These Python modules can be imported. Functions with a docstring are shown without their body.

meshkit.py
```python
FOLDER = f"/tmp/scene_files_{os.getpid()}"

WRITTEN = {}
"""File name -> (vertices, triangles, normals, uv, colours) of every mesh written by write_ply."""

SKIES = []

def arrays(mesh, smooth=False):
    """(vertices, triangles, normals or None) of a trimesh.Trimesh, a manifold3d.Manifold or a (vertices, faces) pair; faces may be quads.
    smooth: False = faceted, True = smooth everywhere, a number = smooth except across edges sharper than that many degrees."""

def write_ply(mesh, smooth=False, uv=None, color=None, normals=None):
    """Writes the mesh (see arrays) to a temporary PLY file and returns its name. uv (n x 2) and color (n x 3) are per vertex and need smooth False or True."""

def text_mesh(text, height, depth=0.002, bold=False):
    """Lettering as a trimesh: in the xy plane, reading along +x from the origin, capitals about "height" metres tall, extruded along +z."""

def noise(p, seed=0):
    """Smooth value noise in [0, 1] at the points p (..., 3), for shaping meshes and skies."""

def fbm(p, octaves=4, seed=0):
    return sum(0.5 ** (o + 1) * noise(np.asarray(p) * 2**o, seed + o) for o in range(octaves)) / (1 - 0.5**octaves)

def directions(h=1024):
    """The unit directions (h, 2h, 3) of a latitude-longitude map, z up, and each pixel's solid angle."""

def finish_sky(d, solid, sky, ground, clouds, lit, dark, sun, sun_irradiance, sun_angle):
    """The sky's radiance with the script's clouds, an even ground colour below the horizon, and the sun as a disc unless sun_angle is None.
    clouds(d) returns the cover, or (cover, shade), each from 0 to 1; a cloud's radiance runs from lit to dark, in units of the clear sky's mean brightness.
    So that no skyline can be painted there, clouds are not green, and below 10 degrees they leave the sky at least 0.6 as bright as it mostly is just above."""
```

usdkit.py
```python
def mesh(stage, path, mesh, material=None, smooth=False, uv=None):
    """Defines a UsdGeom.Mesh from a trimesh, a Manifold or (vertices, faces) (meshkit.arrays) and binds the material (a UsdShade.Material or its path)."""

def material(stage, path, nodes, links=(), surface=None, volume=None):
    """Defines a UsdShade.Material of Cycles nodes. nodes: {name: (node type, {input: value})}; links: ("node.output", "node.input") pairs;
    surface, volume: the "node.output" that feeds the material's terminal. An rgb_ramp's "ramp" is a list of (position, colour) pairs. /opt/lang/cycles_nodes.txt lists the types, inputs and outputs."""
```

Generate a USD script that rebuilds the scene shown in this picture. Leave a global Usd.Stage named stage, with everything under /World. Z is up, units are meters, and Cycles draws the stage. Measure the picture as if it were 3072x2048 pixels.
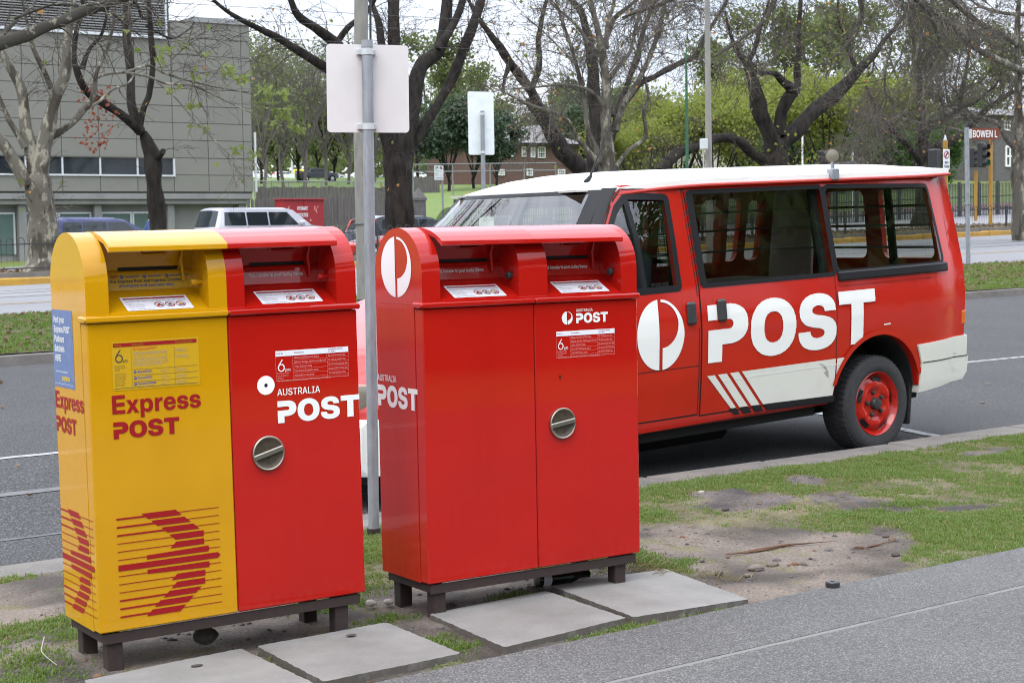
import glob, math, numpy as np, trimesh, manifold3d, usdkit, meshkit
from pxr import Usd, UsdGeom, UsdLux, UsdShade, Gf, Sdf, Vt
from shapely.geometry import Polygon, MultiPolygon, Point, LineString, box as sbox
from shapely.ops import unary_union
from shapely import affinity

stage = Usd.Stage.CreateInMemory()
UsdGeom.SetStageUpAxis(stage, "Z")
UsdGeom.SetStageMetersPerUnit(stage, 1.0)
world = UsdGeom.Xform.Define(stage, "/World")
stage.SetDefaultPrim(world.GetPrim())
UsdGeom.Scope.Define(stage, "/World/Looks")

# ------------------------------------------------------------------ camera, sky, sun, exposure
FPX, YAW, PITCH, ROLL, EYE = 4914.84, 0.6474, 0.0649, -0.0173, 1.4044
EXPOSURE = 0.78
SKY_STRENGTH = 0.115
SUN_INTENSITY = 0.30
SUN_EL, SUN_AZ = math.radians(56), math.radians(-112)     # azimuth from +y towards +x: over the left shoulder, behind thin cloud
FW = np.array([math.sin(YAW) * math.cos(PITCH), math.cos(YAW) * math.cos(PITCH), -math.sin(PITCH)])
_r = np.array([math.cos(YAW), -math.sin(YAW), 0.0]); _u = np.cross(_r, FW)
RT = _r * math.cos(ROLL) + _u * math.sin(ROLL); UP = -_r * math.sin(ROLL) + _u * math.cos(ROLL)
EYEP = np.array([0, 0, EYE])
cam = UsdGeom.Camera.Define(stage, "/World/camera")
_m = np.eye(4); _m[0, :3], _m[1, :3], _m[2, :3], _m[3, :3] = RT, UP, -FW, EYEP
cam.AddTransformOp().Set(Gf.Matrix4d(_m.tolist()))
cam.CreateHorizontalApertureAttr(22.5); cam.CreateVerticalApertureAttr(22.5 * 682 / 1024)
cam.CreateFocalLengthAttr(22.5 * FPX / 3072)
cam.CreateFStopAttr(8.0); cam.CreateFocusDistanceAttr(7.0)
cam.CreateClippingRangeAttr(Gf.Vec2f(0.1, 3000))
cam.CreateExposureAttr(EXPOSURE)

def mat_raw(name, nodes, links, surface=None, volume=None):
    return usdkit.material(stage, f"/World/Looks/{name}", nodes, links, surface, volume)

sky_mat = mat_raw("sky_look", {
    "sky": ("sky_texture", {"sky_type": "single_scattering", "sun_disc": False, "sun_elevation": SUN_EL, "sun_rotation": SUN_AZ, "air_density": 1.0, "aerosol_density": 2.0, "ozone_density": 1.0}),
    "tc": ("texture_coordinate", {}), "mp": ("mapping", {"scale": (1.0, 1.0, 2.6)}),
    "nz": ("noise_texture", {"scale": 2.3, "detail": 7.0, "roughness": 0.55}),
    "cover": ("map_range", {"from_min": 0.30, "from_max": 0.62, "to_min": 0.62, "to_max": 1.0, "clamp": True}),
    "nz2": ("noise_texture", {"scale": 4.0, "detail": 5.0, "roughness": 0.6}),
    "shade": ("rgb_ramp", {"ramp": [(0.3, (6.0, 6.6, 7.9)), (0.7, (10.2, 10.6, 11.6))]}),
    "sx": ("separate_xyz", {}), "cie": ("map_range", {"from_min": 0.0, "from_max": 1.0, "to_min": 0.62, "to_max": 1.95, "clamp": True}), "ov": ("mix_color", {"blend_type": "multiply", "fac": 1.0}), "mx": ("mix_color", {}), "bg": ("background_shader", {"strength": SKY_STRENGTH})},
    [("tc.generated", "mp.vector"), ("mp.vector", "nz.vector"), ("mp.vector", "nz2.vector"), ("nz.fac", "cover.value"), ("nz2.fac", "shade.fac"), ("cover.result", "mx.fac"), ("sky.color", "mx.a"), ("tc.generated", "sx.vector"), ("sx.z", "cie.value"), ("shade.color", "ov.a"), ("cie.result", "ov.b"), ("ov.result", "mx.b"), ("mx.result", "bg.color")],
    surface="bg.background")
dome = UsdLux.DomeLight.Define(stage, "/World/sky")
UsdShade.MaterialBindingAPI.Apply(dome.GetPrim()).Bind(sky_mat)
dome.GetPrim().SetCustomDataByKey("kind", "structure")
sun = UsdLux.DistantLight.Define(stage, "/World/sun")
sun.CreateNormalizeAttr(True); sun.CreateIntensityAttr(SUN_INTENSITY); sun.CreateAngleAttr(40.0); sun.CreateColorAttr(Gf.Vec3f(1.0, 0.965, 0.91))
_d = np.array([math.sin(SUN_AZ) * math.cos(SUN_EL), math.cos(SUN_AZ) * math.cos(SUN_EL), math.sin(SUN_EL)])   # towards the sun
_x = np.cross([0, 0, 1.0], _d); _x /= np.linalg.norm(_x); _y = np.cross(_d, _x)
_m = np.eye(4); _m[0, :3], _m[1, :3], _m[2, :3] = _x, _y, _d
sun.AddTransformOp().Set(Gf.Matrix4d(_m.tolist()))

# ------------------------------------------------------------------ helpers: points
def ray(px, py):                    # px, py in the 2352 x 1568 grid the photograph was measured in
    s = 3072 / 2352
    return FW + RT * (px * s - 1536) / FPX - UP * (py * s - 1024) / FPX
def at(px, py, Y):                  # the point of the vertical plane y = Y seen there
    d = ray(px, py); return EYEP + d * (Y / d[1])
def ground_at(px, py, z):
    d = ray(px, py); return EYEP + d * ((z - EYE) / d[2])
def depth(p): return float((np.asarray(p) - EYEP) @ FW)
def metres(wpx, p): return wpx * (3072 / 2352) * depth(p) / FPX
def rnd(seed): return np.random.default_rng(seed)

# ------------------------------------------------------------------ helpers: scene graph
_used = {}
def numbered(parent, name):
    k = (str(parent), name); n = _used.get(k, -1) + 1; _used[k] = n
    return f"{parent}/{name}" if n == 0 else f"{parent}/{name}_{n:03d}"
INV = {}
def tag(prim, label=None, cat=None, group=None, kind=None):
    p = prim.GetPrim() if hasattr(prim, "GetPrim") else prim
    for k, v in (("label", label), ("category", cat), ("group", group), ("kind", kind)):
        if v: p.SetCustomDataByKey(k, v)
    return p
def thing(name, label, cat, loc=(0, 0, 0), rot=0.0, matrix=None, group=None):
    x = UsdGeom.Xform.Define(stage, numbered("/World", name))
    if matrix is None:
        c, s = math.cos(rot), math.sin(rot); matrix = np.array([[c, -s, 0, loc[0]], [s, c, 0, loc[1]], [0, 0, 1, loc[2]], [0, 0, 0, 1.0]])
    x.AddTransformOp().Set(Gf.Matrix4d(matrix.T.tolist()))
    INV[str(x.GetPath())] = np.linalg.inv(matrix)
    tag(x, label, cat, group); return x
def arr(m):
    if isinstance(m, MB): return m.mesh()
    if hasattr(m, "to_mesh"):
        q = m.to_mesh(); return np.array(q.vert_properties[:, :3], float), np.array(q.tri_verts, int)
    if isinstance(m, (tuple, list)):
        v, f = np.asarray(m[0], float), np.asarray(m[1], int)
        if f.shape[1] == 4: f = np.vstack([f[:, [0, 1, 2]], f[:, [0, 2, 3]]])
        return v, f
    return np.array(m.vertices), np.array(m.faces)
def part(parent, name, m, material, smooth=False, label=None, kind=None, worldspace=False):
    v, f = arr(m); path = str(parent.GetPath()); used = np.unique(f)
    if len(used) < len(v): f = np.searchsorted(used, f); v = v[used]
    if worldspace:
        k = "/".join(path.split("/")[:3]); v = v @ INV[k][:3, :3].T + INV[k][:3, 3]
    g = usdkit.mesh(stage, numbered(path, name), (v, f), material, smooth)
    tag(g, label, kind=kind); return g
def solo(name, label, cat, m, material, smooth=False, group=None, kind=None):
    g = usdkit.mesh(stage, numbered("/World", name), arr(m), material, smooth); tag(g, label, cat, group, kind); return g
def setting(name, m, material, smooth=False):
    g = usdkit.mesh(stage, numbered("/World", name), arr(m), material, smooth); tag(g, kind="structure"); return g
def setting_x(name):
    x = UsdGeom.Xform.Define(stage, numbered("/World", name)); INV[str(x.GetPath())] = np.eye(4); tag(x, kind="structure"); return x
def copy_of(src, name, label, cat, loc, rot=0.0, scale=1.0, group=None):
    x = UsdGeom.Xform.Define(stage, numbered("/World", name))
    c, s = math.cos(rot) , math.sin(rot)
    M = np.array([[c * scale, -s * scale, 0, loc[0]], [s * scale, c * scale, 0, loc[1]], [0, 0, scale, loc[2]], [0, 0, 0, 1.0]])
    x.GetPrim().GetReferences().AddInternalReference(src.GetPath())
    x.ClearXformOpOrder(); x.MakeMatrixXform().Set(Gf.Matrix4d(M.T.tolist()))
    x.GetPrim().SetInstanceable(True); tag(x, label, cat, group); return x

# ------------------------------------------------------------------ helpers: shapes
class MB:
    def __init__(self): self.v, self.f, self.n = [], [], 0
    def add(self, v, f=None):
        if f is None: v, f = arr(v)
        v, f = arr((v, f)); self.v.append(v); self.f.append(f + self.n); self.n += len(v); return self
    def box(self, x0, y0, z0, x1, y1, z1, b=0.0):
        return self.add(*cbox(x0, y0, z0, x1, y1, z1, b))
    def tube(self, pts, r, sides=8, cap=True):
        return self.add(*tube(pts, r, sides, cap))
    def mesh(self): return np.vstack(self.v), np.vstack(self.f)
def cbox(x0, y0, z0, x1, y1, z1, b=0.0):
    lo, hi = np.minimum([x0, y0, z0], [x1, y1, z1]), np.maximum([x0, y0, z0], [x1, y1, z1])
    if b <= 0:
        v = np.array([[(lo, hi)[i][0], (lo, hi)[j][1], (lo, hi)[k][2]] for i in (0, 1) for j in (0, 1) for k in (0, 1)])
        return arr((v, np.array([[0, 1, 3, 2], [4, 6, 7, 5], [0, 4, 5, 1], [2, 3, 7, 6], [0, 2, 6, 4], [1, 5, 7, 3]])))
    b = min(b, 0.45 * float((hi - lo).min())); P = []
    for i in (0, 1):
        for j in (0, 1):
            for k in (0, 1):
                c = np.array([(lo, hi)[i][0], (lo, hi)[j][1], (lo, hi)[k][2]]); s = np.array([1 - 2 * i, 1 - 2 * j, 1 - 2 * k]) * b
                for a in range(3):
                    q = c + s; q[a] = c[a]; P.append(q)
    h = trimesh.convex.convex_hull(np.array(P)); return np.array(h.vertices), np.array(h.faces)
def frames(p):
    t = np.gradient(p, axis=0); t /= np.linalg.norm(t, axis=1, keepdims=True) + 1e-12
    ref = np.array([0, 0, 1.0]) if abs(t[:, 2]).mean() < 0.8 else np.array([1.0, 0, 0])
    a = np.cross(t, ref); a /= np.linalg.norm(a, axis=1, keepdims=True) + 1e-12
    return t, a, np.cross(t, a)
def tube(pts, r, sides=8, cap=True):
    p = np.asarray(pts, float); n = len(p); r = np.broadcast_to(np.asarray(r, float), (n,))
    t, a, b = frames(p); ang = np.arange(sides) * 2 * np.pi / sides
    v = (p[:, None] + r[:, None, None] * (np.cos(ang)[None, :, None] * a[:, None] + np.sin(ang)[None, :, None] * b[:, None])).reshape(-1, 3)
    i, j = np.meshgrid(np.arange(n - 1), np.arange(sides), indexing="ij")
    q = np.stack([i * sides + j, (i + 1) * sides + j, (i + 1) * sides + (j + 1) % sides, i * sides + (j + 1) % sides], -1).reshape(-1, 4)[:, ::-1]
    f = np.vstack([q[:, [0, 1, 2]], q[:, [0, 2, 3]]])
    if cap:
        k = np.arange(1, sides - 1)
        f = np.vstack([f, np.stack([0 * k, k + 1, k], 1), np.stack([0 * k, k, k + 1], 1) + (n - 1) * sides])
    return v, f
def tubes(P, R, sides):              # many polylines of equal length at once: P (n, k, 3), R (n, k)
    n, k, _ = P.shape
    t = np.gradient(P, axis=1); t /= np.linalg.norm(t, axis=2, keepdims=True) + 1e-12
    ref = np.where((np.abs(t[:, :1, 2:]) < 0.8), np.array([0, 0, 1.0]), np.array([1.0, 0, 0]))
    a = np.cross(t, np.broadcast_to(ref, t.shape)); a /= np.linalg.norm(a, axis=2, keepdims=True) + 1e-12
    b = np.cross(t, a); ang = np.arange(sides) * 2 * np.pi / sides
    v = P[:, :, None] + R[:, :, None, None] * (np.cos(ang)[:, None] * a[:, :, None] + np.sin(ang)[:, None] * b[:, :, None])
    i, j = np.meshgrid(np.arange(k - 1), np.arange(sides), indexing="ij")
    q = np.stack([i * sides + (j + 1) % sides, (i + 1) * sides + (j + 1) % sides, (i + 1) * sides + j, i * sides + j], -1).reshape(-1, 4)
    q = (q[None] + (np.arange(n) * k * sides)[:, None, None]).reshape(-1, 4)
    return v.reshape(-1, 3), np.vstack([q[:, [0, 1, 2]], q[:, [0, 2, 3]]])
def tri2d(poly, maxedge=None):
    V, F, n = [], [], 0
    for g in getattr(poly, "geoms", [poly]):
        if g.is_empty or g.geom_type != "Polygon" or g.area < 1e-9: continue
        v, f = trimesh.creation.triangulate_polygon(g, engine="earcut")
        if maxedge:
            v3 = np.column_stack([v, np.zeros(len(v))]); v3, f = trimesh.remesh.subdivide_to_size(v3, f, maxedge, max_iter=12); v = v3[:, :2]
        V.append(v); F.append(np.asarray(f) + n); n += len(v)
    v, f = np.vstack(V), np.vstack(F)
    a = v[f]; area = (a[:, 1, 0] - a[:, 0, 0]) * (a[:, 2, 1] - a[:, 0, 1]) - (a[:, 1, 1] - a[:, 0, 1]) * (a[:, 2, 0] - a[:, 0, 0])
    f[area < 0] = f[area < 0][:, ::-1]; return v, f
def flat_xz(poly, y, maxedge=None):  # a print facing -y
    v, f = tri2d(poly, maxedge); return np.column_stack([v[:, 0], np.full(len(v), y), v[:, 1]]), f
def flat_xy(poly, z, maxedge=None):
    v, f = tri2d(poly, maxedge); return np.column_stack([v, np.full(len(v), z)]), f
def prism(poly, a, b, axis="y"):     # polygon (x,z) along y, (y,z) along x, or (x,y) along z
    V, F, n = [], [], 0
    for g in getattr(poly, "geoms", [poly]):
        if g.is_empty or g.area < 1e-10: continue
        m = trimesh.creation.extrude_polygon(g, abs(b - a), engine="earcut"); V.append(np.array(m.vertices)); F.append(np.array(m.faces) + n); n += len(m.vertices)
    v, f = np.vstack(V), np.vstack(F); h = v[:, 2] + min(a, b)
    if axis == "y": return np.column_stack([v[:, 0], h, v[:, 1]]), f[:, ::-1]
    if axis == "x": return np.column_stack([h, v[:, 0], v[:, 1]]), f
    return np.column_stack([v[:, 0], v[:, 1], h]), f
def lathe(prof, n=24, axis="z", center=(0, 0, 0)):   # prof: (r, h) outline
    prof = np.asarray(prof, float); k = len(prof); ang = np.arange(n) * 2 * np.pi / n
    v = np.stack([prof[:, 0][:, None] * np.cos(ang), prof[:, 0][:, None] * np.sin(ang), np.repeat(prof[:, 1][:, None], n, 1)], -1).reshape(-1, 3)
    i, j = np.meshgrid(np.arange(k - 1), np.arange(n), indexing="ij")
    q = np.stack([i * n + j, i * n + (j + 1) % n, (i + 1) * n + (j + 1) % n, (i + 1) * n + j], -1).reshape(-1, 4)
    f = np.vstack([q[:, [0, 1, 2]], q[:, [0, 2, 3]]])
    if axis == "y": v = v[:, [0, 2, 1]]; f = f[:, ::-1]
    if axis == "x": v = v[:, [2, 0, 1]]
    return v + np.asarray(center, float), f
def disc(c, r, y, n=20):             # a round print in xz facing -y
    return flat_xz(Point(c).buffer(r, n), y)
def man(v, f):
    return manifold3d.Manifold(manifold3d.Mesh(np.asarray(v, np.float32), np.asarray(f, np.uint32)))
def hullm(pts):
    return manifold3d.Manifold.hull_points(np.asarray(pts, float))
def capsule(a, b, ra, rb, n=10):
    s = trimesh.creation.icosphere(1, 1.0).vertices
    return hullm(np.vstack([np.asarray(a) + s * ra, np.asarray(b) + s * rb]))
def rrect(x0, z0, x1, z1, r):
    return sbox(x0 + r, z0 + r, x1 - r, z1 - r).buffer(r, 6)

# ------------------------------------------------------------------ helpers: lettering
_FONT = glob.glob("/opt/blender-*/*/datafiles/fonts/Inter.woff2")[0]
_tc = {}
def text_poly(text, h, weight=400, sx=1.0, res=64):
    """Lettering as a polygon: baseline at z = 0, from x = 0, capitals h tall."""
    from PIL import Image, ImageDraw, ImageFont
    key = (text, weight, res)
    if key not in _tc:
        font = ImageFont.truetype(_FONT, res); font.set_variation_by_axes([32 if res > 80 else 14, weight])
        x0, y0, x1, y1 = font.getbbox(text, anchor="ls")
        im = Image.new("L", (x1 - x0 + 8, y1 - y0 + 8)); ImageDraw.Draw(im).text((4 - x0, 4 - y0), text, 255, font, anchor="ls")
        on = np.pad(np.asarray(im) > 127, ((0, 0), (1, 1))).astype(np.int8)
        rows, st = np.nonzero(np.diff(on, axis=1) == 1); en = np.nonzero(np.diff(on, axis=1) == -1)[1]
        g = unary_union([sbox(a, -r - 1, b, -r) for a, b, r in zip(st, en, rows)]).buffer(0.6).buffer(-0.6).simplify(0.75)
        _tc[key] = affinity.translate(g, -4, 4 - y0)
    s = h / (res * 0.727); return affinity.scale(_tc[key], s * sx, s, origin=(0, 0))
def text_fit(text, x0, x1, z, h, weight=400, res=64):
    g = text_poly(text, h, weight, 1.0, res); w = g.bounds[2] - g.bounds[0]
    return affinity.translate(affinity.translate(affinity.scale(g, (x1 - x0) / w, 1, origin=(0, 0)), -g.bounds[0] * (x1 - x0) / w, 0), x0, z)
def post_word(x0, x1, z, h):
    """The word with the open P."""
    gs = [text_poly(c, 1.0, 900, 1.0, 200) for c in "POST"]; out, x = [], 0
    for c, g in zip("POST", gs):
        b = g.bounds; g = affinity.translate(g, x - b[0], 0)
        if c == "P":
            ext = max(getattr(g, "geoms", [g]), key=lambda q: q.area); hole = Polygon(ext.interiors[0]).bounds
            zz = (hole[1] + hole[3]) / 2; hh = 0.085
            g = Polygon(ext.exterior).difference(LineString([(x - 1, zz), (hole[2] - 0.12, zz)]).buffer(hh, 8))
        out.append(g); x += (b[2] - b[0]) + 0.055
    g = unary_union(out); b = g.bounds
    return affinity.translate(affinity.scale(g, (x1 - x0) / (b[2] - b[0]), h / (b[3] - b[1]), origin=(b[0], b[1])), x0 - b[0], z - b[1])
def emblem(cx, cz, w, h):
    e = affinity.scale(Point(0, 0).buffer(1, 32), w / 2, h / 2); g = 0.035 * w
    left = e.intersection(sbox(-w, -h, -g, h)); cut = affinity.translate(affinity.scale(Point(0, 0).buffer(1, 32), 0.36 * w, 0.325 * h), g * 0.5, 0.135 * h)
    right = e.intersection(sbox(g, -h, w, h)).difference(cut)
    return affinity.translate(unary_union([left, right]), cx, cz)
# ------------------------------------------------------------------ materials
def mat(name, base, rough=0.5, metal=0.0, coat=0.0, var=None, var2=None, bump=None, obj=True, spec=0.5, stretch=None, transl=0.0, rvar=0.0):
    """var / var2: (scale, colour, from, to[, detail]) a second colour where noise exceeds from..to; bump: (scale, strength, distance)."""
    N = {"tc": ("texture_coordinate", {}), "geo": ("geometry", {}), "p": ("principled_bsdf", {"base_color": base, "roughness": rough, "metallic": metal, "coat_weight": coat, "coat_roughness": 0.06, "specular_ior_level": spec})}
    L = []; co = "tc.object" if obj else "geo.position"
    if stretch: N["st"] = ("mapping", {"scale": stretch}); L.append((co, "st.vector")); co = "st.vector"
    last = None
    for i, v in enumerate([v for v in (var, var2) if v]):
        N[f"n{i}"] = ("noise_texture", {"scale": v[0], "detail": v[4] if len(v) > 4 else 5.0, "roughness": 0.6})
        N[f"m{i}"] = ("map_range", {"from_min": v[2], "from_max": v[3], "clamp": True}); N[f"x{i}"] = ("mix_color", {"a": base, "b": v[1]})
        L += [(co, f"n{i}.vector"), (f"n{i}.fac", f"m{i}.value"), (f"m{i}.result", f"x{i}.fac")]
        if last: L.append((last, f"x{i}.a"))
        last = f"x{i}.result"
    if last: L.append((last, "p.base_color"))
    if rvar and var:
        N["rr"] = ("map_range", {"from_min": 0.3, "from_max": 0.7, "to_min": rough, "to_max": rough + rvar, "clamp": True}); L += [("n0.fac", "rr.value"), ("rr.result", "p.roughness")]
    if bump:
        N["bn"] = ("noise_texture", {"scale": bump[0], "detail": 6.0, "roughness": 0.6}); N["b"] = ("bump", {"strength": bump[1], "distance": bump[2]})
        L += [(co, "bn.vector"), ("bn.fac", "b.height"), ("b.normal", "p.normal")]
    out = "p.BSDF"
    if transl:
        N["tr"] = ("translucent_bsdf", {"color": base}); N["mc"] = ("mix_closure", {"fac": transl}); L += [("p.BSDF", "mc.closure1"), ("tr.BSDF", "mc.closure2")]
        if last: L.append((last, "tr.color"))
        out = "mc.closure"
    return mat_raw(name, N, L, surface=out)
def glass(name, tint, gloss_tint=(1, 1, 1), rough=0.0, base=0.05):
    """A pane: clear straight on, a mirror at grazing angles, from either side."""
    return mat_raw(name, {"t": ("transparent_bsdf", {"color": tint}), "g": ("glossy_bsdf", {"color": gloss_tint, "roughness": rough}), "w": ("layer_weight", {"blend": 0.5}), "p": ("math", {"math_type": "power", "value2": 5.0}), "s": ("math", {"math_type": "multiply_add", "value2": 0.92, "value3": base, "use_clamp": True}), "m": ("mix_closure", {})},
                   [("w.facing", "p.value1"), ("p.value", "s.value1"), ("s.value", "m.fac"), ("t.BSDF", "m.closure1"), ("g.BSDF", "m.closure2")], surface="m.closure")
def leafmat(name, c1, c2, c3, transl=0.35):
    """Leaves whose colour varies from one to the next."""
    return mat_raw(name, {"g": ("geometry", {}), "r": ("rgb_ramp", {"ramp": [(0.0, c1), (0.5, c2), (1.0, c3)]}), "d": ("principled_bsdf", {"roughness": 0.6}), "t": ("translucent_bsdf", {}), "m": ("mix_closure", {"fac": transl})},
                   [("g.random_per_island", "r.fac"), ("r.color", "d.base_color"), ("r.color", "t.color"), ("d.BSDF", "m.closure1"), ("t.BSDF", "m.closure2")], surface="m.closure")
M = {}
def boxpaint(name, base, worn, grime):
    """Enamel with faint streaks, specks and mud splashed up from the ground."""
    return mat_raw(name, {"tc": ("texture_coordinate", {}), "n0": ("noise_texture", {"scale": 2.4, "detail": 5.0}), "m0": ("map_range", {"from_min": 0.38, "from_max": 0.72, "to_min": 0.0, "to_max": 1.0, "clamp": True}), "x0": ("mix_color", {"a": base, "b": tuple(c * 0.88 for c in base)}),
        "st": ("mapping", {"scale": (26.0, 26.0, 1.6)}), "n1": ("noise_texture", {"scale": 1.0, "detail": 4.0}), "m1": ("map_range", {"from_min": 0.60, "from_max": 0.85, "to_min": 0.0, "to_max": 0.10, "clamp": True}), "x1": ("mix_color", {"b": worn}),
        "n2": ("noise_texture", {"scale": 42.0, "detail": 3.0}), "m2": ("map_range", {"from_min": 0.68, "from_max": 0.78, "to_min": 0.0, "to_max": 0.22, "clamp": True}), "x2": ("mix_color", {"b": grime}),
        "sx": ("separate_xyz", {}), "mz": ("map_range", {"from_min": 0.14, "from_max": 0.24, "to_min": 0.07, "to_max": 0.0, "clamp": True}), "n3": ("noise_texture", {"scale": 30.0, "detail": 6.0}), "m3": ("map_range", {"from_min": 0.46, "from_max": 0.66, "clamp": True}), "mu": ("math", {"math_type": "multiply"}), "x3": ("mix_color", {"b": (0.16, 0.12, 0.09)}),
        "rr": ("map_range", {"from_min": 0.3, "from_max": 0.7, "to_min": 0.17, "to_max": 0.25, "clamp": True}), "bn": ("noise_texture", {"scale": 7.0, "detail": 2.0}), "bp": ("bump", {"strength": 0.10, "distance": 0.02}),
        "p": ("principled_bsdf", {"specular_ior_level": 0.06, "coat_weight": 1.0, "coat_ior": 1.43, "coat_roughness": 0.05})},
        [("tc.object", f"{n}.vector") for n in ("n0", "n2", "n3", "bn", "st", "sx")] + [("st.vector", "n1.vector"), ("n0.fac", "m0.value"), ("m0.result", "x0.fac"), ("x0.result", "x1.a"), ("n1.fac", "m1.value"), ("m1.result", "x1.fac"), ("x1.result", "x2.a"), ("n2.fac", "m2.value"), ("m2.result", "x2.fac"), ("x2.result", "x3.a"), ("sx.z", "mz.value"), ("n3.fac", "m3.value"), ("mz.result", "mu.value1"), ("m3.result", "mu.value2"), ("mu.value", "x3.fac"), ("x3.result", "p.base_color"),
        ("n1.fac", "rr.value"), ("rr.result", "p.roughness"), ("bn.fac", "bp.height"), ("bp.normal", "p.normal")], surface="p.BSDF")
M["red"] = boxpaint("red_paint", (0.385, 0.0085, 0.005), (0.31, 0.018, 0.012), (0.26, 0.03, 0.022))
M["yellow"] = boxpaint("yellow_paint", (0.50, 0.245, 0.003), (0.46, 0.25, 0.02), (0.36, 0.20, 0.04))
M["vanred"] = mat("van_red_paint", (0.39, 0.013, 0.006), 0.22, spec=0.3, coat=0.5, var=(1.6, (0.34, 0.012, 0.006), 0.4, 0.7), var2=(9, (0.36, 0.035, 0.022), 0.66, 0.9))
M["vanwhite"] = mat("van_white_paint", (0.74, 0.74, 0.70), 0.32, coat=0.4, var=(2.5, (0.64, 0.64, 0.58), 0.45, 0.8))
M["bumper"] = mat("cream_plastic", (0.62, 0.61, 0.54), 0.45, var=(3, (0.54, 0.52, 0.45), 0.45, 0.8))
M["sticker_white"] = mat("white_vinyl", (0.72, 0.72, 0.68), 0.4)
M["print_white"] = mat("white_print", (0.70, 0.70, 0.70), 0.45)
M["print_red"] = mat("red_vinyl", (0.25, 0.008, 0.010), 0.4, spec=0.25)
M["print_black"] = mat("black_print", (0.03, 0.03, 0.03), 0.5)
M["print_blue"] = mat("blue_print", (0.05, 0.07, 0.25), 0.5)
M["print_grey"] = mat("grey_print", (0.25, 0.25, 0.27), 0.5)
M["print_palered"] = mat("pale_red_print", (0.62, 0.25, 0.22), 0.5)
M["print_orange"] = mat("orange_print", (0.6, 0.12, 0.02), 0.5)
M["print_green"] = mat("green_print", (0.03, 0.18, 0.1), 0.5)
M["print_yellow"] = mat("yellow_print", (0.65, 0.45, 0.03), 0.5)
M["label"] = mat("label_white", (0.68, 0.68, 0.72), 0.35)
M["sticker_yellow"] = mat("yellow_vinyl", (0.47, 0.275, 0.006), 0.42, spec=0.3)
M["sticker_blue"] = mat("blue_vinyl", (0.11, 0.155, 0.30), 0.4, spec=0.3, var=(30, (0.14, 0.185, 0.33), 0.4, 0.7))
M["chrome"] = mat("worn_steel", (0.36, 0.33, 0.28), 0.33, metal=1.0, var=(60, (0.30, 0.27, 0.22), 0.4, 0.7))
M["dish"] = mat("tarnished_dish", (0.085, 0.064, 0.042), 0.5, metal=0.35, var=(50, (0.045, 0.035, 0.022), 0.4, 0.7))
M["rust"] = mat("rusty_frame", (0.026, 0.0135, 0.010), 0.75, var=(40, (0.018, 0.010, 0.008), 0.4, 0.7), bump=(160, 0.3, 0.003))
M["black"] = mat("black_plastic", (0.018, 0.018, 0.019), 0.45, var=(20, (0.03, 0.03, 0.03), 0.4, 0.8))
M["trim"] = mat("dark_trim", (0.010, 0.010, 0.011), 0.4, spec=0.2)
M["under"] = mat("underbody", (0.012, 0.012, 0.012), 0.8)
M["tyre"] = mat("tyre_rubber", (0.022, 0.022, 0.023), 0.8, var=(30, (0.035, 0.034, 0.032), 0.45, 0.75), bump=(120, 0.2, 0.004))
M["cloth"] = mat("grey_seat_cloth", (0.05, 0.055, 0.065), 0.9, bump=(300, 0.2, 0.002))
M["inner"] = mat("grey_lining", (0.42, 0.41, 0.37), 0.9, spec=0.2)
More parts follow.
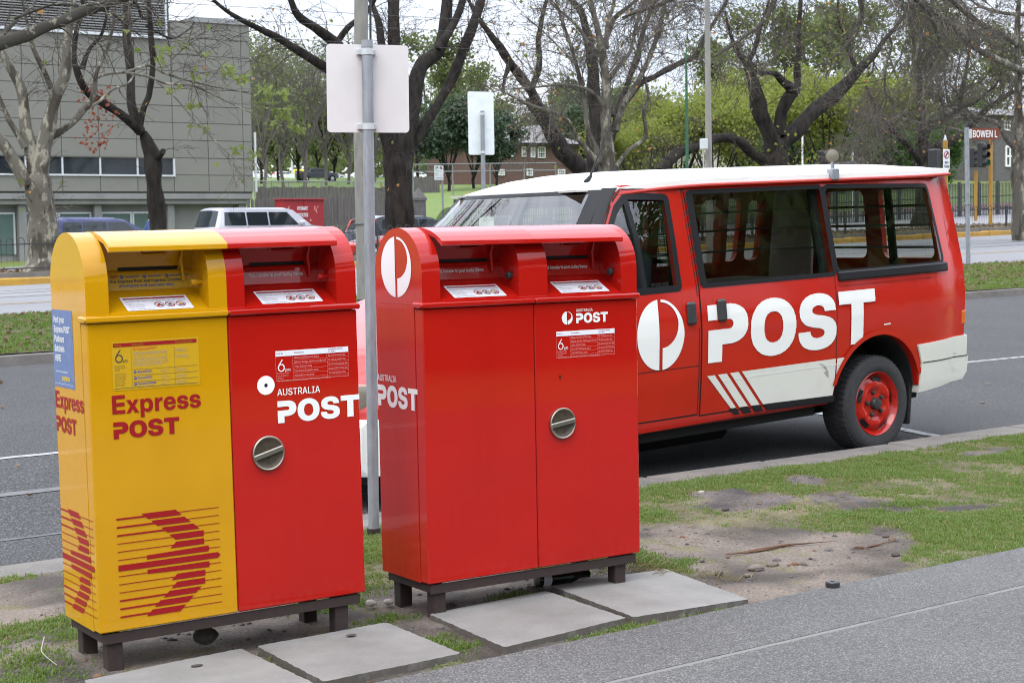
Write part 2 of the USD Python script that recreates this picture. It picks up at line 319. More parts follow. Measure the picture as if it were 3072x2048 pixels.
M["galv"] = mat("galvanised_steel", (0.30, 0.31, 0.33), 0.48, metal=0.55, var=(26, (0.22, 0.23, 0.25), 0.4, 0.65), stretch=(1, 1, 0.25), var2=(70, (0.16, 0.15, 0.14), 0.66, 0.8))
M["signback"] = mat("sign_back_paint", (0.66, 0.635, 0.625), 0.5, var=(4, (0.60, 0.575, 0.57), 0.35, 0.7), var2=(45, (0.38, 0.36, 0.35), 0.70, 0.82))
M["signwhite"] = mat("sign_white", (0.66, 0.70, 0.69), 0.45, var=(6, (0.58, 0.61, 0.60), 0.4, 0.7))
M["pole"] = mat("concrete_pole", (0.235, 0.225, 0.20), 0.75, var=(9, (0.17, 0.165, 0.15), 0.4, 0.7), stretch=(1, 1, 0.3), bump=(80, 0.2, 0.004))
M["greenpole"] = mat("green_pole_paint", (0.02, 0.095, 0.045), 0.5)
M["yellowpole"] = mat("yellow_pole_paint", (0.36, 0.19, 0.022), 0.5, var=(5, (0.28, 0.15, 0.022), 0.4, 0.7))
M["brown"] = mat("brown_sign", (0.15, 0.032, 0.016), 0.5)
M["asphalt"] = mat("road_asphalt", (0.064, 0.0635, 0.0645), 0.9, spec=0.25, var=(0.35, (0.050, 0.0495, 0.050), 0.35, 0.65), var2=(85, (0.20, 0.198, 0.195), 0.52, 0.66, 3.0), bump=(120, 0.9, 0.012), obj=False)
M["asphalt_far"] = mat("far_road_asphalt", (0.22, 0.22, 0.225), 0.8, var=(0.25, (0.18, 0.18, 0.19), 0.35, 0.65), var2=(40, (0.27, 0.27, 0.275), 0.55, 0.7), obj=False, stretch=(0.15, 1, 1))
M["roadpaint"] = mat("road_paint", (0.36, 0.36, 0.355), 0.8, var=(11, (0.13, 0.13, 0.132), 0.46, 0.60), obj=False, bump=(170, 0.4, 0.005))
M["seam"] = mat("pale_road_seam", (0.135, 0.133, 0.13), 0.85, var=(6, (0.09, 0.09, 0.092), 0.44, 0.58), obj=False)
M["rail"] = mat("steel_rail", (0.16, 0.15, 0.14), 0.4, metal=0.6)
M["kerb"] = mat("bluestone", (0.16, 0.145, 0.127), 0.85, var=(3.5, (0.11, 0.10, 0.09), 0.38, 0.66), var2=(60, (0.27, 0.25, 0.22), 0.58, 0.75), bump=(70, 0.4, 0.006), obj=False)
M["yellowkerb"] = mat("yellow_kerb_paint", (0.40, 0.22, 0.022), 0.7, var=(3, (0.30, 0.17, 0.03), 0.4, 0.65), obj=False)
M["concrete"] = mat("slab_concrete", (0.225, 0.218, 0.202), 0.82, var=(4.0, (0.165, 0.158, 0.146), 0.35, 0.66), var2=(90, (0.29, 0.28, 0.26), 0.60, 0.74), bump=(150, 0.22, 0.003), obj=False)
M["slabside"] = M["concrete"]
M["joint"] = mat("joint_mortar", (0.175, 0.172, 0.16), 0.85, var=(1.2, (0.085, 0.082, 0.076), 0.52, 0.62), obj=False)
M["wallclad"] = None
M["panel"] = mat("cladding_panel", (0.160, 0.158, 0.133), 0.6, var=(0.8, (0.148, 0.146, 0.123), 0.4, 0.7), obj=False)
M["panel2"] = mat("cladding_panel_pale", (0.166, 0.163, 0.138), 0.6, var=(0.8, (0.153, 0.15, 0.127), 0.4, 0.7), obj=False)
M["panel3"] = mat("cladding_panel_dark", (0.154, 0.152, 0.128), 0.6, var=(0.8, (0.142, 0.14, 0.118), 0.4, 0.7), obj=False)
M["gap"] = mat("joint_backing", (0.092, 0.091, 0.078), 0.9)  # dull backing colour seen between the panels
M["render"] = mat("grey_render", (0.21, 0.21, 0.20), 0.8, var=(1.2, (0.16, 0.16, 0.155), 0.35, 0.7), obj=False)
M["alu"] = mat("aluminium_frame", (0.52, 0.54, 0.55), 0.4, metal=0.3)
M["winglass"] = mat("dark_window_glass", (0.012, 0.016, 0.018), 0.06, spec=0.6)
M["greenglass"] = mat("green_window_glass", (0.085, 0.13, 0.115), 0.12, spec=0.5)
M["slat"] = mat("louvre_metal", (0.24, 0.24, 0.235), 0.5, metal=0.3)
M["brick"] = mat_raw("red_brickwork", {"g": ("geometry", {}), "mp": ("mapping", {"rotation": (math.pi / 2, 0, 0)}), "b": ("brick_texture", {"scale": 1.0, "brick_width": 0.23, "row_height": 0.086, "mortar_size": 0.012, "color1": (0.115, 0.045, 0.032), "color2": (0.085, 0.034, 0.027), "mortar": (0.15, 0.12, 0.10)}), "p": ("principled_bsdf", {"roughness": 0.85})},
                     [("g.position", "mp.vector"), ("mp.vector", "b.vector"), ("b.color", "p.base_color")], surface="p.BSDF")
M["slate"] = mat("slate_roof", (0.23, 0.23, 0.225), 0.8, var=(1.5, (0.16, 0.15, 0.145), 0.4, 0.65), obj=False, stretch=(1, 1, 4))
M["whitewood"] = mat("white_window_wood", (0.68, 0.68, 0.66), 0.6)
M["cream"] = mat("cream_wall", (0.42, 0.40, 0.34), 0.8)
M["paling"] = mat("weathered_paling", (0.115, 0.105, 0.095), 0.9, var=(9, (0.07, 0.064, 0.058), 0.4, 0.7), obj=False, stretch=(1, 1, 0.12))
M["bluepost"] = mat("stone_gatepost", (0.105, 0.10, 0.095), 0.85, var=(4, (0.075, 0.07, 0.068), 0.4, 0.7), obj=False)
M["iron"] = mat("dark_iron", (0.022, 0.023, 0.024), 0.55)
M["wire"] = mat("grey_wire", (0.20, 0.21, 0.22), 0.5, metal=0.4)
M["hydrant"] = mat("red_cabinet", (0.27, 0.016, 0.020), 0.5, var=(7, (0.21, 0.018, 0.02), 0.45, 0.75))
M["lawn"] = mat("lawn", (0.105, 0.175, 0.032), 0.9, var=(0.35, (0.155, 0.185, 0.045), 0.40, 0.66), var2=(9, (0.07, 0.115, 0.022), 0.5, 0.75), obj=False, bump=(60, 0.6, 0.03))
M["mulch"] = mat("leafy_ground", (0.10, 0.085, 0.05), 0.95, var=(1.6, (0.085, 0.115, 0.032), 0.44, 0.58), var2=(22, (0.17, 0.12, 0.07), 0.56, 0.70), obj=False, bump=(40, 0.7, 0.04))
M["paving_red"] = mat("red_paving", (0.16, 0.085, 0.07), 0.85, var=(8, (0.12, 0.07, 0.06), 0.4, 0.7), obj=False)
M["dirt"] = mat("bare_dirt", (0.165, 0.135, 0.112), 0.95, var=(2.6, (0.085, 0.07, 0.06), 0.42, 0.62), var2=(9, (0.24, 0.20, 0.17), 0.52, 0.70), bump=(55, 0.55, 0.02), obj=False)
M["soil"] = mat("dark_soil", (0.062, 0.05, 0.046), 0.95, var=(6, (0.095, 0.08, 0.07), 0.45, 0.7), bump=(70, 0.5, 0.02), obj=False)
M["path"] = mat_raw("exposed_aggregate", {
    "g": ("geometry", {}), "v": ("voronoi_texture", {"scale": 215.0}), "r": ("rgb_ramp", {"ramp": [(0.0, (0.050, 0.050, 0.051)), (0.35, (0.080, 0.079, 0.077)), (0.72, (0.108, 0.106, 0.101)), (0.88, (0.155, 0.152, 0.142)), (1.0, (0.215, 0.21, 0.195))]}),
    "sc": ("separate_color", {}), "n": ("noise_texture", {"scale": 1.1, "detail": 6.0}), "mr": ("map_range", {"from_min": 0.3, "from_max": 0.7, "to_min": 0.84, "to_max": 1.12, "clamp": True}),
    "n2": ("noise_texture", {"scale": 420.0, "detail": 2.0}), "mx": ("mix_color", {"blend_type": "multiply", "fac": 1.0}), "b": ("bump", {"strength": 0.5, "distance": 0.004, "invert": True}), "p": ("principled_bsdf", {"roughness": 0.8})},
    [("g.position", "v.vector"), ("g.position", "n.vector"), ("v.color", "sc.color"), ("sc.r", "r.fac"), ("n.fac", "mr.value"), ("r.color", "mx.a"), ("mr.result", "mx.b"), ("mx.result", "p.base_color"), ("v.distance", "b.height"), ("b.normal", "p.normal")], surface="p.BSDF")
M["grassblade"] = leafmat("grass_blades", (0.115, 0.172, 0.03), (0.175, 0.225, 0.05), (0.32, 0.27, 0.115), 0.38)
M["grassdry"] = leafmat("dry_grass_blades", (0.25, 0.20, 0.09), (0.30, 0.235, 0.115), (0.16, 0.17, 0.05), 0.3)
M["plane_bark"] = mat("mottled_plane_bark", (0.115, 0.105, 0.085), 0.9, spec=0.2, var=(4.2, (0.25, 0.235, 0.18), 0.53, 0.58, 3.0), var2=(3.0, (0.062, 0.053, 0.042), 0.52, 0.58, 3.0), bump=(9, 0.4, 0.03), obj=False, stretch=(1, 1, 0.45))
M["shaded_bough_bark"] = mat("shaded_plane_bough", (0.055, 0.050, 0.040), 0.9, spec=0.2, var=(6.0, (0.20, 0.185, 0.14), 0.58, 0.63, 3.0), bump=(12, 0.4, 0.03), obj=False)  # darker copy of the plane bark, shade of the undersides put into it
M["plane_twig"] = mat("plane_twig", (0.085, 0.073, 0.062), 0.9, spec=0.2, var=(1.2, (0.15, 0.135, 0.11), 0.5, 0.7), obj=False)
M["elm_bark"] = mat("dark_elm_bark", (0.036, 0.031, 0.027), 0.95, spec=0.15, var=(5, (0.014, 0.0125, 0.011), 0.4, 0.65), bump=(7, 0.8, 0.08), obj=False, stretch=(1, 1, 0.3))
M["elm_twig"] = mat("elm_twig", (0.048, 0.040, 0.035), 0.9, spec=0.2)
M["grey_twig"] = mat("grey_brush", (0.125, 0.108, 0.106), 0.9, spec=0.2)
M["leaf_plane"] = leafmat("plane_leaves", (0.13, 0.165, 0.035), (0.18, 0.20, 0.05), (0.33, 0.22, 0.04))
M["leaf_orange"] = leafmat("orange_leaves", (0.34, 0.17, 0.04), (0.44, 0.29, 0.06), (0.33, 0.30, 0.07))
M["leaf_rust"] = leafmat("rust_leaves", (0.20, 0.05, 0.025), (0.16, 0.045, 0.025), (0.22, 0.07, 0.03))
M["leaf_yellowgreen"] = leafmat("yellow_green_leaves", (0.18, 0.21, 0.035), (0.33, 0.31, 0.05), (0.62, 0.45, 0.06), 0.45)
M["leaf_olive"] = leafmat("olive_leaves", (0.12, 0.145, 0.045), (0.19, 0.20, 0.06), (0.34, 0.28, 0.08), 0.4)
M["leaf_pine"] = leafmat("dark_needles", (0.028, 0.052, 0.024), (0.044, 0.070, 0.030), (0.075, 0.095, 0.036), 0.15)
M["leaf_green"] = leafmat("green_leaves", (0.06, 0.12, 0.026), (0.10, 0.17, 0.036), (0.17, 0.21, 0.05))
M["leaf_hedge"] = leafmat("hedge_leaves", (0.022, 0.04, 0.013), (0.035, 0.052, 0.017), (0.07, 0.045, 0.025), 0.2)
M["litter"] = leafmat("fallen_leaves", (0.13, 0.085, 0.04), (0.20, 0.12, 0.05), (0.09, 0.06, 0.035), 0.1)
M["bark_bits"] = mat("brown_bark", (0.15, 0.075, 0.04), 0.9, var=(20, (0.08, 0.045, 0.03), 0.4, 0.7), bump=(60, 0.5, 0.01), stretch=(0.2, 1, 1))
M["stone"] = mat("dull_stone", (0.10, 0.09, 0.085), 0.9, var=(20, (0.06, 0.055, 0.05), 0.4, 0.7))
M["palestone"] = mat("pale_stone", (0.34, 0.30, 0.26), 0.9)
M["bottle"] = mat("dark_bottle_glass", (0.006, 0.009, 0.007), 0.08, coat=0.4)
M["carglass"] = glass("car_glass", (0.42, 0.46, 0.46))
M["windscreen"] = glass("windscreen_glass", (0.62, 0.72, 0.66), base=0.15)
M["tinted"] = glass("tinted_van_glass", (0.46, 0.48, 0.45), base=0.11)
M["frontglass"] = glass("van_front_glass", (0.46, 0.52, 0.50), base=0.10)
M["lampglass"] = mat("lamp_lens", (0.17, 0.155, 0.12), 0.25)
M["amber"] = mat("amber_lens", (0.55, 0.12, 0.01), 0.2, coat=0.5)
M["taillight"] = mat("red_lens", (0.45, 0.03, 0.012), 0.2, coat=0.5)
M["silver"] = mat("silver_car_paint", (0.52, 0.53, 0.58), 0.3, metal=0.3, coat=0.5)
M["bluecar"] = mat("blue_car_paint", (0.020, 0.028, 0.105), 0.3, coat=0.7)
M["whitecar"] = mat("white_car_paint", (0.68, 0.69, 0.70), 0.3, coat=0.6)
M["yellowcar"] = mat("yellow_car_paint", (0.62, 0.46, 0.02), 0.3, coat=0.6)
M["redcar"] = mat("red_car_paint", (0.42, 0.02, 0.018), 0.3, coat=0.6)
M["greycar"] = mat("grey_car_paint", (0.07, 0.08, 0.095), 0.25, coat=0.8, metal=0.3)
M["greenlight"] = mat_raw("green_signal", {"e": ("emission", {"color": (0.02, 0.9, 0.45), "strength": 1.2})}, [], surface="e.emission")
M["skin"] = mat("skin", (0.42, 0.25, 0.18), 0.6)
M["denim"] = mat("blue_jacket", (0.04, 0.075, 0.19), 0.85)
M["darkcloth"] = mat("dark_trousers", (0.02, 0.022, 0.03), 0.9)
M["hair"] = mat("dark_hair", (0.02, 0.015, 0.012), 0.7)

M["reflector"] = mat("white_reflector", (0.86, 0.86, 0.88), 0.25)
M["leaf_hazy"] = leafmat("haze_tinted_leaves", (0.085, 0.11, 0.062), (0.115, 0.14, 0.078), (0.175, 0.18, 0.10), 0.35)  # distance haze mixed into the leaf colours
M["slab_edge"] = mat("earthy_slab_edge", (0.085, 0.074, 0.062), 0.95, var=(14, (0.16, 0.15, 0.135), 0.5, 0.7), obj=False)
# ------------------------------------------------------------------ terrain
YK = [7.04, 20.0, 26.0, 39.0, 40.4, 52.0, 60.0, 90.0, 260.0, 420.0]
def _two(Y, l, r):                       # ground line at distance Y through a point left and a point right
    a, b = at(*l, Y), at(*r, Y); k = (b[2] - a[2]) / (b[0] - a[0]); return a[2] - k * a[0], k
ZA = [(-0.12, 0.0), _two(20.0, (0, 843), (2352, 678)), _two(26.0, (0, 742), (2352, 612)), _two(39.0, (0, 658), (2352, 538))]
ZA += [(ZA[3][0] + 0.12, ZA[3][1]), (0.10, 0.022), (-0.25, 0.036), (1.9, 0.036), (9.5, 0.022), (16.0, 0.012)]
def H(X, Y):
    X = np.clip(np.asarray(X, float), -60, 110); Y = np.asarray(Y, float)
    a = np.interp(Y, YK, [z[0] for z in ZA]); k = np.interp(Y, YK, [z[1] for z in ZA]); return a + k * X
def strip(y0, y1, dz=0.0, x0=-60.0, x1=170.0, nx=24, ny=6, dy=0.0):
    xs, ys = np.linspace(x0, x1, nx), np.linspace(y0, y1, ny); X, Y = np.meshgrid(xs, ys, indexing="ij")
    Z = H(X, Y) + (dz(X, Y) if callable(dz) else dz)
    v = np.stack([X, Y, Z], -1).reshape(-1, 3); i, j = np.meshgrid(np.arange(nx - 1), np.arange(ny - 1), indexing="ij")
    q = np.stack([i * ny + j, (i + 1) * ny + j, (i + 1) * ny + j + 1, i * ny + j + 1], -1).reshape(-1, 4)
    return v, np.vstack([q[:, [0, 1, 2]], q[:, [0, 2, 3]]])
def band(y0, y1, top, depth_=0.35, x0=-60.0, x1=170.0, nx=24):   # a raised strip with faces: kerbs
    xs = np.linspace(x0, x1, nx); V = []
    for y, z in ((y0, -depth_), (y0, top), (y1, top), (y1, -depth_)):
        V.append(np.stack([xs, np.full(nx, y), H(xs, np.full(nx, (y0 + y1) / 2)) + z], -1))
    v = np.stack(V, 1).reshape(-1, 3); i, j = np.meshgrid(np.arange(nx - 1), np.arange(3), indexing="ij")
    q = np.stack([i * 4 + j, (i + 1) * 4 + j, (i + 1) * 4 + j + 1, i * 4 + j + 1], -1).reshape(-1, 4)
    return v, np.vstack([q[:, [0, 1, 2]], q[:, [0, 2, 3]]])
ZG = 0.025                                # the verge and the footpath stand a little above the kerb top
F_EDGE, J_LINE, K_IN, K_OUT = 4.263, 3.794, 6.72, 7.04
# one sheet under everything, out to the horizon
xs = np.array([-1500, -400, -100, *np.linspace(-60, 170, 60), 400, 1500.0]); ys = np.array([-1500, -300, -60, -10, 0, 4, 7.0, 7.3, *np.linspace(10, 420, 80), 700, 1800.0])
X, Y = np.meshgrid(xs, ys, indexing="ij"); n = len(ys)
Z = H(X, Y) - 0.16 + np.where(Y < 7.2, 0.0, 0.0); Z = np.where(Y > 45, Z + 0.13, Z)
v = np.stack([X, Y, Z], -1).reshape(-1, 3); i, j = np.meshgrid(np.arange(len(xs) - 1), np.arange(n - 1), indexing="ij")
q = np.stack([i * n + j, (i + 1) * n + j, (i + 1) * n + j + 1, i * n + j + 1], -1).reshape(-1, 4)
setting("ground", (v, q), M["lawn"], True)
setting("road", strip(6.9, 20.2, 0.0), M["asphalt"])
med = strip(20.25, 25.95, lambda X, Y: 0.13 + 0.10 * np.sin(np.clip((Y - 20.25) / 5.7, 0, 1) * np.pi) + 0.05 * (meshkit.fbm(np.stack([X * 0.9, Y * 0.9, 0 * X], -1), 3) - 0.5), nx=160, ny=30)
setting("median_ground", med, M["mulch"], True)
setting("far_road", strip(25.9, 39.1, 0.004), M["asphalt_far"])
setting("far_verge", strip(39.6, 47.0, lambda X, Y: 0.10 + 0.06 * (meshkit.fbm(np.stack([X * 0.7, Y * 0.7, 0 * X], -1), 3) - 0.5), nx=120, ny=16), M["mulch"], True)
setting("far_street", strip(47.0, 58.0, 0.03), M["asphalt_far"])
# road paint
def paint(name, pts, w, z=0.006, m="roadpaint"):
    pts = np.asarray(pts, float); d = pts[-1, :2] - pts[0, :2]; d /= np.linalg.norm(d); nrm = np.array([-d[1], d[0]]) * w / 2; V = []
    k = max(2, int(np.linalg.norm(pts[-1] - pts[0]) / 3)); line = pts[0, :2] + np.linspace(0, 1, k)[:, None] * (pts[-1, :2] - pts[0, :2])
    for p in line:
        for s in (1, -1): q = p + s * nrm; V.append([*q, float(H(q[0], q[1])) + z])
    F = [[2 * i, 2 * i + 1, 2 * i + 3, 2 * i + 2] for i in range(k - 1)]
    setting(name, (np.array(V), np.array(F)), M[m])
paint("lane_line", [(-20, 11.55), (70, 11.3)], 0.10)
paint("parking_line", [(10.35, 9.78), (9.55, 7.35)], 0.10)
paint("patch_seam", [(-20, 9.98), (5.6, 9.77)], 0.14, 0.005, "seam")
paint("patch_seam", [(-20, 8.35), (5.2, 8.25)], 0.04, 0.005, "seam")
for y, w, m in ((28.2, 0.12, "roadpaint"), (31.4, 0.12, "yellowkerb"), (34.0, 0.10, "rail"), (35.45, 0.10, "rail"), (36.7, 0.15, "roadpaint")):
    paint("far_lane_line" if m != "rail" else "tram_rail", [(-40, y), (150, y)], w, 0.012, m)
# kerbs: the near one stone by stone
kx = setting_x("kerb"); g = rnd(5); x = -9.0
while x < 26:
    w = float(g.uniform(0.95, 1.55)); dz = float(g.normal(0, 0.004))
    part(kx, "kerb_stone", cbox(x + 0.006, K_IN + float(g.normal(0, .006)), -0.30, x + w - 0.006, K_OUT + float(g.normal(0, 0.006)), 0.004 + dz, 0.018), M["kerb"], 30); x += w
setting("far_kerb", band(20.02, 20.30, 0.12), M["kerb"])
setting("median_back_kerb", band(25.75, 25.98, 0.12), M["kerb"])
yk = setting_x("tram_kerb")
for i in range(60):
    x = -8 + i * 1.95; z = float(H(x + 0.97, 39.2))
    part(yk, "yellow_kerb_block", cbox(x + 0.015, 39.0, z - 0.2, x + 1.935, 39.42, z + 0.17, 0.03), M["yellowkerb"], 30)
setting("fence_plinth", band(39.75, 40.05, 0.22), M["kerb"])
# footpath with its filled joint: two sheets
def sheet(poly_pts, z, name, m):
    v, f = tri2d(Polygon(poly_pts)); setting(name, (np.column_stack([v, np.full(len(v), z)]), f), m)
g = rnd(8)
xe = np.linspace(-12, 32, 300); ye = F_EDGE + 0.012 * (meshkit.noise(np.stack([xe * 1.3, 0 * xe, 0 * xe], -1), 3) - 0.5) * 2 + 0.006 * (meshkit.noise(np.stack([xe * 7, 0 * xe, 0 * xe], -1), 4) - 0.5)
yj = J_LINE + 0.012 * (meshkit.noise(np.stack([xe * 0.6, 0 * xe, 0 * xe], -1), 9) - 0.5)
def ribbon(xs, ya, yb, z0, z1, lip=0.03):   # a slab strip with a top and edges
    n = len(xs); V = np.stack([np.stack([xs, ya, np.full(n, z0)], -1), np.stack([xs, ya, np.full(n, z1)], -1), np.stack([xs, yb, np.full(n, z1)], -1), np.stack([xs, yb, np.full(n, z0)], -1)], 1).reshape(-1, 3)
    i, j = np.meshgrid(np.arange(n - 1), np.arange(3), indexing="ij"); q = np.stack([i * 4 + j, (i + 1) * 4 + j, (i + 1) * 4 + j + 1, i * 4 + j + 1], -1).reshape(-1, 4)
    return V, q
fp = setting_x("footpath")
part(fp, "path_strip", ribbon(xe, yj + 0.013, ye, -0.15, ZG), M["path"])
part(fp, "path_strip", ribbon(xe, np.full(len(xe), -1.5), yj - 0.014, -0.15, ZG), M["path"])
part(fp, "joint_filler", ribbon(xe, yj - 0.0138, yj + 0.0118, -0.15, ZG - 0.0015), M["joint"])
part(fp, "joint_gap", ribbon(xe, yj - 0.0145, yj + 0.0135, -0.16, ZG - 0.012), M["soil"])
setting("near_ground", (np.array([[-60, -60, 0.0], [60, -60, 0.0], [60, -1.49, 0.0], [-60, -1.49, 0.0]]), np.array([[0, 1, 2, 3]])), M["lawn"])
# verge: bare patches traced on the ground, then the surface
def gpoly(pts): return Polygon([tuple(ground_at(px, py, ZG)[:2]) for px, py in pts])
CROP = lambda pts: [((1900 + u / 2.007) * 0.765625, (1300 + v / 2.007) * 0.765625) for u, v in pts]
big = gpoly(CROP([(45, 545), (250, 530), (520, 550), (800, 545), (1150, 590), (1450, 600), (1420, 520), (1560, 540), (1700, 600), (1650, 660), (1600, 720), (1620, 780), (1520, 850), (900, 1010), (640, 1010), (300, 830), (200, 740), (60, 640)]))
dark = [gpoly(CROP([(320, 350), (480, 340), (620, 320), (700, 350), (860, 350), (960, 385), (820, 420), (640, 450), (560, 460), (380, 440), (420, 380)])),
        gpoly(CROP([(920, 240), (1080, 235), (1160, 270), (1100, 300), (960, 290)])),
        gpoly(CROP([(1090, 340), (1290, 345), (1350, 375), (1480, 390), (1690, 430), (1620, 460), (1420, 440), (1290, 450), (1240, 400), (1100, 400)])),
        gpoly(CROP([(1830, 440), (2000, 425), (2200, 420), (2150, 450), (1900, 460)])), gpoly(CROP([(1990, 110), (2120, 80), (2250, 75), (2200, 110), (2020, 130)]))]
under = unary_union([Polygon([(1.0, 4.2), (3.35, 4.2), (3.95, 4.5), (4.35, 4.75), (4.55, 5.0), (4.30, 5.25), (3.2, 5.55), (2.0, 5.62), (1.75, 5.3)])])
leftdirt = gpoly([(-60, 1345), (140, 1300), (150, 1395), (60, 1420), (-60, 1440)])
nx_, ny_ = 420, 70
xs = np.linspace(-2.0, 16.0, nx_); ys = np.linspace(4.235, 6.73, ny_); X, Y = np.meshgrid(xs, ys, indexing="ij"); P3 = np.stack([X, Y, 0 * X], -1)
import shapely
def dist_in(poly, X, Y): return -shapely.distance(shapely.points(X.ravel(), Y.ravel()), poly).reshape(X.shape) + 1e-6
wob = 0.10 * (meshkit.fbm(P3 * 6.5, 3, 11) - 0.5)
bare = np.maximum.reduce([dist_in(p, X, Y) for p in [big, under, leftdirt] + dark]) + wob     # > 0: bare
Zv = ZG - 0.012 + 0.028 * (meshkit.fbm(P3 * 2.0, 4, 2) - 0.5) + np.where(bare > -0.03, 0.020 * (meshkit.fbm(P3 * 8.0, 3, 5) - 0.5), 0.0)
Zv -= 0.022 * np.clip(dist_in(big, X, Y) * 3 + 0.35, 0, 1) * 0.6
Zv = np.where(Y > 6.62, np.minimum(Zv, -0.004), Zv); Zv = np.where(Y < 4.30, np.minimum(Zv, ZG - 0.010), Zv)
ii = np.arange(nx_ - 1)[:, None] * ny_ + np.arange(ny_ - 1)[None]
q = np.stack([ii, ii + ny_, ii + ny_ + 1, ii + 1], -1).reshape(-1, 4); V = np.stack([X, Y, Zv], -1).reshape(-1, 3)
# earth colour by place: pale trampled dirt, dark soil, contact shade under the boxes, thatch under the grass
lin = lambda *c: np.array(c)
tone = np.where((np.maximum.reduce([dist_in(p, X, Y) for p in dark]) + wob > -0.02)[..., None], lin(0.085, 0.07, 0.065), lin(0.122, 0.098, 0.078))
tone = np.where((dist_in(under, X, Y) + wob * 1.5 > 0)[..., None], lin(0.080, 0.064, 0.052), tone)  # soil round the boxes darkened further: contact shade put into the tone
mixn = np.clip((meshkit.fbm(P3 * 3.2, 4, 21) - 0.36) * 3.2, 0, 1)[..., None]
tone = tone * (0.45 + 0.95 * mixn)
tone = np.where((bare < -0.02)[..., None], lin(0.118, 0.102, 0.055) * (0.75 + 0.5 * mixn), tone)
M["verge"] = mat_raw("verge_earth", {"a": ("attribute", {"attribute": "tone"}), "g": ("geometry", {}), "n": ("noise_texture", {"scale": 85.0, "detail": 4.0}), "mr": ("map_range", {"from_min": 0.3, "from_max": 0.7, "to_min": 0.6, "to_max": 1.35, "clamp": True}),
    "mx": ("mix_color", {"blend_type": "multiply", "fac": 1.0}), "b": ("bump", {"strength": 0.6, "distance": 0.012}), "p": ("principled_bsdf", {"roughness": 0.95})},
    [("g.position", "n.vector"), ("n.fac", "mr.value"), ("a.color", "mx.a"), ("mr.result", "mx.b"), ("mx.result", "p.base_color"), ("n.fac", "b.height"), ("b.normal", "p.normal")], surface="p.BSDF")
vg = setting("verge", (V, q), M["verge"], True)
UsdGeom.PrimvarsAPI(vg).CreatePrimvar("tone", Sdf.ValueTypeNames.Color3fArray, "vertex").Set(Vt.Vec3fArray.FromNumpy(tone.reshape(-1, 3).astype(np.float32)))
def verge_z(x, y):
    i = np.clip(np.round((np.asarray(x) + 2.0) / 18.0 * (nx_ - 1)).astype(int), 0, nx_ - 1); j = np.clip(np.round((np.asarray(y) - 4.235) / 2.495 * (ny_ - 1)).astype(int), 0, ny_ - 1); return Zv[i, j]
def verge_bare(x, y):
    i = np.clip(np.round((np.asarray(x) + 2.0) / 18.0 * (nx_ - 1)).astype(int), 0, nx_ - 1); j = np.clip(np.round((np.asarray(y) - 4.235) / 2.495 * (ny_ - 1)).astype(int), 0, ny_ - 1); return bare[i, j]
# ------------------------------------------------------------------ the two posting boxes
BW, BD, BZ0, BZL, BZT = 0.9644, 0.3504, 0.1419, 1.1586, 1.437
ARC_Z, ARC_R = BZT - 0.165, BD / 2
def arch(grow=0.0, zmin=BZL, front=0.0, zmax=9.0, n=28):
    a = np.linspace(0, np.pi, n); pts = [(BD / 2 + (ARC_R + grow) * np.cos(t), ARC_Z + (0.165 + grow) * np.sin(t)) for t in a]
    p = Polygon([(BD + grow, zmin)] + pts + [(-grow, zmin)])
    return p.intersection(sbox(-1 + front, 0, 2, zmax)) if zmax < 5 or front else p
def box_matrix(x, y, rot, lean):
    c, s, cm, sm = math.cos(rot), math.sin(rot), math.cos(lean), math.sin(lean)
    A = np.eye(4); A[:3, 0] = [c * cm, s * cm, sm]; A[:3, 1] = [-s, c, 0]; A[:3, 2] = [-c * sm, -s * sm, cm]; A[:3, 3] = [x, y, 0]; return A
def express_mark(x0, x1, z0, z1):
    W, Hh = x1 - x0, z1 - z0; sp = Hh / 12.6; out = []
    rows = [(.27, .60, 1), (.36, .685, 1), (.455, .77, 1), (.53, .84, 0), (.535, .84, 0), (.275, .88, 0), (0, 1, 2), (.275, .88, 0), (.535, .84, 0), (.53, .835, 0), (.45, .77, 1), (.36, .69, 1), (.28, .61, 1)]
    for i, (a, b, k) in enumerate(rows):
        z = z1 - sp * (i + 0.32); hh = sp * 0.365; sl = 0.03 * W
        if k == 2:
            out.append(Polygon([(x0, z - hh), (x0 + W * 0.975, z - hh), (x1, z), (x0 + W * 0.975, z + hh), (x0, z + hh)])); continue
        u, v = x0 + a * W, x0 + b * W; d = sl if i < 6 else -sl
        if i in (4, 9): d = -d if i == 4 else d
        if i in (5, 7):
            blk = Polygon([(u, z - hh * (1 if i == 5 else .4)), (v, z - hh), (v + .012 * W, z), (v, z + hh), (u, z + hh * (.4 if i == 5 else 1))])
        else: blk = Polygon([(u + d, z - hh), (v + (d if i < 3 or i > 9 else 0), z - hh), (v - (d if i < 3 or i > 9 else 0), z + hh), (u - d, z + hh)])
        out.append(blk)
        t = sp * (0.11 if k else 0.05); out.append(sbox(x0, z - t, u + 0.02 * W, z + t)); out.append(sbox(v - 0.02 * W, z - sp * 0.045, x1, z + sp * 0.045))
    return unary_union(out)
def rows_of_text(lines, x0, z, h, step, weight=400, sx=0.85, maxw=None):
    gs = []
    for k, t in enumerate(lines):
        g = affinity.translate(text_poly(t, h, weight, sx, 28), x0, z - k * step)
        if maxw and g.bounds[2] - x0 > maxw: g = affinity.scale(g, maxw / (g.bounds[2] - x0), 1, origin=(x0, z))
        gs.append(g)
    return unary_union(gs)
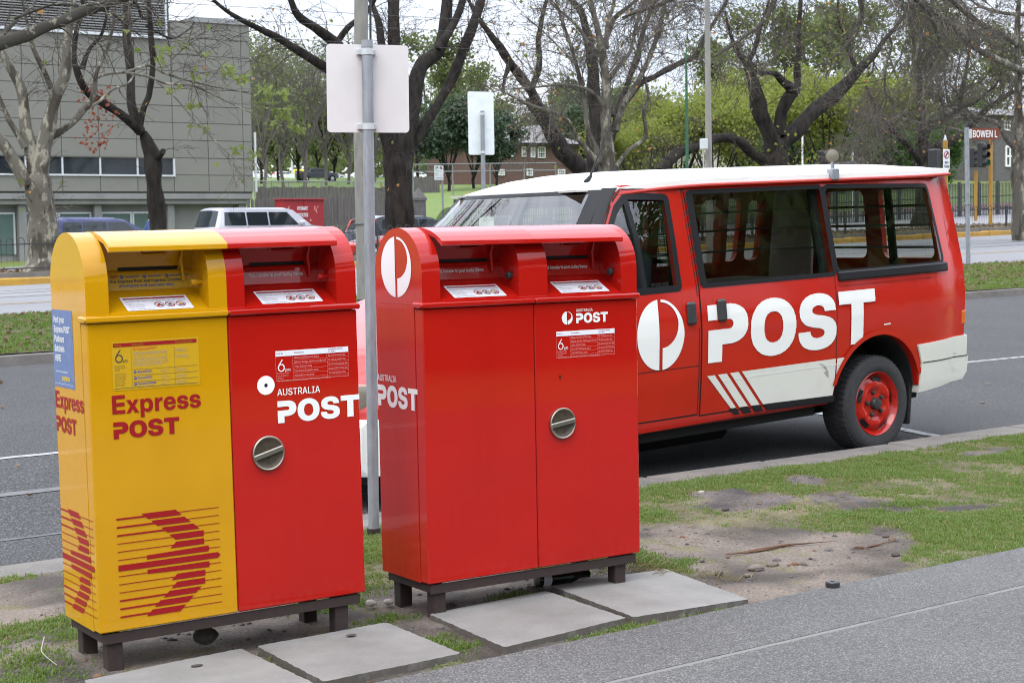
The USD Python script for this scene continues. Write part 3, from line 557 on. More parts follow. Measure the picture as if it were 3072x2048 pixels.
def slope_sheet(m2, x0, y0, z0, x1, y1, z1, off):   # a flat (u along x, v up the slope) print laid on a slope running along y
    v, f = tri2d(m2); d = np.array([0, y1 - y0, z1 - z0]); L = np.linalg.norm(d); d /= L; nrm = np.array([0, -d[2], d[1]])
    return np.array([x0, y0, z0]) + v[:, :1] * np.array([1, 0, 0]) + v[:, 1:] * d + nrm * off, f
SH = ((0.0, 1.172), (0.135, 1.243))          # shelf (y, z) front to back
FL = ((0.135, 1.243), (0.150, 1.300))        # flap
UPR = ((0.156, 1.303), (0.118, 1.405))       # upper plate leaning forward
def posting_box(i, loc, rot, lean, label, left, right, style):
    B = thing("posting_box", label, "post box", matrix=box_matrix(*loc, rot, lean), group="double posting boxes on the verge")
    mid = BW / 2
    halves = [(0, mid, left), (mid, BW, right)]
    # body behind the doors, one half of each colour
    for a, b, m in halves:
        part(B, "body", cbox(a, 0.062, BZ0, b, BD, BZL, 0.0015), m, label=None if left is right else ("yellow half of the body" if m is M["yellow"] else "red half of the body"))
    for a, b, m in halves:
        e0, e1 = (0.0, 0.0035) if a == 0 else (0.0015, 0.0)
        d = part(B, "door", cbox(a + e0 * 0, 0.0, BZ0 + 0.004, b - (0.0025 if a == 0 else 0), 0.058, BZL - 0.014, 0.004), m, 30, label=None if left is right else ("yellow door" if m is M["yellow"] else "red door"))
    part(B, "door_gap", cbox(0.004, 0.03, BZ0 + 0.006, BW - 0.004, 0.0615, BZL - 0.01), M["trim"])
    # lip under the head
    for a, b, m in halves:
        x0, x1 = (a - 0.010, b) if a == 0 else (a, b + 0.010)
        part(B, "lip", cbox(x0, -0.012, BZL - 0.012, x1, 0.062, BZL + 0.009, 0.005), m, 40)
    # head: end caps, divider, back shell, shelf
    cap = arch()
    part(B, "end_cap", prism(cap, 0.0, 0.076, "x"), left, 35); part(B, "end_cap", prism(cap, BW - 0.076, BW, "x"), right, 35)
    dv = arch(-0.003, zmax=1.398)
    if left is right: part(B, "divider", prism(dv, 0.418, 0.546, "x"), left, 35)
    else: part(B, "divider", prism(dv, 0.418, mid, "x"), left, 35); part(B, "divider", prism(dv, mid, 0.546, "x"), right, 35)
    core = Polygon([SH[0], SH[1], FL[1], UPR[0], UPR[1], (0.13, 1.415), (BD / 2, 1.418)] + [(BD / 2 + (ARC_R - 0.006) * math.cos(t), ARC_Z + 0.159 * math.sin(t)) for t in np.linspace(np.pi / 2, 0, 14)] + [(BD - 0.006, BZL - 0.004), (0.0, BZL - 0.004)])
    for a, b, m in ((0.0765, mid, left), (mid, BW - 0.0765, right)):
        part(B, "chute_front", prism(core, a, b, "x"), m, 20)
    # hood: one folded sheet, arch at the back, awning with a lip at the front
    back = [(BD / 2 + (ARC_R - 0.0005) * math.cos(t), ARC_Z + 0.1662 * math.sin(t)) for t in np.linspace(0, np.pi / 2, 16)]
    frt = [(0.12, 1.4365), (0.06, 1.4235), (0.02, 1.4085), (-0.010, 1.392), (-0.017, 1.386), (-0.0175, 1.372), (-0.012, 1.369), (-0.006, 1.374), (0.03, 1.3975), (0.08, 1.410), (BD / 2, 1.4195)]
    inn = [(BD / 2 + (ARC_R - 0.004) * math.cos(t), ARC_Z + 0.1605 * math.sin(t)) for t in np.linspace(np.pi / 2, 0, 16)]
    hood = Polygon([(BD - 0.0005, BZL + 0.01)] + back + frt + inn + [(BD - 0.004, BZL + 0.01)]).buffer(0)
    for a, b, m in ((0.0765, mid, left), (mid, BW - 0.0765, right)):
        part(B, "hood", prism(hood, a, b, "x"), m, 40)
    # what is inside each opening
    for k, (a, b, m) in enumerate(((0.0765, 0.418, left), (0.546, BW - 0.0765, right))):
        c = (a + b) / 2
        part(B, "letter_slot", slope_sheet(rrect(-0.105, 0.0035, 0.105, 0.016, 0.006), c + 0.02, *UPR[0], c, *UPR[1], 0.0015), M["trim"])
        ring = rrect(-0.055, 0.050, 0.055, 0.098, 0.014); ring = ring.difference(rrect(-0.043, 0.060, 0.043, 0.12, 0.010))
        v, f = slope_sheet(ring, c + 0.03, *UPR[0], c, *UPR[1], 0.004)
        tb = [(c + 0.03 + x, UPR[0][0] + (UPR[1][0] - UPR[0][0]) * t - 0.006, UPR[0][1] + (UPR[1][1] - UPR[0][1]) * t) for x, t in ((-0.05, 0.99), (-0.05, 0.66), (-0.044, 0.57), (-0.034, 0.54), (0.034, 0.54), (0.044, 0.57), (0.05, 0.66), (0.05, 0.99))]
        part(B, "pull_handle", tube(tb, 0.0055, 8), m, 60)
        part(B, "flap_edge", cbox(a + 0.002, 0.1445, 1.2965, b - 0.002, 0.153, 1.3025, 0.002), m, 30)
        # stay bracket at the right of each opening
        part(B, "stay", tube([(b - 0.040, 0.115, 1.405), (b - 0.040, 0.120, 1.36), (b - 0.043, 0.128, 1.335), (b - 0.036, 0.132, 1.29), (b - 0.034, 0.136, 1.268)], [0.006, 0.005, 0.009, 0.005, 0.006], 8), m, 60)
        if style == "red": part(B, "knob", lathe([(0, -0.004), (0.012, -0.004), (0.0145, 0.0), (0.0145, 0.012), (0.011, 0.017), (0.006, 0.018), (0, 0.018)], 16, "x", (b - 0.0165, 0.055, 1.253)), M["black"], 40)
        else: part(B, "lug", lathe([(0, -0.012), (0.010, -0.012), (0.011, 0.004), (0.008, 0.01), (0.006, 0.03), (0, 0.03)], 14, "x", (b - 0.026, 0.06, 1.262)), m, 40)
        # warning label on the shelf
        lw, lh = 0.228, 0.088; lx = (0.142, 0.615)[k]
        lb = part(B, "notice_label", slope_sheet(rrect(0, 0, lw, lh, 0.004), lx, SH[0][0] + 0.012, SH[0][1] + 0.0063, lx, *SH[1], 0.0012), M["label"])
        pr = lambda nm, g, m2: part(lb, nm, slope_sheet(g, lx, SH[0][0] + 0.012, SH[0][1] + 0.0063, lx, *SH[1], 0.0020), M[m2])
        pr("red_bar", sbox(0.008, lh - 0.017, lw - 0.008, lh - 0.008).difference(rows_of_text(["Dangerous goods must not be posted"], 0.012, lh - 0.0147, 0.0045, 0.01, 600)), "print_red")
        pr("small_print", rows_of_text(["Heavy penalties apply to persons who post dangerous goods, these include the following"], 0.010, lh - 0.030, 0.0042, 0.01, 700, 0.8, lw - 0.02), "print_black")
        pr("small_print", unary_union([rows_of_text(["Remember", "If you are unsure about your", "article do not post it here, ask", "at the counter of your nearest", "post office for some advice"], 0.012, lh - 0.044, 0.0036, 0.0068, 400, 0.8, 0.078), rows_of_text(["Dangerous goods enquiries 13 13 18"], 0.012, 0.006, 0.004, 0.01, 700, 0.8, 0.09)]), "print_grey")
        for j, cols in enumerate((("print_red", "print_orange", "print_black"), ("print_green", "print_grey", "print_palered"), ("print_yellow", "print_blue", "print_red"))):
            cx, cz = 0.118 + j * 0.037, 0.032
            pr("symbol", affinity.translate(Polygon([(-0.010, -0.006), (0.002, 0.010), (0.007, 0.001), (0.0, -0.004)]), cx, cz), cols[0])
            pr("symbol", affinity.translate(Polygon([(0.001, -0.009), (0.011, -0.006), (0.010, 0.001), (0.004, -0.002)]), cx, cz), cols[2])
            pr("symbol", affinity.translate(Polygon([(-0.009, -0.011), (0.0, -0.0105), (0.0, -0.0065), (-0.008, -0.006)]), cx, cz), cols[1])
            rg = Point(cx, cz).buffer(0.0165, 14).difference(Point(cx, cz).buffer(0.0142, 14)).union(affinity.rotate(sbox(cx - 0.0155, cz - 0.0012, cx + 0.0155, cz + 0.0012), -45))
            v, f = slope_sheet(rg, lx, SH[0][0] + 0.012, SH[0][1] + 0.0063, lx, *SH[1], 0.0026); part(lb, "prohibition_ring", (v, f), M["print_red"])
    # writing on the flaps
    def flap_text(g, x, m, nm="lettering"): part(B, nm, slope_sheet(g, x, *FL[0], x, *FL[1], 0.0012), M[m])
    pull = "Pull handle to post bulky items"
    g = text_poly(pull, 0.0125, 480, 0.83, 40); w = g.bounds[2]
    if style == "red":
        flap_text(affinity.translate(affinity.scale(g, 0.205 / w, 1, origin=(0, 0)), 0, 0.026), 0.145, "print_white")
    flap_text(affinity.translate(affinity.scale(g, 0.205 / w, 1, origin=(0, 0)), 0, 0.026), 0.625, "print_white")
    if style != "red":
        st = part(B, "flap_sticker", slope_sheet(rrect(0, 0.002, 0.295, 0.058, 0.003), 0.105, *FL[0], 0.105, *FL[1], 0.001), M["sticker_yellow"])
        def fs(g, m): part(st, "print", slope_sheet(g, 0.105, *FL[0], 0.105, *FL[1], 0.0018), M[m])
        fs(affinity.translate(affinity.scale(text_poly("For Express Post and Express Courier", 0.0105, 800, 1, 40), 1), 0.030, 0.022), "print_black") if False else None
        a = text_poly("For Express Post and Express Courier", 0.0105, 800, 1, 40); fs(affinity.translate(affinity.scale(a, 0.245 / a.bounds[2], 1, origin=(0, 0)), 0.028, 0.024), "print_black")
        a = text_poly("envelopes and satchels only", 0.0105, 700, 1, 40); fs(affinity.translate(affinity.scale(a, 0.19 / a.bounds[2], 1, origin=(0, 0)), 0.055, 0.009), "print_blue")
        fs(rows_of_text(["Express", "POST"], 0.030, 0.046, 0.006, 0.007, 800), "print_red")
        for j, t in enumerate(("ExpressPOST", "ExpressPOST", "ExpressCOURIER")):
            x = 0.068 + 0.078 * j
            fs(unary_union([Point(x, 0.0435).buffer(0.0065, 10).difference(sbox(x - 0.007, 0.0425, x + 0.002, 0.0445)), affinity.translate(text_poly(t, 0.0062, 800, 0.85, 28), x + 0.012, 0.0415)]), "print_blue")
    # latch dish with its bar
    la = (0.608, 0.598)[i], (0.675, 0.687)[i]; R = 0.057
    ds = part(B, "latch", lathe([(R, -0.0005), (R, -0.009), (R - 0.004, -0.0105), (R - 0.007, -0.009), (R - 0.013, -0.004), (R - 0.022, -0.0018), (0.0, -0.0012)], 36, "y", (la[0], 0.0, la[1])), M["dish"], 40)
    # recess is read through the dark dish; bar across it
    c, s = math.cos(math.radians(15 if i == 0 else 8)), math.sin(math.radians(15 if i == 0 else 8)); bv, bf = cbox(-R + 0.001, -0.0155, -0.0095, R - 0.001, -0.0035, 0.0095, 0.003)
    bv = np.column_stack([bv[:, 0] * c - bv[:, 2] * s + la[0], bv[:, 1], bv[:, 0] * s + bv[:, 2] * c + la[1]]); part(ds, "latch_bar", (bv, bf), M["chrome"], 30)
    part(ds, "rim", lathe([(R + 0.002, 0.0005), (R + 0.002, -0.010), (R - 0.001, -0.0125), (R - 0.0045, -0.0105), (R - 0.0045, -0.007)], 36, "y", (la[0], 0.0, la[1])), M["chrome"], 40)
    # stand: rusty angle frame and four legs
    fz0, fz1 = BZ0 - 0.035, BZ0 - 0.001
    for nm, bx in (("stand_rail", (0.012, 0.006, fz0, 0.945, 0.014, fz1)), ("stand_rail", (0.012, BD - 0.032, fz0, 0.945, BD - 0.024, fz1)), ("stand_rail", (0.012, 0.0145, fz0 + 0.004, 0.020, BD - 0.0325, fz1 - 0.001)), ("stand_rail", (0.937, 0.0145, fz0 + 0.004, 0.945, BD - 0.0325, fz1 - 0.001))):
        part(B, nm, cbox(*bx, 0.001), M["rust"])
    for x in (0.028, 0.850):
        for y in (0.016, BD - 0.085): part(B, "leg", cbox(x, y, -0.15, x + 0.052, y + 0.05, fz0 + 0.03, 0.003), M["rust"])
    return B
def decal(B, name, g, m, y=-0.0012, label=None): return part(B, name, flat_xz(g, y), M[m], label=label)
def side_decal(B, name, g, m, x=-0.0012, parent=None):     # on the left end: polygon (across from back edge, z); across runs back to front
    v, f = tri2d(g); w = np.column_stack([np.full(len(v), x), BD - v[:, 0], v[:, 1]]); return part(parent or B, name, (w, f), M[m])
X1, Y1, R1 = 2.0674, 4.9567, -0.0711
b1 = posting_box(0, (X1, Y1), R1, 0.0098, "posting box with a yellow left half and a red right half", M["yellow"], M["red"], "mixed")
b2 = posting_box(1, (3.2857, 4.8696), -0.0715, 0.0029, "all red posting box with two openings, beside the grey sign post", M["red"], M["red"], "red")
for B in (b1, b2): B.GetPrim().ClearCustomDataByKey("group")
# box 1: yellow door
sc = decal(b1, "timetable_sticker", rrect(0.078, 0.926, 0.374, 1.084, 0.004), "sticker_yellow", -0.0008)
def sc_(nm, g, m, y=-0.0016, par=None): return part(par, nm, flat_xz(g, y), M[m])
bar = sbox(0.083, 1.066, 0.367, 1.078).difference(unary_union([rows_of_text(["Post by"], 0.086, 1.069, 0.006, 0.01, 700), rows_of_text(["Destination"], 0.145, 1.069, 0.006, 0.01, 700), rows_of_text(["Service Standard"], 0.292, 1.069, 0.006, 0.01, 700)]))
sc_("header_bar", bar, "print_red", par=sc)
g6 = text_poly("6", 0.041, 330, 0.95, 120); sc_("print", unary_union([affinity.translate(g6, 0.084, 1.016), affinity.translate(text_poly("pm", 0.010, 400, 0.9, 40), 0.113, 1.016), rows_of_text(["Sunday to Friday", "including Public", "Holidays"], 0.085, 1.003, 0.004, 0.0068, 400, .8, 0.042),
    rows_of_text(["Clearance times may", "vary at this box during", "the Christmas period,", "please ask for details", "at your local office", "or call our customer", "line for times today"], 0.085, 0.978, 0.0033, 0.0063, 400, .8, 0.048)]), "print_black", par=sc)
sc_("print", affinity.translate(text_poly("ExpressPOST", 0.0085, 800, 0.85, 40), 0.162, 1.053), "print_orange", par=sc); sc_("print", Point(0.153, 1.057).buffer(0.005, 10), "print_orange", par=sc)
body_ = ["Delivery Network next business day for articles posted", "to and from addresses within the Express Post network"] + ["Adelaide, Ballarat, Bendigo, Brisbane, Cairns, Canberra", "Darwin, Geelong, Gold Coast, Hobart, Launceston, Perth", "Melbourne, Newcastle, Sydney, Toowoomba, Townsville,", "Albury, Wodonga, Warrnambool, Wollongong, Traralgon", "and other towns as listed in the network guide"]
sc_("print", unary_union([rows_of_text(body_[:2], 0.148, 1.043, 0.004, 0.0065, 500, .8, 0.138), rows_of_text(body_[2:], 0.148, 1.026, 0.004, 0.0065, 400, .8, 0.138), rows_of_text(["Guaranteed delivery", "next business day"], 0.292, 1.046, 0.004, 0.0065, 400, .8, 0.07), rows_of_text(["Guaranteed delivery", "by two business days"], 0.292, 1.026, 0.004, 0.0065, 400, .8, 0.07)]), "print_grey", par=sc)
sc_("rule", unary_union([sbox(0.146, z, 0.367, z + 0.0009) for z in (0.990, 0.970, 0.950)] + [sbox(0.083, 0.932, 0.367, 0.9334), sbox(0.288, 0.935, 0.2886, 1.062), sbox(0.142, 0.935, 0.1426, 1.062)]), "print_black", par=sc)
for z in (0.978, 0.958, 0.939):
    sc_("print", unary_union([Point(0.153, z + 0.004).buffer(0.005, 10).difference(sbox(0.146, z + 0.003, 0.155, z + 0.005)), affinity.translate(text_poly("ExpressPOST" if z > 0.94 else "ExpressCOURIER", 0.006, 800, 0.85, 28), 0.162, z + 0.002)]), "print_blue", par=sc)
    sc_("print", unary_union([rows_of_text(["Platinum service to addresses"], 0.162, z - 0.004, 0.0032, 0.006, 400, .8, 0.07), rows_of_text(["Same day where", "available"], 0.24, z + 0.003, 0.0034, 0.006, 400, .8, 0.045), rows_of_text(["Guaranteed delivery", "to the network today"], 0.292, z + 0.003, 0.0034, 0.006, 400, .8, 0.07)]), "print_grey", par=sc)
decal(b1, "lettering", text_fit("Express", 0.072, 0.374, 0.851, 0.060, 780, 160), "print_red")
decal(b1, "lettering", post_word(0.073, 0.296, 0.770, 0.056), "print_red")
decal(b1, "stripe_emblem", express_mark(0.070, 0.423, 0.184, 0.519), "print_red")
# box 1: yellow end
bs = side_decal(b1, "blue_notice", rrect(0.002, 0.926, 0.210, 1.183, 0.003), "sticker_blue", -0.0008)
for k, t in enumerate(("Post your", "Express POST", "Platinum", "Satchels", "HERE")):
    g = text_poly(t, 0.022, 750, 0.78, 60); side_decal(b1, "print", affinity.translate(g, 0.020, 1.140 - 0.032 * k), "print_white", -0.0016, parent=bs)
side_decal(b1, "print", rows_of_text(["Guaranteed next business day delivery"], 0.022, 0.975, 0.006, 0.01, 500, .8, 0.14), "print_white", -0.0016, parent=bs)
side_decal(b1, "print", affinity.translate(text_poly("EXPRESS", 0.014, 900, 0.9, 40), 0.085, 0.949), "print_yellow", -0.0016, parent=bs)
side_decal(b1, "print", sbox(0.01, 0.937, 0.2, 0.938), "print_white", -0.0016, parent=bs)
side_decal(b1, "lettering", text_fit("Express", 0.002, 0.291, 0.855, 0.056, 780, 160), "print_red")
side_decal(b1, "lettering", post_word(0.002, 0.208, 0.774, 0.054), "print_red")
side_decal(b1, "stripe_emblem", express_mark(-0.003 + 0.004, 0.330, 0.187, 0.518), "print_red")
# box 1: red door
def timetable(B, x0, x1, z0, z1):
    w, h = x1 - x0, z1 - z0
    t = decal(B, "timetable", sbox(x0, z1 - 0.17 * h, x1, z1).difference(unary_union([rows_of_text(["Post by"], x0 + 0.01 * w, z1 - 0.11 * h, 0.006, 0.01, 600), rows_of_text(["Destination"], x0 + 0.25 * w, z1 - 0.11 * h, 0.006, 0.01, 600), rows_of_text(["Scheduled delivery", "for letters"], x0 + 0.72 * w, z1 - 0.07 * h, 0.0055, 0.0075, 600, .8)])), "label", -0.0008)
    lines = [sbox(x0, z0 + 0.07 * h, x1, z0 + 0.082 * h)] + [sbox(x0 + 0.23 * w, z0 + h * (0.14 + 0.138 * k), x1, z0 + h * (0.14 + 0.138 * k) + 0.0006) for k in range(5)] + [sbox(x0 + q * w, z0 + 0.1 * h, x0 + q * w + 0.0006, z1 - 0.17 * h) for q in (0.23, 0.70)] + [sbox(x0, z0 + 0.08 * h, x0 + 0.0006, z1 - 0.17 * h), sbox(x1 - 0.0006, z0 + 0.08 * h, x1, z1 - 0.17 * h)]
    part(t, "rule", flat_xz(unary_union(lines), -0.0008), M["print_palered"])
    part(t, "print", flat_xz(unary_union([affinity.translate(text_poly("6", 0.37 * h, 330, 0.95, 120), x0 + 0.012 * w, z0 + 0.36 * h), affinity.translate(text_poly("pm", 0.011, 400, 0.9, 40), x0 + 0.125 * w, z0 + 0.36 * h)]), -0.0008), M["print_white"])
    part(t, "print", flat_xz(unary_union([rows_of_text(["Sunday to Friday", "including Public", "Holidays"], x0 + 0.015 * w, z0 + 0.28 * h, 0.0048, 0.075 * h, 400, .85, 0.2 * w)] +
        [rows_of_text(["Melbourne Metropolitan Areas", "Ballarat, Bendigo, Geelong and Morwell", "Other Victorian areas", "Interstate metropolitan areas", "Interstate country areas"], x0 + 0.25 * w, z0 + 0.735 * h, 0.0055, 0.138 * h, 500, .85, 0.44 * w), rows_of_text(["By next business day", "By next business day", "By second business day", "By second business day", "By third business day"], x0 + 0.72 * w, z0 + 0.735 * h, 0.0055, 0.138 * h, 500, .85, 0.27 * w),
         rows_of_text(["For information on deliveries and other POST services call 13 13 18"], x0 + 0.02 * w, z0 + 0.005, 0.0055, 0.01, 500, .9, 0.72 * w)]), -0.0008), M["print_palered"])
timetable(b1, 0.649, 0.926, 0.908, 1.018)
decal(b1, "lettering", text_fit("AUSTRALIA", 0.651, 0.812, 0.866, 0.023, 520, 80), "sticker_white")
decal(b1, "lettering", post_word(0.650, BW - 0.001, 0.771, 0.078), "sticker_white")
ring = decal(b1, "round_reflector", Point(0.610, 0.905).buffer(0.032, 24), "reflector", -0.0012); part(ring, "centre_hole", flat_xz(Point(0.610, 0.905).buffer(0.0065, 14), -0.0018), M["trim"])
# box 2
side_decal(b2, "emblem", emblem(BD - 0.186, 1.294, 0.226, 0.222), "print_white")
side_decal(b2, "lettering", text_fit("AUSTRALIA", 0.002, 0.146, 0.868, 0.023, 520, 80), "print_white")
side_decal(b2, "lettering", post_word(0.002, 0.302, 0.772, 0.082), "print_white")
decal(b2, "emblem", emblem(0.631, 1.0845, 0.050, 0.050), "sticker_white")
decal(b2, "lettering", text_fit("AUSTRALIA", 0.672, 0.750, 1.1065, 0.0105, 560, 60), "sticker_white")
decal(b2, "lettering", post_word(0.672, 0.822, 1.062, 0.039), "sticker_white")
timetable(b2, 0.579, 0.853, 0.928, 1.035)
decal(b2, "keyhole", Point(0.593, 0.865).buffer(0.0045).union(sbox(0.591, 0.852, 0.595, 0.865)), "trim")
# ------------------------------------------------------------------ the van.  s: forward of the rear axle, d: away from the near side, z above the road
VX, VY, VRAKE = 8.7293, 7.3535, 0.0334
VW = 2.02
def vtumble(z):  return np.interp(z, [0.25, 0.42, 0.68, 0.96, 1.06, 1.24, 1.84, 1.90, 1.94, 1.965, 1.99], [0.085, 0.05, 0.020, 0.0, 0.0, 0.014, 0.125, 0.15, 0.21, 0.30, 0.46])
def vwarp(P):
    P = np.asarray(P, float).copy(); s, d, z = P[:, 0], P[:, 1], P[:, 2]
    hw = VW / 2; q = (d - hw) / hw
    nose = np.clip((s - 3.0) / 1.15, 0, 1); back = np.clip((-0.55 - s) / 0.4, 0, 1)
    inset = vtumble(z) + 0.22 * nose ** 2 + 0.05 * back ** 2
    inset = inset + 0.09 * np.clip((s - 1.6) / 0.6, 0, 1) ** 2 * np.clip((z - 1.55) / 0.3, 0, 1)
    d2 = hw + q * (hw - inset)
    s2 = s - 0.16 * np.abs(q) ** 3 * np.clip((s - 2.2) / 1.2, 0, 1) + 0.085 * np.abs(q) ** 6 * back + 0.0 * back
    return np.column_stack([-s2, d2, z])
_c, _s = math.cos(VRAKE), math.sin(VRAKE)
VM = np.eye(4); VM[:3, 0] = [_c, 0, _s]; VM[:3, 1] = [0, 1, 0]; VM[:3, 2] = [-_s, 0, _c]; VM[:3, 3] = [VX, VY, -0.12]
V_ = thing("post_van", "red and white post van parked at the kerb behind the boxes", "van", matrix=VM)
def vfine(v, f, e=0.09):
    m = man(v, f)
    if not m.is_empty(): return arr(m.refine_to_length(e))
    v, f = trimesh.remesh.subdivide_to_size(np.asarray(v, float), np.asarray(f), e, max_iter=10); return v, f
def vpart(name, v, f, m, smooth=30, parent=None, label=None, e=0.09, fine=True):
    if fine: v, f = vfine(v, f, e)
    w = vwarp(v); return part(parent or V_, name, (w, np.asarray(f)[:, ::-1] * 1), m, smooth, label=label)
def vprint(name, poly, m, off=0.004, e=0.035, parent=None, label=None, far=False):
    v, f = tri2d(poly, e); d = np.full(len(v), VW + off if far else -off); return part(parent or V_, name, (vwarp(np.column_stack([v[:, 0], d, v[:, 1]])), f), m, True, label=label)
SC = 3.05       # front axle
side = Polygon([(-1.04, 0.42), (-1.065, 0.72), (-1.07, 1.2), (-1.05, 1.60), (-1.03, 1.885), (2.10, 1.885), (2.19, 1.80), (2.80, 1.24), (3.28, 1.13), (3.70, 0.98), (3.98, 0.82), (4.09, 0.70), (4.12, 0.60), (4.12, 0.42), (3.9, 0.36)])
wa_r, wa_f = Point(0.0, 0.36).buffer(0.445, 32), Point(SC, 0.44).buffer(0.44, 32)
shell = side.difference(wa_r).difference(wa_f)
def P3(poly, a, b):
    v, f = prism(poly, a, b, "y"); return man(v, f)
def fix(m):  # outward facing whatever the polygon's order was
    return m
outer = P3(shell, 0, VW); inner = P3(side.buffer(-0.05, join_style=2).difference(wa_r.buffer(0.05)).difference(wa_f.buffer(0.05)), 0.05, VW - 0.05)
w_front = Polygon([(1.83, 1.245), (1.815, 1.80), (2.10, 1.815), (2.18, 1.75), (2.68, 1.245)]).buffer(-0.02).buffer(0.02)
w_slide = rrect(0.43, 1.245, 1.645, 1.825, 0.03); w_rear = rrect(-0.80, 1.245, 0.405, 1.82, 0.07)
w_rear_v = Polygon([(-0.775, 1.255), (-0.70, 1.80), (0.405, 1.825), (0.405, 1.255)]).buffer(-0.05).buffer(0.05)
far_windows = [rrect(1.85, 1.28, 2.35, 1.78, 0.08), rrect(0.50, 1.27, 1.0, 1.76, 0.09), rrect(1.07, 1.27, 1.60, 1.76, 0.09), rrect(-0.60, 1.27, -0.16, 1.76, 0.07), rrect(-0.86, 1.27, -0.69, 1.74, 0.05), rrect(0.02, 1.27, 0.40, 1.76, 0.09)]
holes = [P3(g, -0.2, 0.2) for g in (w_front, w_slide, w_rear_v)] + [P3(g, VW - 0.2, VW + 0.2) for g in far_windows]
# windscreen and rear window openings: cut across
ws_cut = man(*prism(Polygon([(0.16, 1.255), (VW - 0.16, 1.255), (VW - 0.24, 1.845), (0.24, 1.845)]).buffer(-0.04).buffer(0.04), 2.1, 3.4, "x"))
rw_cut = man(*prism(unary_union([rrect(0.27, 1.27, 0.80, 1.78, 0.06), rrect(0.97, 1.27, 1.42, 1.78, 0.06)]), -1.4, -0.8, "x"))
hull_ = outer - inner
for h_ in holes + [ws_cut, rw_cut]: hull_ = hull_ - h_
bv, bf = arr(hull_.refine_to_length(0.085))
part(V_, "body", (vwarp(bv), bf[:, ::-1]), M["vanred"], 28)
# white roof: its own panel, crowned, from gutter to gutter
nu, nv = 48, 30; S_, Q_ = np.meshgrid(np.linspace(-0.965, 2.60, nu), np.linspace(-1, 1, nv), indexing="ij")
hw = VW / 2
front_cut = 2.40 - 0.26 * np.abs(Q_) ** 2.5
S2 = -1.008 + (S_ + 0.965) / (2.60 + 0.965) * (front_cut + 1.008)
tt = (S_ + 0.965) / (2.60 + 0.965)
crown = 1.905 + 0.075 * (1 - np.abs(Q_) ** 3.2); crown = crown - (crown - 1.868) * np.clip((tt - 0.74) / 0.26, 0, 1) ** 2.4 - (crown - 1.915) * 0.75 * np.clip((0.20 - tt) / 0.20, 0, 1) ** 1.6
rib = 0.005 * (np.abs(((Q_ * 4.5) % 1) - 0.5) < 0.17) * (np.abs(Q_) < 0.86) * (tt < 0.9) * (tt > 0.03)
D2 = hw + Q_ * (hw - 0.118 - 0.09 * np.clip((tt - 0.80) / 0.2, 0, 1) ** 2); Zr = crown + rib
s3 = S2 + 0.095 * np.abs(Q_) ** 6 * np.clip((-0.55 - S2) / 0.4, 0, 1) 
P = np.stack([-s3, D2, Zr], -1)
ii = np.arange(nu - 1)[:, None] * nv + np.arange(nv - 1)[None]; q = np.stack([ii, ii + nv, ii + nv + 1, ii + 1], -1).reshape(-1, 4)
def skirt(P, drop):
    b = np.concatenate([P[:, 0], P[-1, 1:], P[::-1, -1][1:], P[0, ::-1][1:-1]]); n = len(b); lo = b - [0, 0, drop]
    k = np.arange(n); return np.vstack([b, lo]), np.stack([k, (k + 1) % n, (k + 1) % n + n, k + n], 1)
rb = MB().add(P.reshape(-1, 3), q); rb.add(*skirt(P, 0.035)); part(V_, "roof", rb, M["vanwhite"], 40)
gut = MB()
for k in (0, -1):
    line = P[:, k] + np.array([0, -0.010 if k == 0 else 0.010, -0.040]); part(V_, "rain_gutter", tube(line, 0.011, 8), M["vanred"], 40)
# glass
def vglass(name, poly, m, far=False, off=-0.012):
    d = VW - off if not far else None
    v, f = tri2d(poly, 0.12); dd = np.full(len(v), (VW + off) if far else -off); return part(V_, name, (vwarp(np.column_stack([v[:, 0], dd, v[:, 1]])), f), m, True)
vglass("front_door_window", w_front.buffer(0.012), M["frontglass"], off=-0.015)
vglass("sliding_door_window", w_slide.buffer(0.012), M["tinted"], off=0.004)
vglass("rear_side_window", w_rear_v.buffer(0.012), M["tinted"], off=0.004)
for g in far_windows: vglass("far_side_window", g.buffer(0.015), M["tinted"], far=True, off=-0.02)
# windscreen: a curved sheet between the pillars
nu, nv = 26, 44; T_, Q2 = np.meshgrid(np.linspace(0, 1, nu), np.linspace(-1, 1, nv), indexing="ij")
zz = 1.225 + T_ * (1.862 - 1.225); s0 = (2.98 - 0.10 * np.abs(Q2) ** 2.5) * (1 - T_) + T_ * (2.405 - 0.225 * np.abs(Q2) ** 2.5)
wsP = vwarp(np.stack([(s0 + 0.012 + 0.0 * Q2).ravel(), (hw + Q2 * (hw - 0.055)).ravel(), zz.ravel()], -1))
ii = np.arange(nu - 1)[:, None] * nv + np.arange(nv - 1)[None]; q = np.stack([ii, ii + nv, ii + nv + 1, ii + 1], -1).reshape(-1, 4)
qc = np.abs(np.stack([Q2.ravel()[q].mean(1), (T_.ravel()[q].mean(1) - 0.5) * 2], 1)); edge = (qc[:, 0] > 0.93) | (T_.ravel()[q].mean(1) > 0.955) | (T_.ravel()[q].mean(1) < 0.05)
part(V_, "windscreen", (wsP, q[~edge]), M["windscreen"], True); part(V_, "screen_border", (wsP, q[edge]), M["trim"], True)
vpart("header_rail", *cbox(1.98, 0.25, 1.80, 2.14, VW - 0.25, 1.86, 0.01), M["inner"], e=0.3)
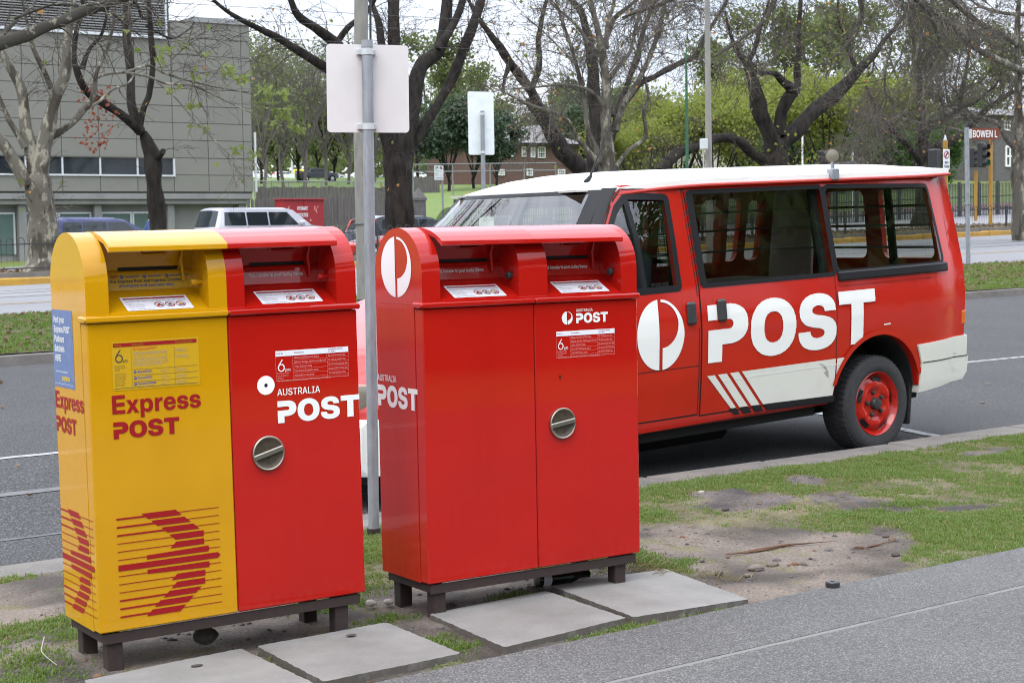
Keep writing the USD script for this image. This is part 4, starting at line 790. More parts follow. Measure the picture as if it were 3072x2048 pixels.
# dark A pillar covers and windscreen edges
for sgn, nm in ((0, "pillar_cover"), (1, "pillar_cover")):
    pts = []
    for t in np.linspace(0, 1, 10):
        z = 1.18 + t * (1.872 - 1.18); s0_ = 2.87 - t * (2.87 - 2.165)
        for ds, dd in ((0.030, 0.065), (0.015, 0.03), (-0.020, -0.006), (-0.042 + 0.012 * t, -0.007)): pts.append((s0_ + ds, (VW - dd) if sgn else dd, z))
    pts = np.array(pts); k = np.arange(9)
    f = np.vstack([np.stack([4 * k + j, 4 * k + j + 1, 4 * k + j + 5, 4 * k + j + 4], 1) for j in (0, 1, 2)])
    part(V_, nm, (vwarp(pts), f), M["trim"], 40)
vprint("window_seal", w_front.buffer(0.022).difference(w_front.buffer(-0.018)), M["trim"], 0.0045)
vprint("window_seal", w_slide.buffer(0.014).difference(w_slide.buffer(-0.014)).union(sbox(1.60, 1.245, 1.645, 1.825)), M["trim"], 0.0062)
vprint("window_seal", w_rear_v.buffer(0.014).difference(w_rear_v.buffer(-0.014)), M["trim"], 0.0062)
vprint("window_seal", sbox(0.398, 1.25, 0.437, 1.822), M["trim"], 0.0064)
vpart("quarter_bar", *cbox(2.09, -0.004, 1.25, 2.125, 0.02, 1.80), M["trim"])
vpart("belt_moulding", *cbox(-0.83, -0.018, 1.195, 0.40, 0.01, 1.258, 0.010), M["trim"], e=0.2)
# doors: proud panels with dark gaps round them
fd = Polygon([(1.69, 0.45), (1.69, 1.855), (2.12, 1.855), (2.23, 1.755), (2.74, 1.25), (2.80, 0.95), (2.56, 0.62), (2.50, 0.45)])
sd = Polygon([(0.435, 0.44), (0.435, 1.855), (1.665, 1.855), (1.665, 0.44)]).difference(wa_r.buffer(0.02))
for nm, g, w in (("front_door", fd, w_front), ("sliding_door", sd, w_slide)):
    vprint("door_gap", g.buffer(0.007, join_style=2).difference(g.buffer(-0.003)), M["trim"], 0.0012)
    vprint(nm, g.buffer(-0.002).difference(w.buffer(0.004)), M["vanred"], 0.0030)
vprint("door_gap", sbox(-0.935, 0.75, -0.930, 1.86), M["trim"], 0.0015)
vprint("door_gap", sbox(1.69, 0.752, 2.62, 0.757), M["trim"], 0.0038)
vprint("slide_rail", sbox(-0.60, 1.168, 0.40, 1.176), M["vanred"], 0.008)
# handles
for s_ in (1.755, 1.495):
    hd = vpart("door_handle", *cbox(s_ - 0.038, -0.028, 1.015, s_ + 0.038, 0.0, 1.155, 0.016), M["black"], e=0.3)
    vprint("handle_recess", rrect(s_ - 0.075, 0.985, s_ + 0.065, 1.185, 0.02), M["vanred"], 0.0045)
# markings
vprint("emblem", affinity.scale(emblem(2.01, 0.972, 0.385, 0.43), -1, 1, origin=(2.01, 0.972)), M["sticker_white"], 0.0060, label="white posthorn emblem")
pw = post_word(-1.615, -0.052, 0.757, 0.372); pw = affinity.scale(pw, -1, 1, origin=(0, 0))
hd_hole = rrect(1.43, 0.985, 1.56, 1.185, 0.02)
vprint("lettering", pw.difference(rrect(1.455, 1.01, 1.535, 1.16, 0.015)).difference(sbox(0.425, 0, 0.437, 3)).difference(wa_r.buffer(0.012)), M["sticker_white"], 0.0060)
skz0, skz1 = 0.455, 0.682
skirt_g = Polygon([(1.62, skz1), (0.23, skz1), (0.43, skz0 - 0.02), (1.40, skz0)]).difference(wa_r.buffer(0.012)).difference(sbox(0.425, 0, 0.437, 3))
stripes = unary_union([Polygon([(1.565 - k * 0.105, skz1 + 0.01), (1.535 - k * 0.105, skz1 + 0.01), (1.535 - k * 0.105 - 0.29, skz0 - 0.09), (1.565 - k * 0.105 - 0.29, skz0 - 0.09)]) for k in range(3)])
vprint("white_band", skirt_g.difference(stripes), M["bumper"], 0.0062)
vprint("band_crease", sbox(0.25, 0.640, 1.50, 0.646).difference(stripes).difference(wa_r.buffer(0.03)), M["vanwhite"], 0.0075)
vprint("grey_band", Polygon([(1.42, skz0 - 0.002), (0.43, skz0 - 0.022), (0.43, skz0 - 0.066), (1.36, skz0 - 0.045)]).difference(stripes), M["trim"], 0.0062)
vpart("sill", *cbox(0.45, 0.01, 0.375, 2.58, 0.09, 0.418, 0.012), M["vanred"], e=0.25)
# wheel arch lip
lip = wa_r.buffer(0.035).difference(wa_r.buffer(0.0)).intersection(sbox(-1, 0.5, 1, 2)); vprint("arch_lip", lip, M["vanred"], 0.011)
# bumpers
bm = Polygon([(-0.445, 0.36), (-1.08, 0.40), (-1.12, 0.45), (-1.125, 0.565), (-1.105, 0.572), (-1.095, 0.72), (-0.40, 0.70), (-0.455, 0.57)])
vpart("rear_bumper", *prism(bm.difference(wa_r), -0.012, VW + 0.012, "y"), M["bumper"], e=0.06)
vprint("bumper_crease", sbox(-1.11, 0.566, -0.46, 0.573), M["trim"], 0.014)
fb = Polygon([(3.45, 0.34), (4.12, 0.34), (4.16, 0.40), (4.17, 0.62), (4.13, 0.66), (3.60, 0.66)]).difference(wa_f)
vpart("front_bumper", *prism(fb, -0.006, VW + 0.006, "y"), M["vanwhite"], e=0.12)
gr = MB()
for k in range(9): gr.add(*cbox(4.165, 0.35, 0.40 + k * 0.022, 4.185, VW - 0.35, 0.408 + k * 0.022))
vpart("bumper_grille", *gr.mesh(), M["trim"], fine=False)
vpart("radiator_grille", *cbox(4.00, 0.45, 0.66, 4.14, VW - 0.45, 0.80, 0.02), M["trim"], e=0.2)
for d0 in (0.10, VW - 0.46): vpart("headlight", *cbox(3.90, d0, 0.68, 4.105, d0 + 0.36, 0.84, 0.04), M["lampglass"], e=0.15)
vpart("tail_light", *cbox(-1.08, 0.004, 0.82, -1.0, 0.10, 1.22, 0.012), M["taillight"], e=0.2)
vpart("tail_light", *cbox(-1.08, VW - 0.10, 0.82, -1.0, VW - 0.004, 1.22, 0.012), M["taillight"], e=0.2)
vpart("side_marker", *cbox(-1.082, -0.004, 0.80, -1.03, 0.05, 0.90, 0.006), M["amber"], e=0.3)
vprint("scuff", Polygon([(0.50, 0.56), (0.55, 0.60), (0.52, 0.61), (0.60, 0.665), (0.54, 0.645), (0.505, 0.60)]), mat("scuffed_paint", (0.30, 0.28, 0.25), 0.8), 0.0075)
vprint("scuff", sbox(-0.10, 0.868, -0.03, 0.878), M["bumper"], 0.012)
# mudflap and wheel arch lining, underbody
for g_ in (wa_r, wa_f):
    rg_ = g_.buffer(-0.003).difference(g_.buffer(-0.013)).intersection(sbox(-1, 0.40, 5, 2))
    for d0, d1, dw in ((0.045, 0.42, 0.40), (VW - 0.42, VW - 0.045, VW - 0.42)):
        lm = MB().add(*prism(rg_, d0, d1, "y")); lm.add(*prism(g_.buffer(-0.013).intersection(sbox(-1, 0.38, 5, 2)), dw, dw + 0.02, "y")); vpart("wheel_arch_liner", *lm.mesh(), M["under"], fine=False)
vpart("mud_flap", *cbox(-0.455, 0.05, 0.13, -0.425, 0.32, 0.56, 0.01), M["black"], e=0.3)
vpart("mud_flap", *cbox(-0.455, VW - 0.32, 0.13, -0.425, VW - 0.05, 0.56, 0.01), M["black"], e=0.3)
ub = MB(); ub.add(*cbox(-0.85, 0.32, 0.26, 3.9, VW - 0.32, 0.40)); ub.add(*cbox(0.5, 0.10, 0.30, 2.5, VW - 0.10, 0.39)); ub.add(*cbox(-0.06, 0.25, 0.28, 0.06, VW - 0.25, 0.40)); ub.add(*cbox(0.9, 0.5, 0.16, 2.0, 1.0, 0.3, 0.05))
vpart("underbody", *ub.mesh(), M["under"], fine=False)
# inside: floor, barrier, seats, dashboard, steering wheel, arms
vpart("floor", *cbox(-0.85, 0.1, 0.44, 2.95, VW - 0.1, 0.50), M["under"], fine=False)
def seat(s0, d0, w, name="seat", bh=0.62):
    b = MB(); b.add(*cbox(s0, d0, 0.72, s0 + 0.48, d0 + w, 0.90, 0.06)); b.add(*cbox(s0 + 0.05, d0 + 0.1, 0.50, s0 + 0.42, d0 + w - 0.1, 0.74))
    v, f = cbox(s0 - 0.04, d0, 0.86, s0 + 0.12, d0 + w, 0.86 + bh, 0.07); v[:, 0] -= (v[:, 2] - 0.86) * 0.22; b.add(v, f)
    v, f = cbox(s0 - 0.15, d0 + w / 2 - 0.14, 0.88 + bh, s0 - 0.04, d0 + w / 2 + 0.14, 1.08 + bh, 0.05); v[:, 0] -= 0.03; b.add(v, f)
    return vpart(name, *b.mesh(), M["cloth"], 40, fine=False)
seat(1.92, 0.22, 0.52); seat(1.92, 0.98, 0.86, "passenger_seat")
vpart("dashboard", *cbox(2.56, 0.12, 0.85, 3.0, VW - 0.12, 1.17, 0.08), M["black"], e=0.2)
an = np.linspace(0, 2 * np.pi, 33); sw = np.stack([2.47 - 0.10 * np.sin(an), VW - 0.0 - (VW - 0.48) + 0.19 * np.cos(an), 1.12 + 0.165 * np.sin(an)], -1)
vpart("steering_wheel", *tube(sw, 0.014, 8, False), M["black"], fine=False)
bar = MB()
for k in range(26): d_ = 0.14 + k * (VW - 0.28) / 25; bar.add(*tube([(1.70, d_, 0.95), (1.70, d_, 1.84)], 0.0028, 4))
for k in range(17): z_ = 0.97 + k * 0.053; bar.add(*tube([(1.70, 0.13, z_), (1.70, VW - 0.13, z_)], 0.0028, 4))
vpart("cargo_barrier", *bar.mesh(), M["trim"], fine=False)
fr = MB()
for d_ in (0.13, VW / 2, VW - 0.13): fr.add(*cbox(1.68, d_ - 0.015, 0.5, 1.72, d_ + 0.015, 1.84))
for z_ in (0.95, 1.40, 1.82): fr.add(*cbox(1.68, 0.13, z_ - 0.012, 1.72, VW - 0.13, z_ + 0.012))
vpart("barrier_frame", *fr.mesh(), M["trim"], fine=False)
wb = MB()
for z_ in (1.36, 1.52, 1.66): wb.add(*tube([(-0.84, 0.10, z_), (-0.84, VW - 0.2, z_)], 0.011, 6)); wb.add(*tube([(-0.8, VW - 0.16, z_), (1.62, VW - 0.16, z_)], 0.009, 6))
vpart("window_bars", *wb.mesh(), M["wire"], fine=False)
lin_ = MB()
for a, b in ((0.36, 0.47), (-0.36, -0.30), (1.0, 1.07)): lin_.add(*cbox(a, VW - 0.15, 1.0, b, VW - 0.06, 1.84))
vpart("inner_pillar", *lin_.mesh(), M["vanred"], fine=False)
vpart("inner_pillar", *cbox(0.35, 0.05, 0.9, 0.47, 0.10, 1.84, 0.01), M["cloth"], e=0.3)
vpart("headlining", *cbox(-0.80, 0.16, 1.855, 2.35, VW - 0.16, 1.868), M["inner"], fine=False)
vpart("cargo_box", *cbox(-0.2, 0.95, 0.5, 0.95, 1.55, 1.18, 0.03), M["inner"], fine=False)
vpart("door_lining", *cbox(-0.93, 1.46, 0.55, -0.88, 1.90, 1.83, 0.015), M["inner"], e=0.4); vpart("rear_pillar", *cbox(-0.83, 0.49, 0.9, -0.79, 0.56, 1.84, 0.01), M["trim"], e=0.4); vpart("belt_reel", *cbox(0.30, 0.16, 1.25, 0.38, 0.21, 1.80, 0.01), M["trim"], e=0.4)
mir = part(V_, "rear_view_mirror", tuple([vwarp(cbox(2.40, hw - 0.12, 1.66, 2.43, hw + 0.12, 1.73, 0.012)[0]), cbox(0, 0, 0, 1, 1, 1, 0.02)[1]]), M["black"])
vv, ff = cbox(2.465, hw + 0.02, 1.655, 2.47, hw + 0.20, 1.725); part(V_, "screen_sticker", (vwarp(vv) , ff), M["sticker_white"])
# wheels
def wheel(s0, d0, outward):
    W = UsdGeom.Xform.Define(stage, numbered(str(V_.GetPath()), "wheel")); o = -1 if outward < 0 else 1
    zc = 0.330 + s0 * math.sin(VRAKE)
    c = np.array([-s0, d0, zc]); R_ = 0.327
    prof = [(0.215, 0.0), (0.225, -0.012), (0.26, -0.022), (0.298, -0.018), (0.317, -0.004), (0.325, 0.014), (R_, 0.05), (R_, 0.16), (0.317, 0.205), (0.26, 0.222), (0.215, 0.2)]
    v, f = lathe(prof, 64, "y"); v[:, 1] *= -o if False else 1
    flip = np.array([1, 1, 1.0]) if outward < 0 else np.array([1, -1, 1.0])
    part(W, "tyre", (v * flip + c, f), M["tyre"], 35)
    tb = MB()
    for k in range(52):
        a = k / 52 * 2 * np.pi
        for y0, y1, sh in ((0.008, 0.06, 0.0), (0.075, 0.125, 0.06), (0.14, 0.192, 0.0)):
            x, f2 = cbox(-0.0145, y0, 0.320, 0.0145, y1, 0.3302); ca, sa = math.cos(a + sh), math.sin(a + sh); tb.add(np.column_stack([x[:, 0] * ca + x[:, 2] * sa, x[:, 1], -x[:, 0] * sa + x[:, 2] * ca]), f2)
    x, f2 = tb.mesh(); part(W, "tread", (x * flip + c, f2), M["tyre"])
    rim = [(0.217, 0.006), (0.222, -0.006), (0.216, -0.012), (0.208, -0.004), (0.200, 0.014), (0.186, 0.030), (0.172, 0.020), (0.155, 0.006), (0.135, 0.0), (0.112, 0.006), (0.098, 0.018), (0.085, 0.020), (0.06, 0.018), (0.0, 0.016)]
    x, f2 = lathe(rim, 48, "y"); a = np.arctan2(x[:, 2], x[:, 0]); r = np.hypot(x[:, 0], x[:, 2]); x[:, 1] += np.where((r > 0.11) & (r < 0.17), 0.006 * np.cos(6 * a), 0)
    rm = part(W, "rim", (x * flip + c, f2), M["vanred"], 40)
    hb = MB(); hb.add(*lathe([(0.043, 0.018), (0.043, -0.004), (0.036, -0.016), (0.022, -0.020), (0, -0.020)], 20, "y"))
    for k in range(5):
        a = k / 5 * 2 * np.pi + 0.5; hb.add(*lathe([(0.014, 0.018), (0.014, 0.0), (0.010, -0.006), (0, -0.006)], 8, "y", (0.078 * math.cos(a), 0, 0.078 * math.sin(a))))
        hb.add(*cbox(0, 0, 0, 0.001, 0.001, 0.001))
    x, f2 = hb.mesh(); part(W, "hub", (x * flip + c, f2), M["black"], 40)
    sl = MB()
    for k in range(10):
        a0 = k / 10 * 2 * np.pi + 0.2; aa = np.linspace(a0 - 0.24, a0 + 0.24, 8)
        if k % 2 == 0:
            sl = MB()
            p_ = Polygon([(0.186 * math.cos(t), 0.182 * math.sin(t)) for t in aa] + [(0.160 * math.cos(t), 0.160 * math.sin(t)) for t in aa[::-1]]).buffer(0.003)
            sl.add(*flat_xz(p_, 0.0)); x, f2 = sl.mesh(); r = np.hypot(x[:, 0], x[:, 2]); x[:, 1] = np.interp(r, [0.155, 0.172, 0.186], [0.006, 0.020, 0.030]) - 0.0045 - 0.006; part(W, "vent_slot", (x * flip + c, f2), M["trim"])
wheel(0.0, 0.055, -1); wheel(SC, 0.055, -1); wheel(0.0, VW - 0.055, 1); wheel(SC, VW - 0.055, 1)
# roof fittings
def roof_at(s_, q_):
    k = int(np.argmin(np.abs(S2[:, nv_r // 2] - s_))); j = int(round((q_ + 1) / 2 * (nv_r - 1))); return P_roof[k, j]
nv_r = 30; P_roof = P; del ii
P_roof = np.stack([-s3, D2, Zr], -1)
a0 = roof_at(2.18, -0.62); a1 = a0 + np.array([0.16 + 0.0, 0.05, 0.33]) * 1.0
an_ = MB(); an_.add(arr(capsule(a0, a0 + [0.05, 0.015, 0.035], 0.018, 0.011))); an_.tube([a0 + [0.04, 0.012, 0.03], a0 + [0.14, 0.05, 0.15], a0 + [0.30, 0.10, 0.34]], [0.008, 0.006, 0.002], 6); part(V_, "aerial", an_, M["trim"], 40)
a0 = roof_at(1.45, 0.0); part(V_, "roof_aerial_mount", arr(capsule(a0, a0 + [0, 0, 0.035], 0.020, 0.008)), M["trim"], 40)
# work lamp clamped on the gutter
lp = np.array([-0.305, 0.115, 1.885]); part(V_, "lamp_bracket", MB().box(lp[0] - 0.035, lp[1] - 0.03, lp[2] - 0.02, lp[0] + 0.035, lp[1] + 0.03, lp[2] + 0.055, 0.006).box(lp[0] - 0.012, lp[1] - 0.008, lp[2] + 0.05, lp[0] + 0.012, lp[1] + 0.012, lp[2] + 0.10, 0.003), M["galv"], 30)
x, f = lathe([(0.0, -0.026), (0.034, -0.024), (0.045, -0.012), (0.050, 0.0), (0.048, 0.006)], 24, "y"); lc = lp + [0, 0, 0.14]
def face(x):  # the lamp looks back along the near side, towards the kerb
    c_, s_ = math.cos(-0.75), math.sin(-0.75); return np.column_stack([x[:, 0] * c_ - x[:, 1] * s_, x[:, 0] * s_ + x[:, 1] * c_, x[:, 2]])
L_ = part(V_, "work_lamp", (face(x * [1, -1, 1]) + lc, f), M["bark_bits"], 40); x, f = lathe([(0.0, -0.012), (0.025, -0.010), (0.045, -0.002)], 24, "y"); part(L_, "lens", (face(x) + lc, f), M["lampglass"], 40)
# ------------------------------------------------------------------ trees
def smooth_line(P, n):
    P = np.asarray(P, float); d = np.r_[0, np.cumsum(np.linalg.norm(np.diff(P[:, :3], axis=0), axis=1))]
    if len(P) > 3:
        from scipy.interpolate import PchipInterpolator
        return PchipInterpolator(d, P)(np.linspace(0, d[-1], n))
    return np.stack([np.interp(np.linspace(0, d[-1], n), d, P[:, k]) for k in range(P.shape[1])], -1)
def sprout(P, R, g, per_m, len_lo, len_hi, k, rmax, droop=0.0, up=0.25, tmin=0.25, wig=0.10, spread=(0.5, 1.1), tfall=0.5):
    """Child twigs off the lines P (n, m, 3) with radii R (n, m)."""
    L = np.linalg.norm(np.diff(P, axis=1), axis=2).sum(1); cnt = g.poisson(np.maximum(L * (1 - tmin) * per_m, 0.01)); idx = np.repeat(np.arange(len(P)), cnt); N = len(idx)
    if N == 0: return np.zeros((0, k, 3)), np.zeros((0, k))
    t = tmin + (1 - tmin) * g.random(N) ** 0.85; f = t * (P.shape[1] - 1); i = np.minimum(f.astype(int), P.shape[1] - 2); w = (f - i)[:, None]
    o = P[idx, i] * (1 - w) + P[idx, i + 1] * w; r0 = R[idx, i] * (1 - w[:, 0]) + R[idx, i + 1] * w[:, 0]
    tan = P[idx, i + 1] - P[idx, i]; tan /= np.linalg.norm(tan, axis=1, keepdims=True) + 1e-9
    side = np.cross(tan, g.normal(size=(N, 3))); side /= np.linalg.norm(side, axis=1, keepdims=True) + 1e-9
    a = g.uniform(*spread, N)[:, None]; d = tan * np.cos(a) + side * np.sin(a); d[:, 2] += up; d /= np.linalg.norm(d, axis=1, keepdims=True)
    ln = g.uniform(len_lo, len_hi, N) * (1 - tfall * (t - tmin)); st = ln / (k - 1); pts = [o]; cur = d
    for q in range(1, k):
        cur = cur + g.normal(size=(N, 3)) * wig + np.array([0, 0, -droop * q / k]); cur /= np.linalg.norm(cur, axis=1, keepdims=True); pts.append(pts[-1] + cur * st[:, None])
    r0 = np.minimum(r0 * 0.6, rmax) * g.uniform(0.7, 1.0, N); return np.stack(pts, 1), r0[:, None] * np.linspace(1, 0.28, k)[None]
def leaf_quads(C, size, g, flat=0.0, aspect=0.8):
    n = len(C); a = g.normal(size=(n, 3)); a[:, 2] *= 1 - flat; a /= np.linalg.norm(a, axis=1, keepdims=True); b = np.cross(a, g.normal(size=(n, 3))); b /= np.linalg.norm(b, axis=1, keepdims=True) + 1e-9
    s = size * g.uniform(0.6, 1.25, n)[:, None]; c = np.cross(a, b) * (0.18 * s)
    v = np.stack([C, C + a * s * 0.5 + b * s * 0.5 * aspect + c, C + a * s, C + a * s * 0.5 - b * s * 0.5 * aspect + c], 1).reshape(-1, 3); k = np.arange(n)[:, None] * 4
    return v, np.vstack([k + [0, 1, 2], k + [0, 2, 3]])
def gnarl(P, R, g, amt):
    n = len(P); P = P.copy(); R = R.copy()
    ph = np.cumsum(np.r_[0, np.linalg.norm(np.diff(P, axis=0), axis=1)]); s = g.integers(0, 999)
    off = np.stack([meshkit.noise(np.stack([ph * 1.1, 0 * ph + j * 9.1, 0 * ph], -1), int(s)) - 0.5 for j in range(3)], -1); P += off * (np.minimum(R, 0.13)[:, None] * amt)
    R *= 1 + 0.30 * amt * (meshkit.noise(np.stack([ph * 2.2, 0 * ph, 0 * ph + 3], -1), int(s) + 5) - 0.5); return P, R
def trunk_mesh(lines, g, sides=12, amt=0.9, rough=0.10):
    mb = MB()
    for P, R in lines:
        P, R = gnarl(P, R, g, amt); v, f = tube(P, R, sides if R.max() > 0.12 else 8)
        c = np.repeat(P, len(v) // len(P), 0); d = v - c; v = c + d * (1 + rough * 2 * (meshkit.fbm(v * np.array([5, 5, 2.2]), 3, 7) - 0.5))[:, None]; mb.add(v, f)
    return mb
def add_twigs(T, lines, g, twigmat, dens=1.0, l1=(1.2, 3.0), droop=0.1, up=0.2, r1=0.035, leaf=None, leafn=0.0, leafsize=0.14, fine=1.0, per1=3.0, leafmix=None):
    n1 = 16; keep = [(P, R) for P, R in lines if len(P) >= 2]
    P0 = np.stack([smooth_line(np.column_stack([P, R]), n1)[:, :3] for P, R in keep]); R0 = np.stack([smooth_line(np.column_stack([P, R]), n1)[:, 3] for P, R in keep])
    P1, R1_ = sprout(P0, R0, g, per1 * dens, *l1, 9, r1, droop, up, 0.30, 0.13)
    P2, R2_ = sprout(P1, R1_, g, 4.2 * dens, 0.45, 1.35, 6, r1 * 0.45, droop, up * 0.6, 0.12, 0.17)
    P3_, R3_ = sprout(P2, R2_, g, 6.5 * fine, 0.18, 0.65, 4, 0.0055, droop, up * 0.4, 0.15, 0.2)
    mb = MB(); mb.add(*tubes(P1, R1_, 5)); mb.add(*tubes(P2, np.maximum(R2_, 0.0065), 3))
    if len(P3_): mb.add(*tubes(P3_, np.maximum(R3_, 0.0048), 3))
    b = part(T, "branches", mb, twigmat, kind="stuff", worldspace=True)
    if leaf and leafn:
        tips = np.concatenate([P3_[:, -1], P2[:, -1], P2[:, 3]]); sel = tips[g.random(len(tips)) < leafn]
        if len(sel) > 3: part(T, "leaves", leaf_quads(sel, leafsize, g), M[leaf], kind="stuff", worldspace=True)
        if leafmix:
            sel = tips[g.random(len(tips)) < leafmix[1]]
            if len(sel) > 3: part(T, "leaves", leaf_quads(sel, leafsize, g), M[leafmix[0]], kind="stuff", worldspace=True)
    return P2
def picture_tree(name, label, Y, limbs, bark, twig, seed, drift=1.6, sides=12, amt=0.9, base=None, cat="tree", trunk_n=1, **tw):
    """limbs: [(px, py, width)] traced on the photograph, each given its own lean in depth; trunk_n of them are trunk."""
    g = rnd(seed); lines = []
    for k, L in enumerate(limbs):
        dy = 0.0 if k < trunk_n else float(g.uniform(-drift, drift)); n = len(L); out = []; s = np.linspace(0, 1, n)
        for (px, py, w, *rest), t in zip(L, s):
            p = at(px, py, Y + dy * t ** 1.3 + (rest[0] if rest else 0)); out.append([*p, metres(w, p) / 2])
        q = smooth_line(np.array(out), max(10, 5 * n)); lines.append((q[:, :3], q[:, 3]))
    P = lines[0][0]; b = P[0]; z = float(H(b[0], b[1]))
    # the first limb is the trunk: take it down to the ground with a flare
    P0, R0 = lines[0]
    if P0[0, 2] > z - 0.1:
        k = np.linspace(0, 1, 6)[:-1][:, None]; foot = np.array([P0[0, 0], P0[0, 1], z - 0.25]); ext = foot + (P0[0] - foot) * k; h = ext[:, 2] - z
        lines[0] = (np.vstack([ext, P0]), np.r_[R0[0] * (1 + 0.55 * np.exp(-np.maximum(h, 0) / 0.45)), R0])
    T = thing(name, label, cat, loc=(b[0], b[1], z))
    for k in range(trunk_n): P0, R0 = lines[k]; R0 = R0.copy(); R0[-4:] *= [0.97, 0.9, 0.75, 0.35]; lines[k] = (P0, R0)
    part(T, "trunk", trunk_mesh(lines, g, sides, amt), bark, 60, worldspace=True)
    add_twigs(T, lines, g, twig, **tw); return T, lines, g
Z1 = lambda pts: [(u / 2.9257, v / 2.9257, w / 2.9257) for u, v, w in pts]                                    # enlargement of the top left
Z8 = lambda pts: [((700 + u / 2.24) * 0.765625, v / 2.9257, w / 2.9257) for u, v, w in pts]
Z9 = lambda pts: [((1600 + u / 2.94) * 0.765625, v / 3.84, w / 3.84) for u, v, w in pts]
Z10 = lambda pts: [((2300 + u / 3.0155) * 0.765625, v / 3.9386, w / 3.9386) for u, v, w in pts]

t1, l1_, g1 = picture_tree("plane_tree", "pale mottled plane tree in front of the grey building at the far left", 42.0, [
    [(104, 592, 74), (100, 540, 66), (93, 480, 60), (86, 430, 56), (86, 390, 54)],
    [(88, 400, 44), (102, 330, 36), (120, 270, 30), (131, 222, 26), (146, 178, 24), (156, 103, 20), (164, 40, 16), (170, -60, 10)],
    [(84, 398, 40), (72, 340, 30), (62, 300, 27), (52, 212, 24), (22, 154, 20), (-2, 110, 16), (-30, 30, 10)],
    [(60, 425, 36), (40, 380, 32), (12, 335, 28), (-30, 300, 22), (-90, 250, 14)],
    Z1([(350, 920, 62), (460, 850, 50), (560, 740, 46), (620, 650, 40), (640, 520, 30), (720, 330, 24), (770, 120, 18), (790, -60, 10)]),
    Z1([(345, 590, 44), (300, 480, 38), (225, 320, 34), (190, 200, 26), (150, 20, 18), (130, -100, 10)]),
    Z1([(640, 530, 26), (720, 500, 22), (840, 488, 20), (1000, 440, 18), (1100, 490, 15), (1350, 565, 12), (1600, 612, 7), (1730, 640, 4)]),
    Z1([(840, 490, 18), (1000, 515, 17), (1110, 560, 15), (1300, 580, 13), (1420, 632, 11), (1580, 710, 8), (1760, 790, 5)]),
    Z1([(1050, 545, 12), (1190, 670, 10), (1300, 800, 9), (1400, 900, 8), (1530, 1030, 6), (1700, 1150, 4)]),
    Z1([(560, 745, 30), (640, 700, 22), (760, 600, 18), (860, 560, 14), (900, 500, 8)]),
    Z1([(160, 1000, 50), (100, 880, 40), (40, 760, 34), (0, 660, 24), (-40, 560, 16)])],
    M["plane_bark"], M["plane_twig"], 11, dens=0.75, l1=(0.8, 2.2), droop=0.12, up=0.1, r1=0.02, leaf="leaf_plane", leafn=0.05, leafsize=0.17, leafmix=("leaf_orange", 0.008), amt=0.7, fine=0.8)
g = rnd(6); C = []
for u, v, n_, sd in ((1540, 480, 26, 26), (1640, 520, 22, 22), (1790, 620, 34, 34), (1900, 620, 16, 20), (1800, 690, 18, 26), (1920, 760, 26, 32), (2000, 860, 26, 30), (1870, 850, 14, 26), (1380, 860, 10, 22), (1590, 1020, 12, 24), (1700, 1050, 12, 24), (1110, 345, 12, 22), (1220, 310, 10, 16), (1370, 375, 8, 14), (1060, 380, 10, 18), (1310, 500, 8, 20), (1160, 590, 8, 24), (1310, 720, 8, 20)):
    for _ in range(n_): C.append(at((u + g.normal(0, sd)) / 2.9257, (v + g.normal(0, sd * .8)) / 2.9257, 42.0 + g.normal(0, 0.4)))
part(t1, "leaves", leaf_quads(np.array(C), 0.20, g), M["leaf_plane"], kind="stuff", worldspace=True)
t2, l2_, g2 = picture_tree("elm_tree", "dark knobbly elm with a sawn stump, in front of the grey building", 44.0, [
    Z1([(1070, 1570, 120), (1055, 1400, 112), (1040, 1200, 108), (1035, 1070, 118), (990, 960, 92), (940, 885, 82)]),
    Z1([(940, 885, 70), (880, 830, 64), (800, 770, 60), (690, 690, 56), (580, 610, 50), (520, 510, 48), (490, 390, 36), (505, 230, 30), (545, 80, 26), (560, -60, 16)]),
    Z1([(925, 850, 60), (895, 740, 58), (880, 560, 56), (855, 330, 58), (845, 120, 54), (830, -80, 40)]),
    Z1([(950, 860, 52), (970, 730, 46), (1010, 620, 42), (1020, 420, 40), (1015, 220, 36), (1005, 60, 30), (1000, -80, 18)]),
    Z1([(1050, 1080, 60), (1085, 1040, 46), (1100, 1015, 40)]),
    Z1([(540, 470, 40), (600, 340, 30), (690, 220, 24), (720, 60, 18), (740, -60, 10)]),
    Z1([(1010, 130, 26), (960, 120, 24), (920, 40, 20), (880, 0, 16), (820, -60, 10)]),
    Z1([(980, 170, 20), (1060, 220, 17), (1150, 260, 15), (1250, 215, 12), (1310, 150, 8)])],
    M["elm_bark"], M["elm_twig"], 12, dens=0.55, l1=(0.6, 1.9), droop=0.25, up=0.05, r1=0.018, leaf="leaf_rust", leafn=0.003, leafsize=0.12, fine=0.7)
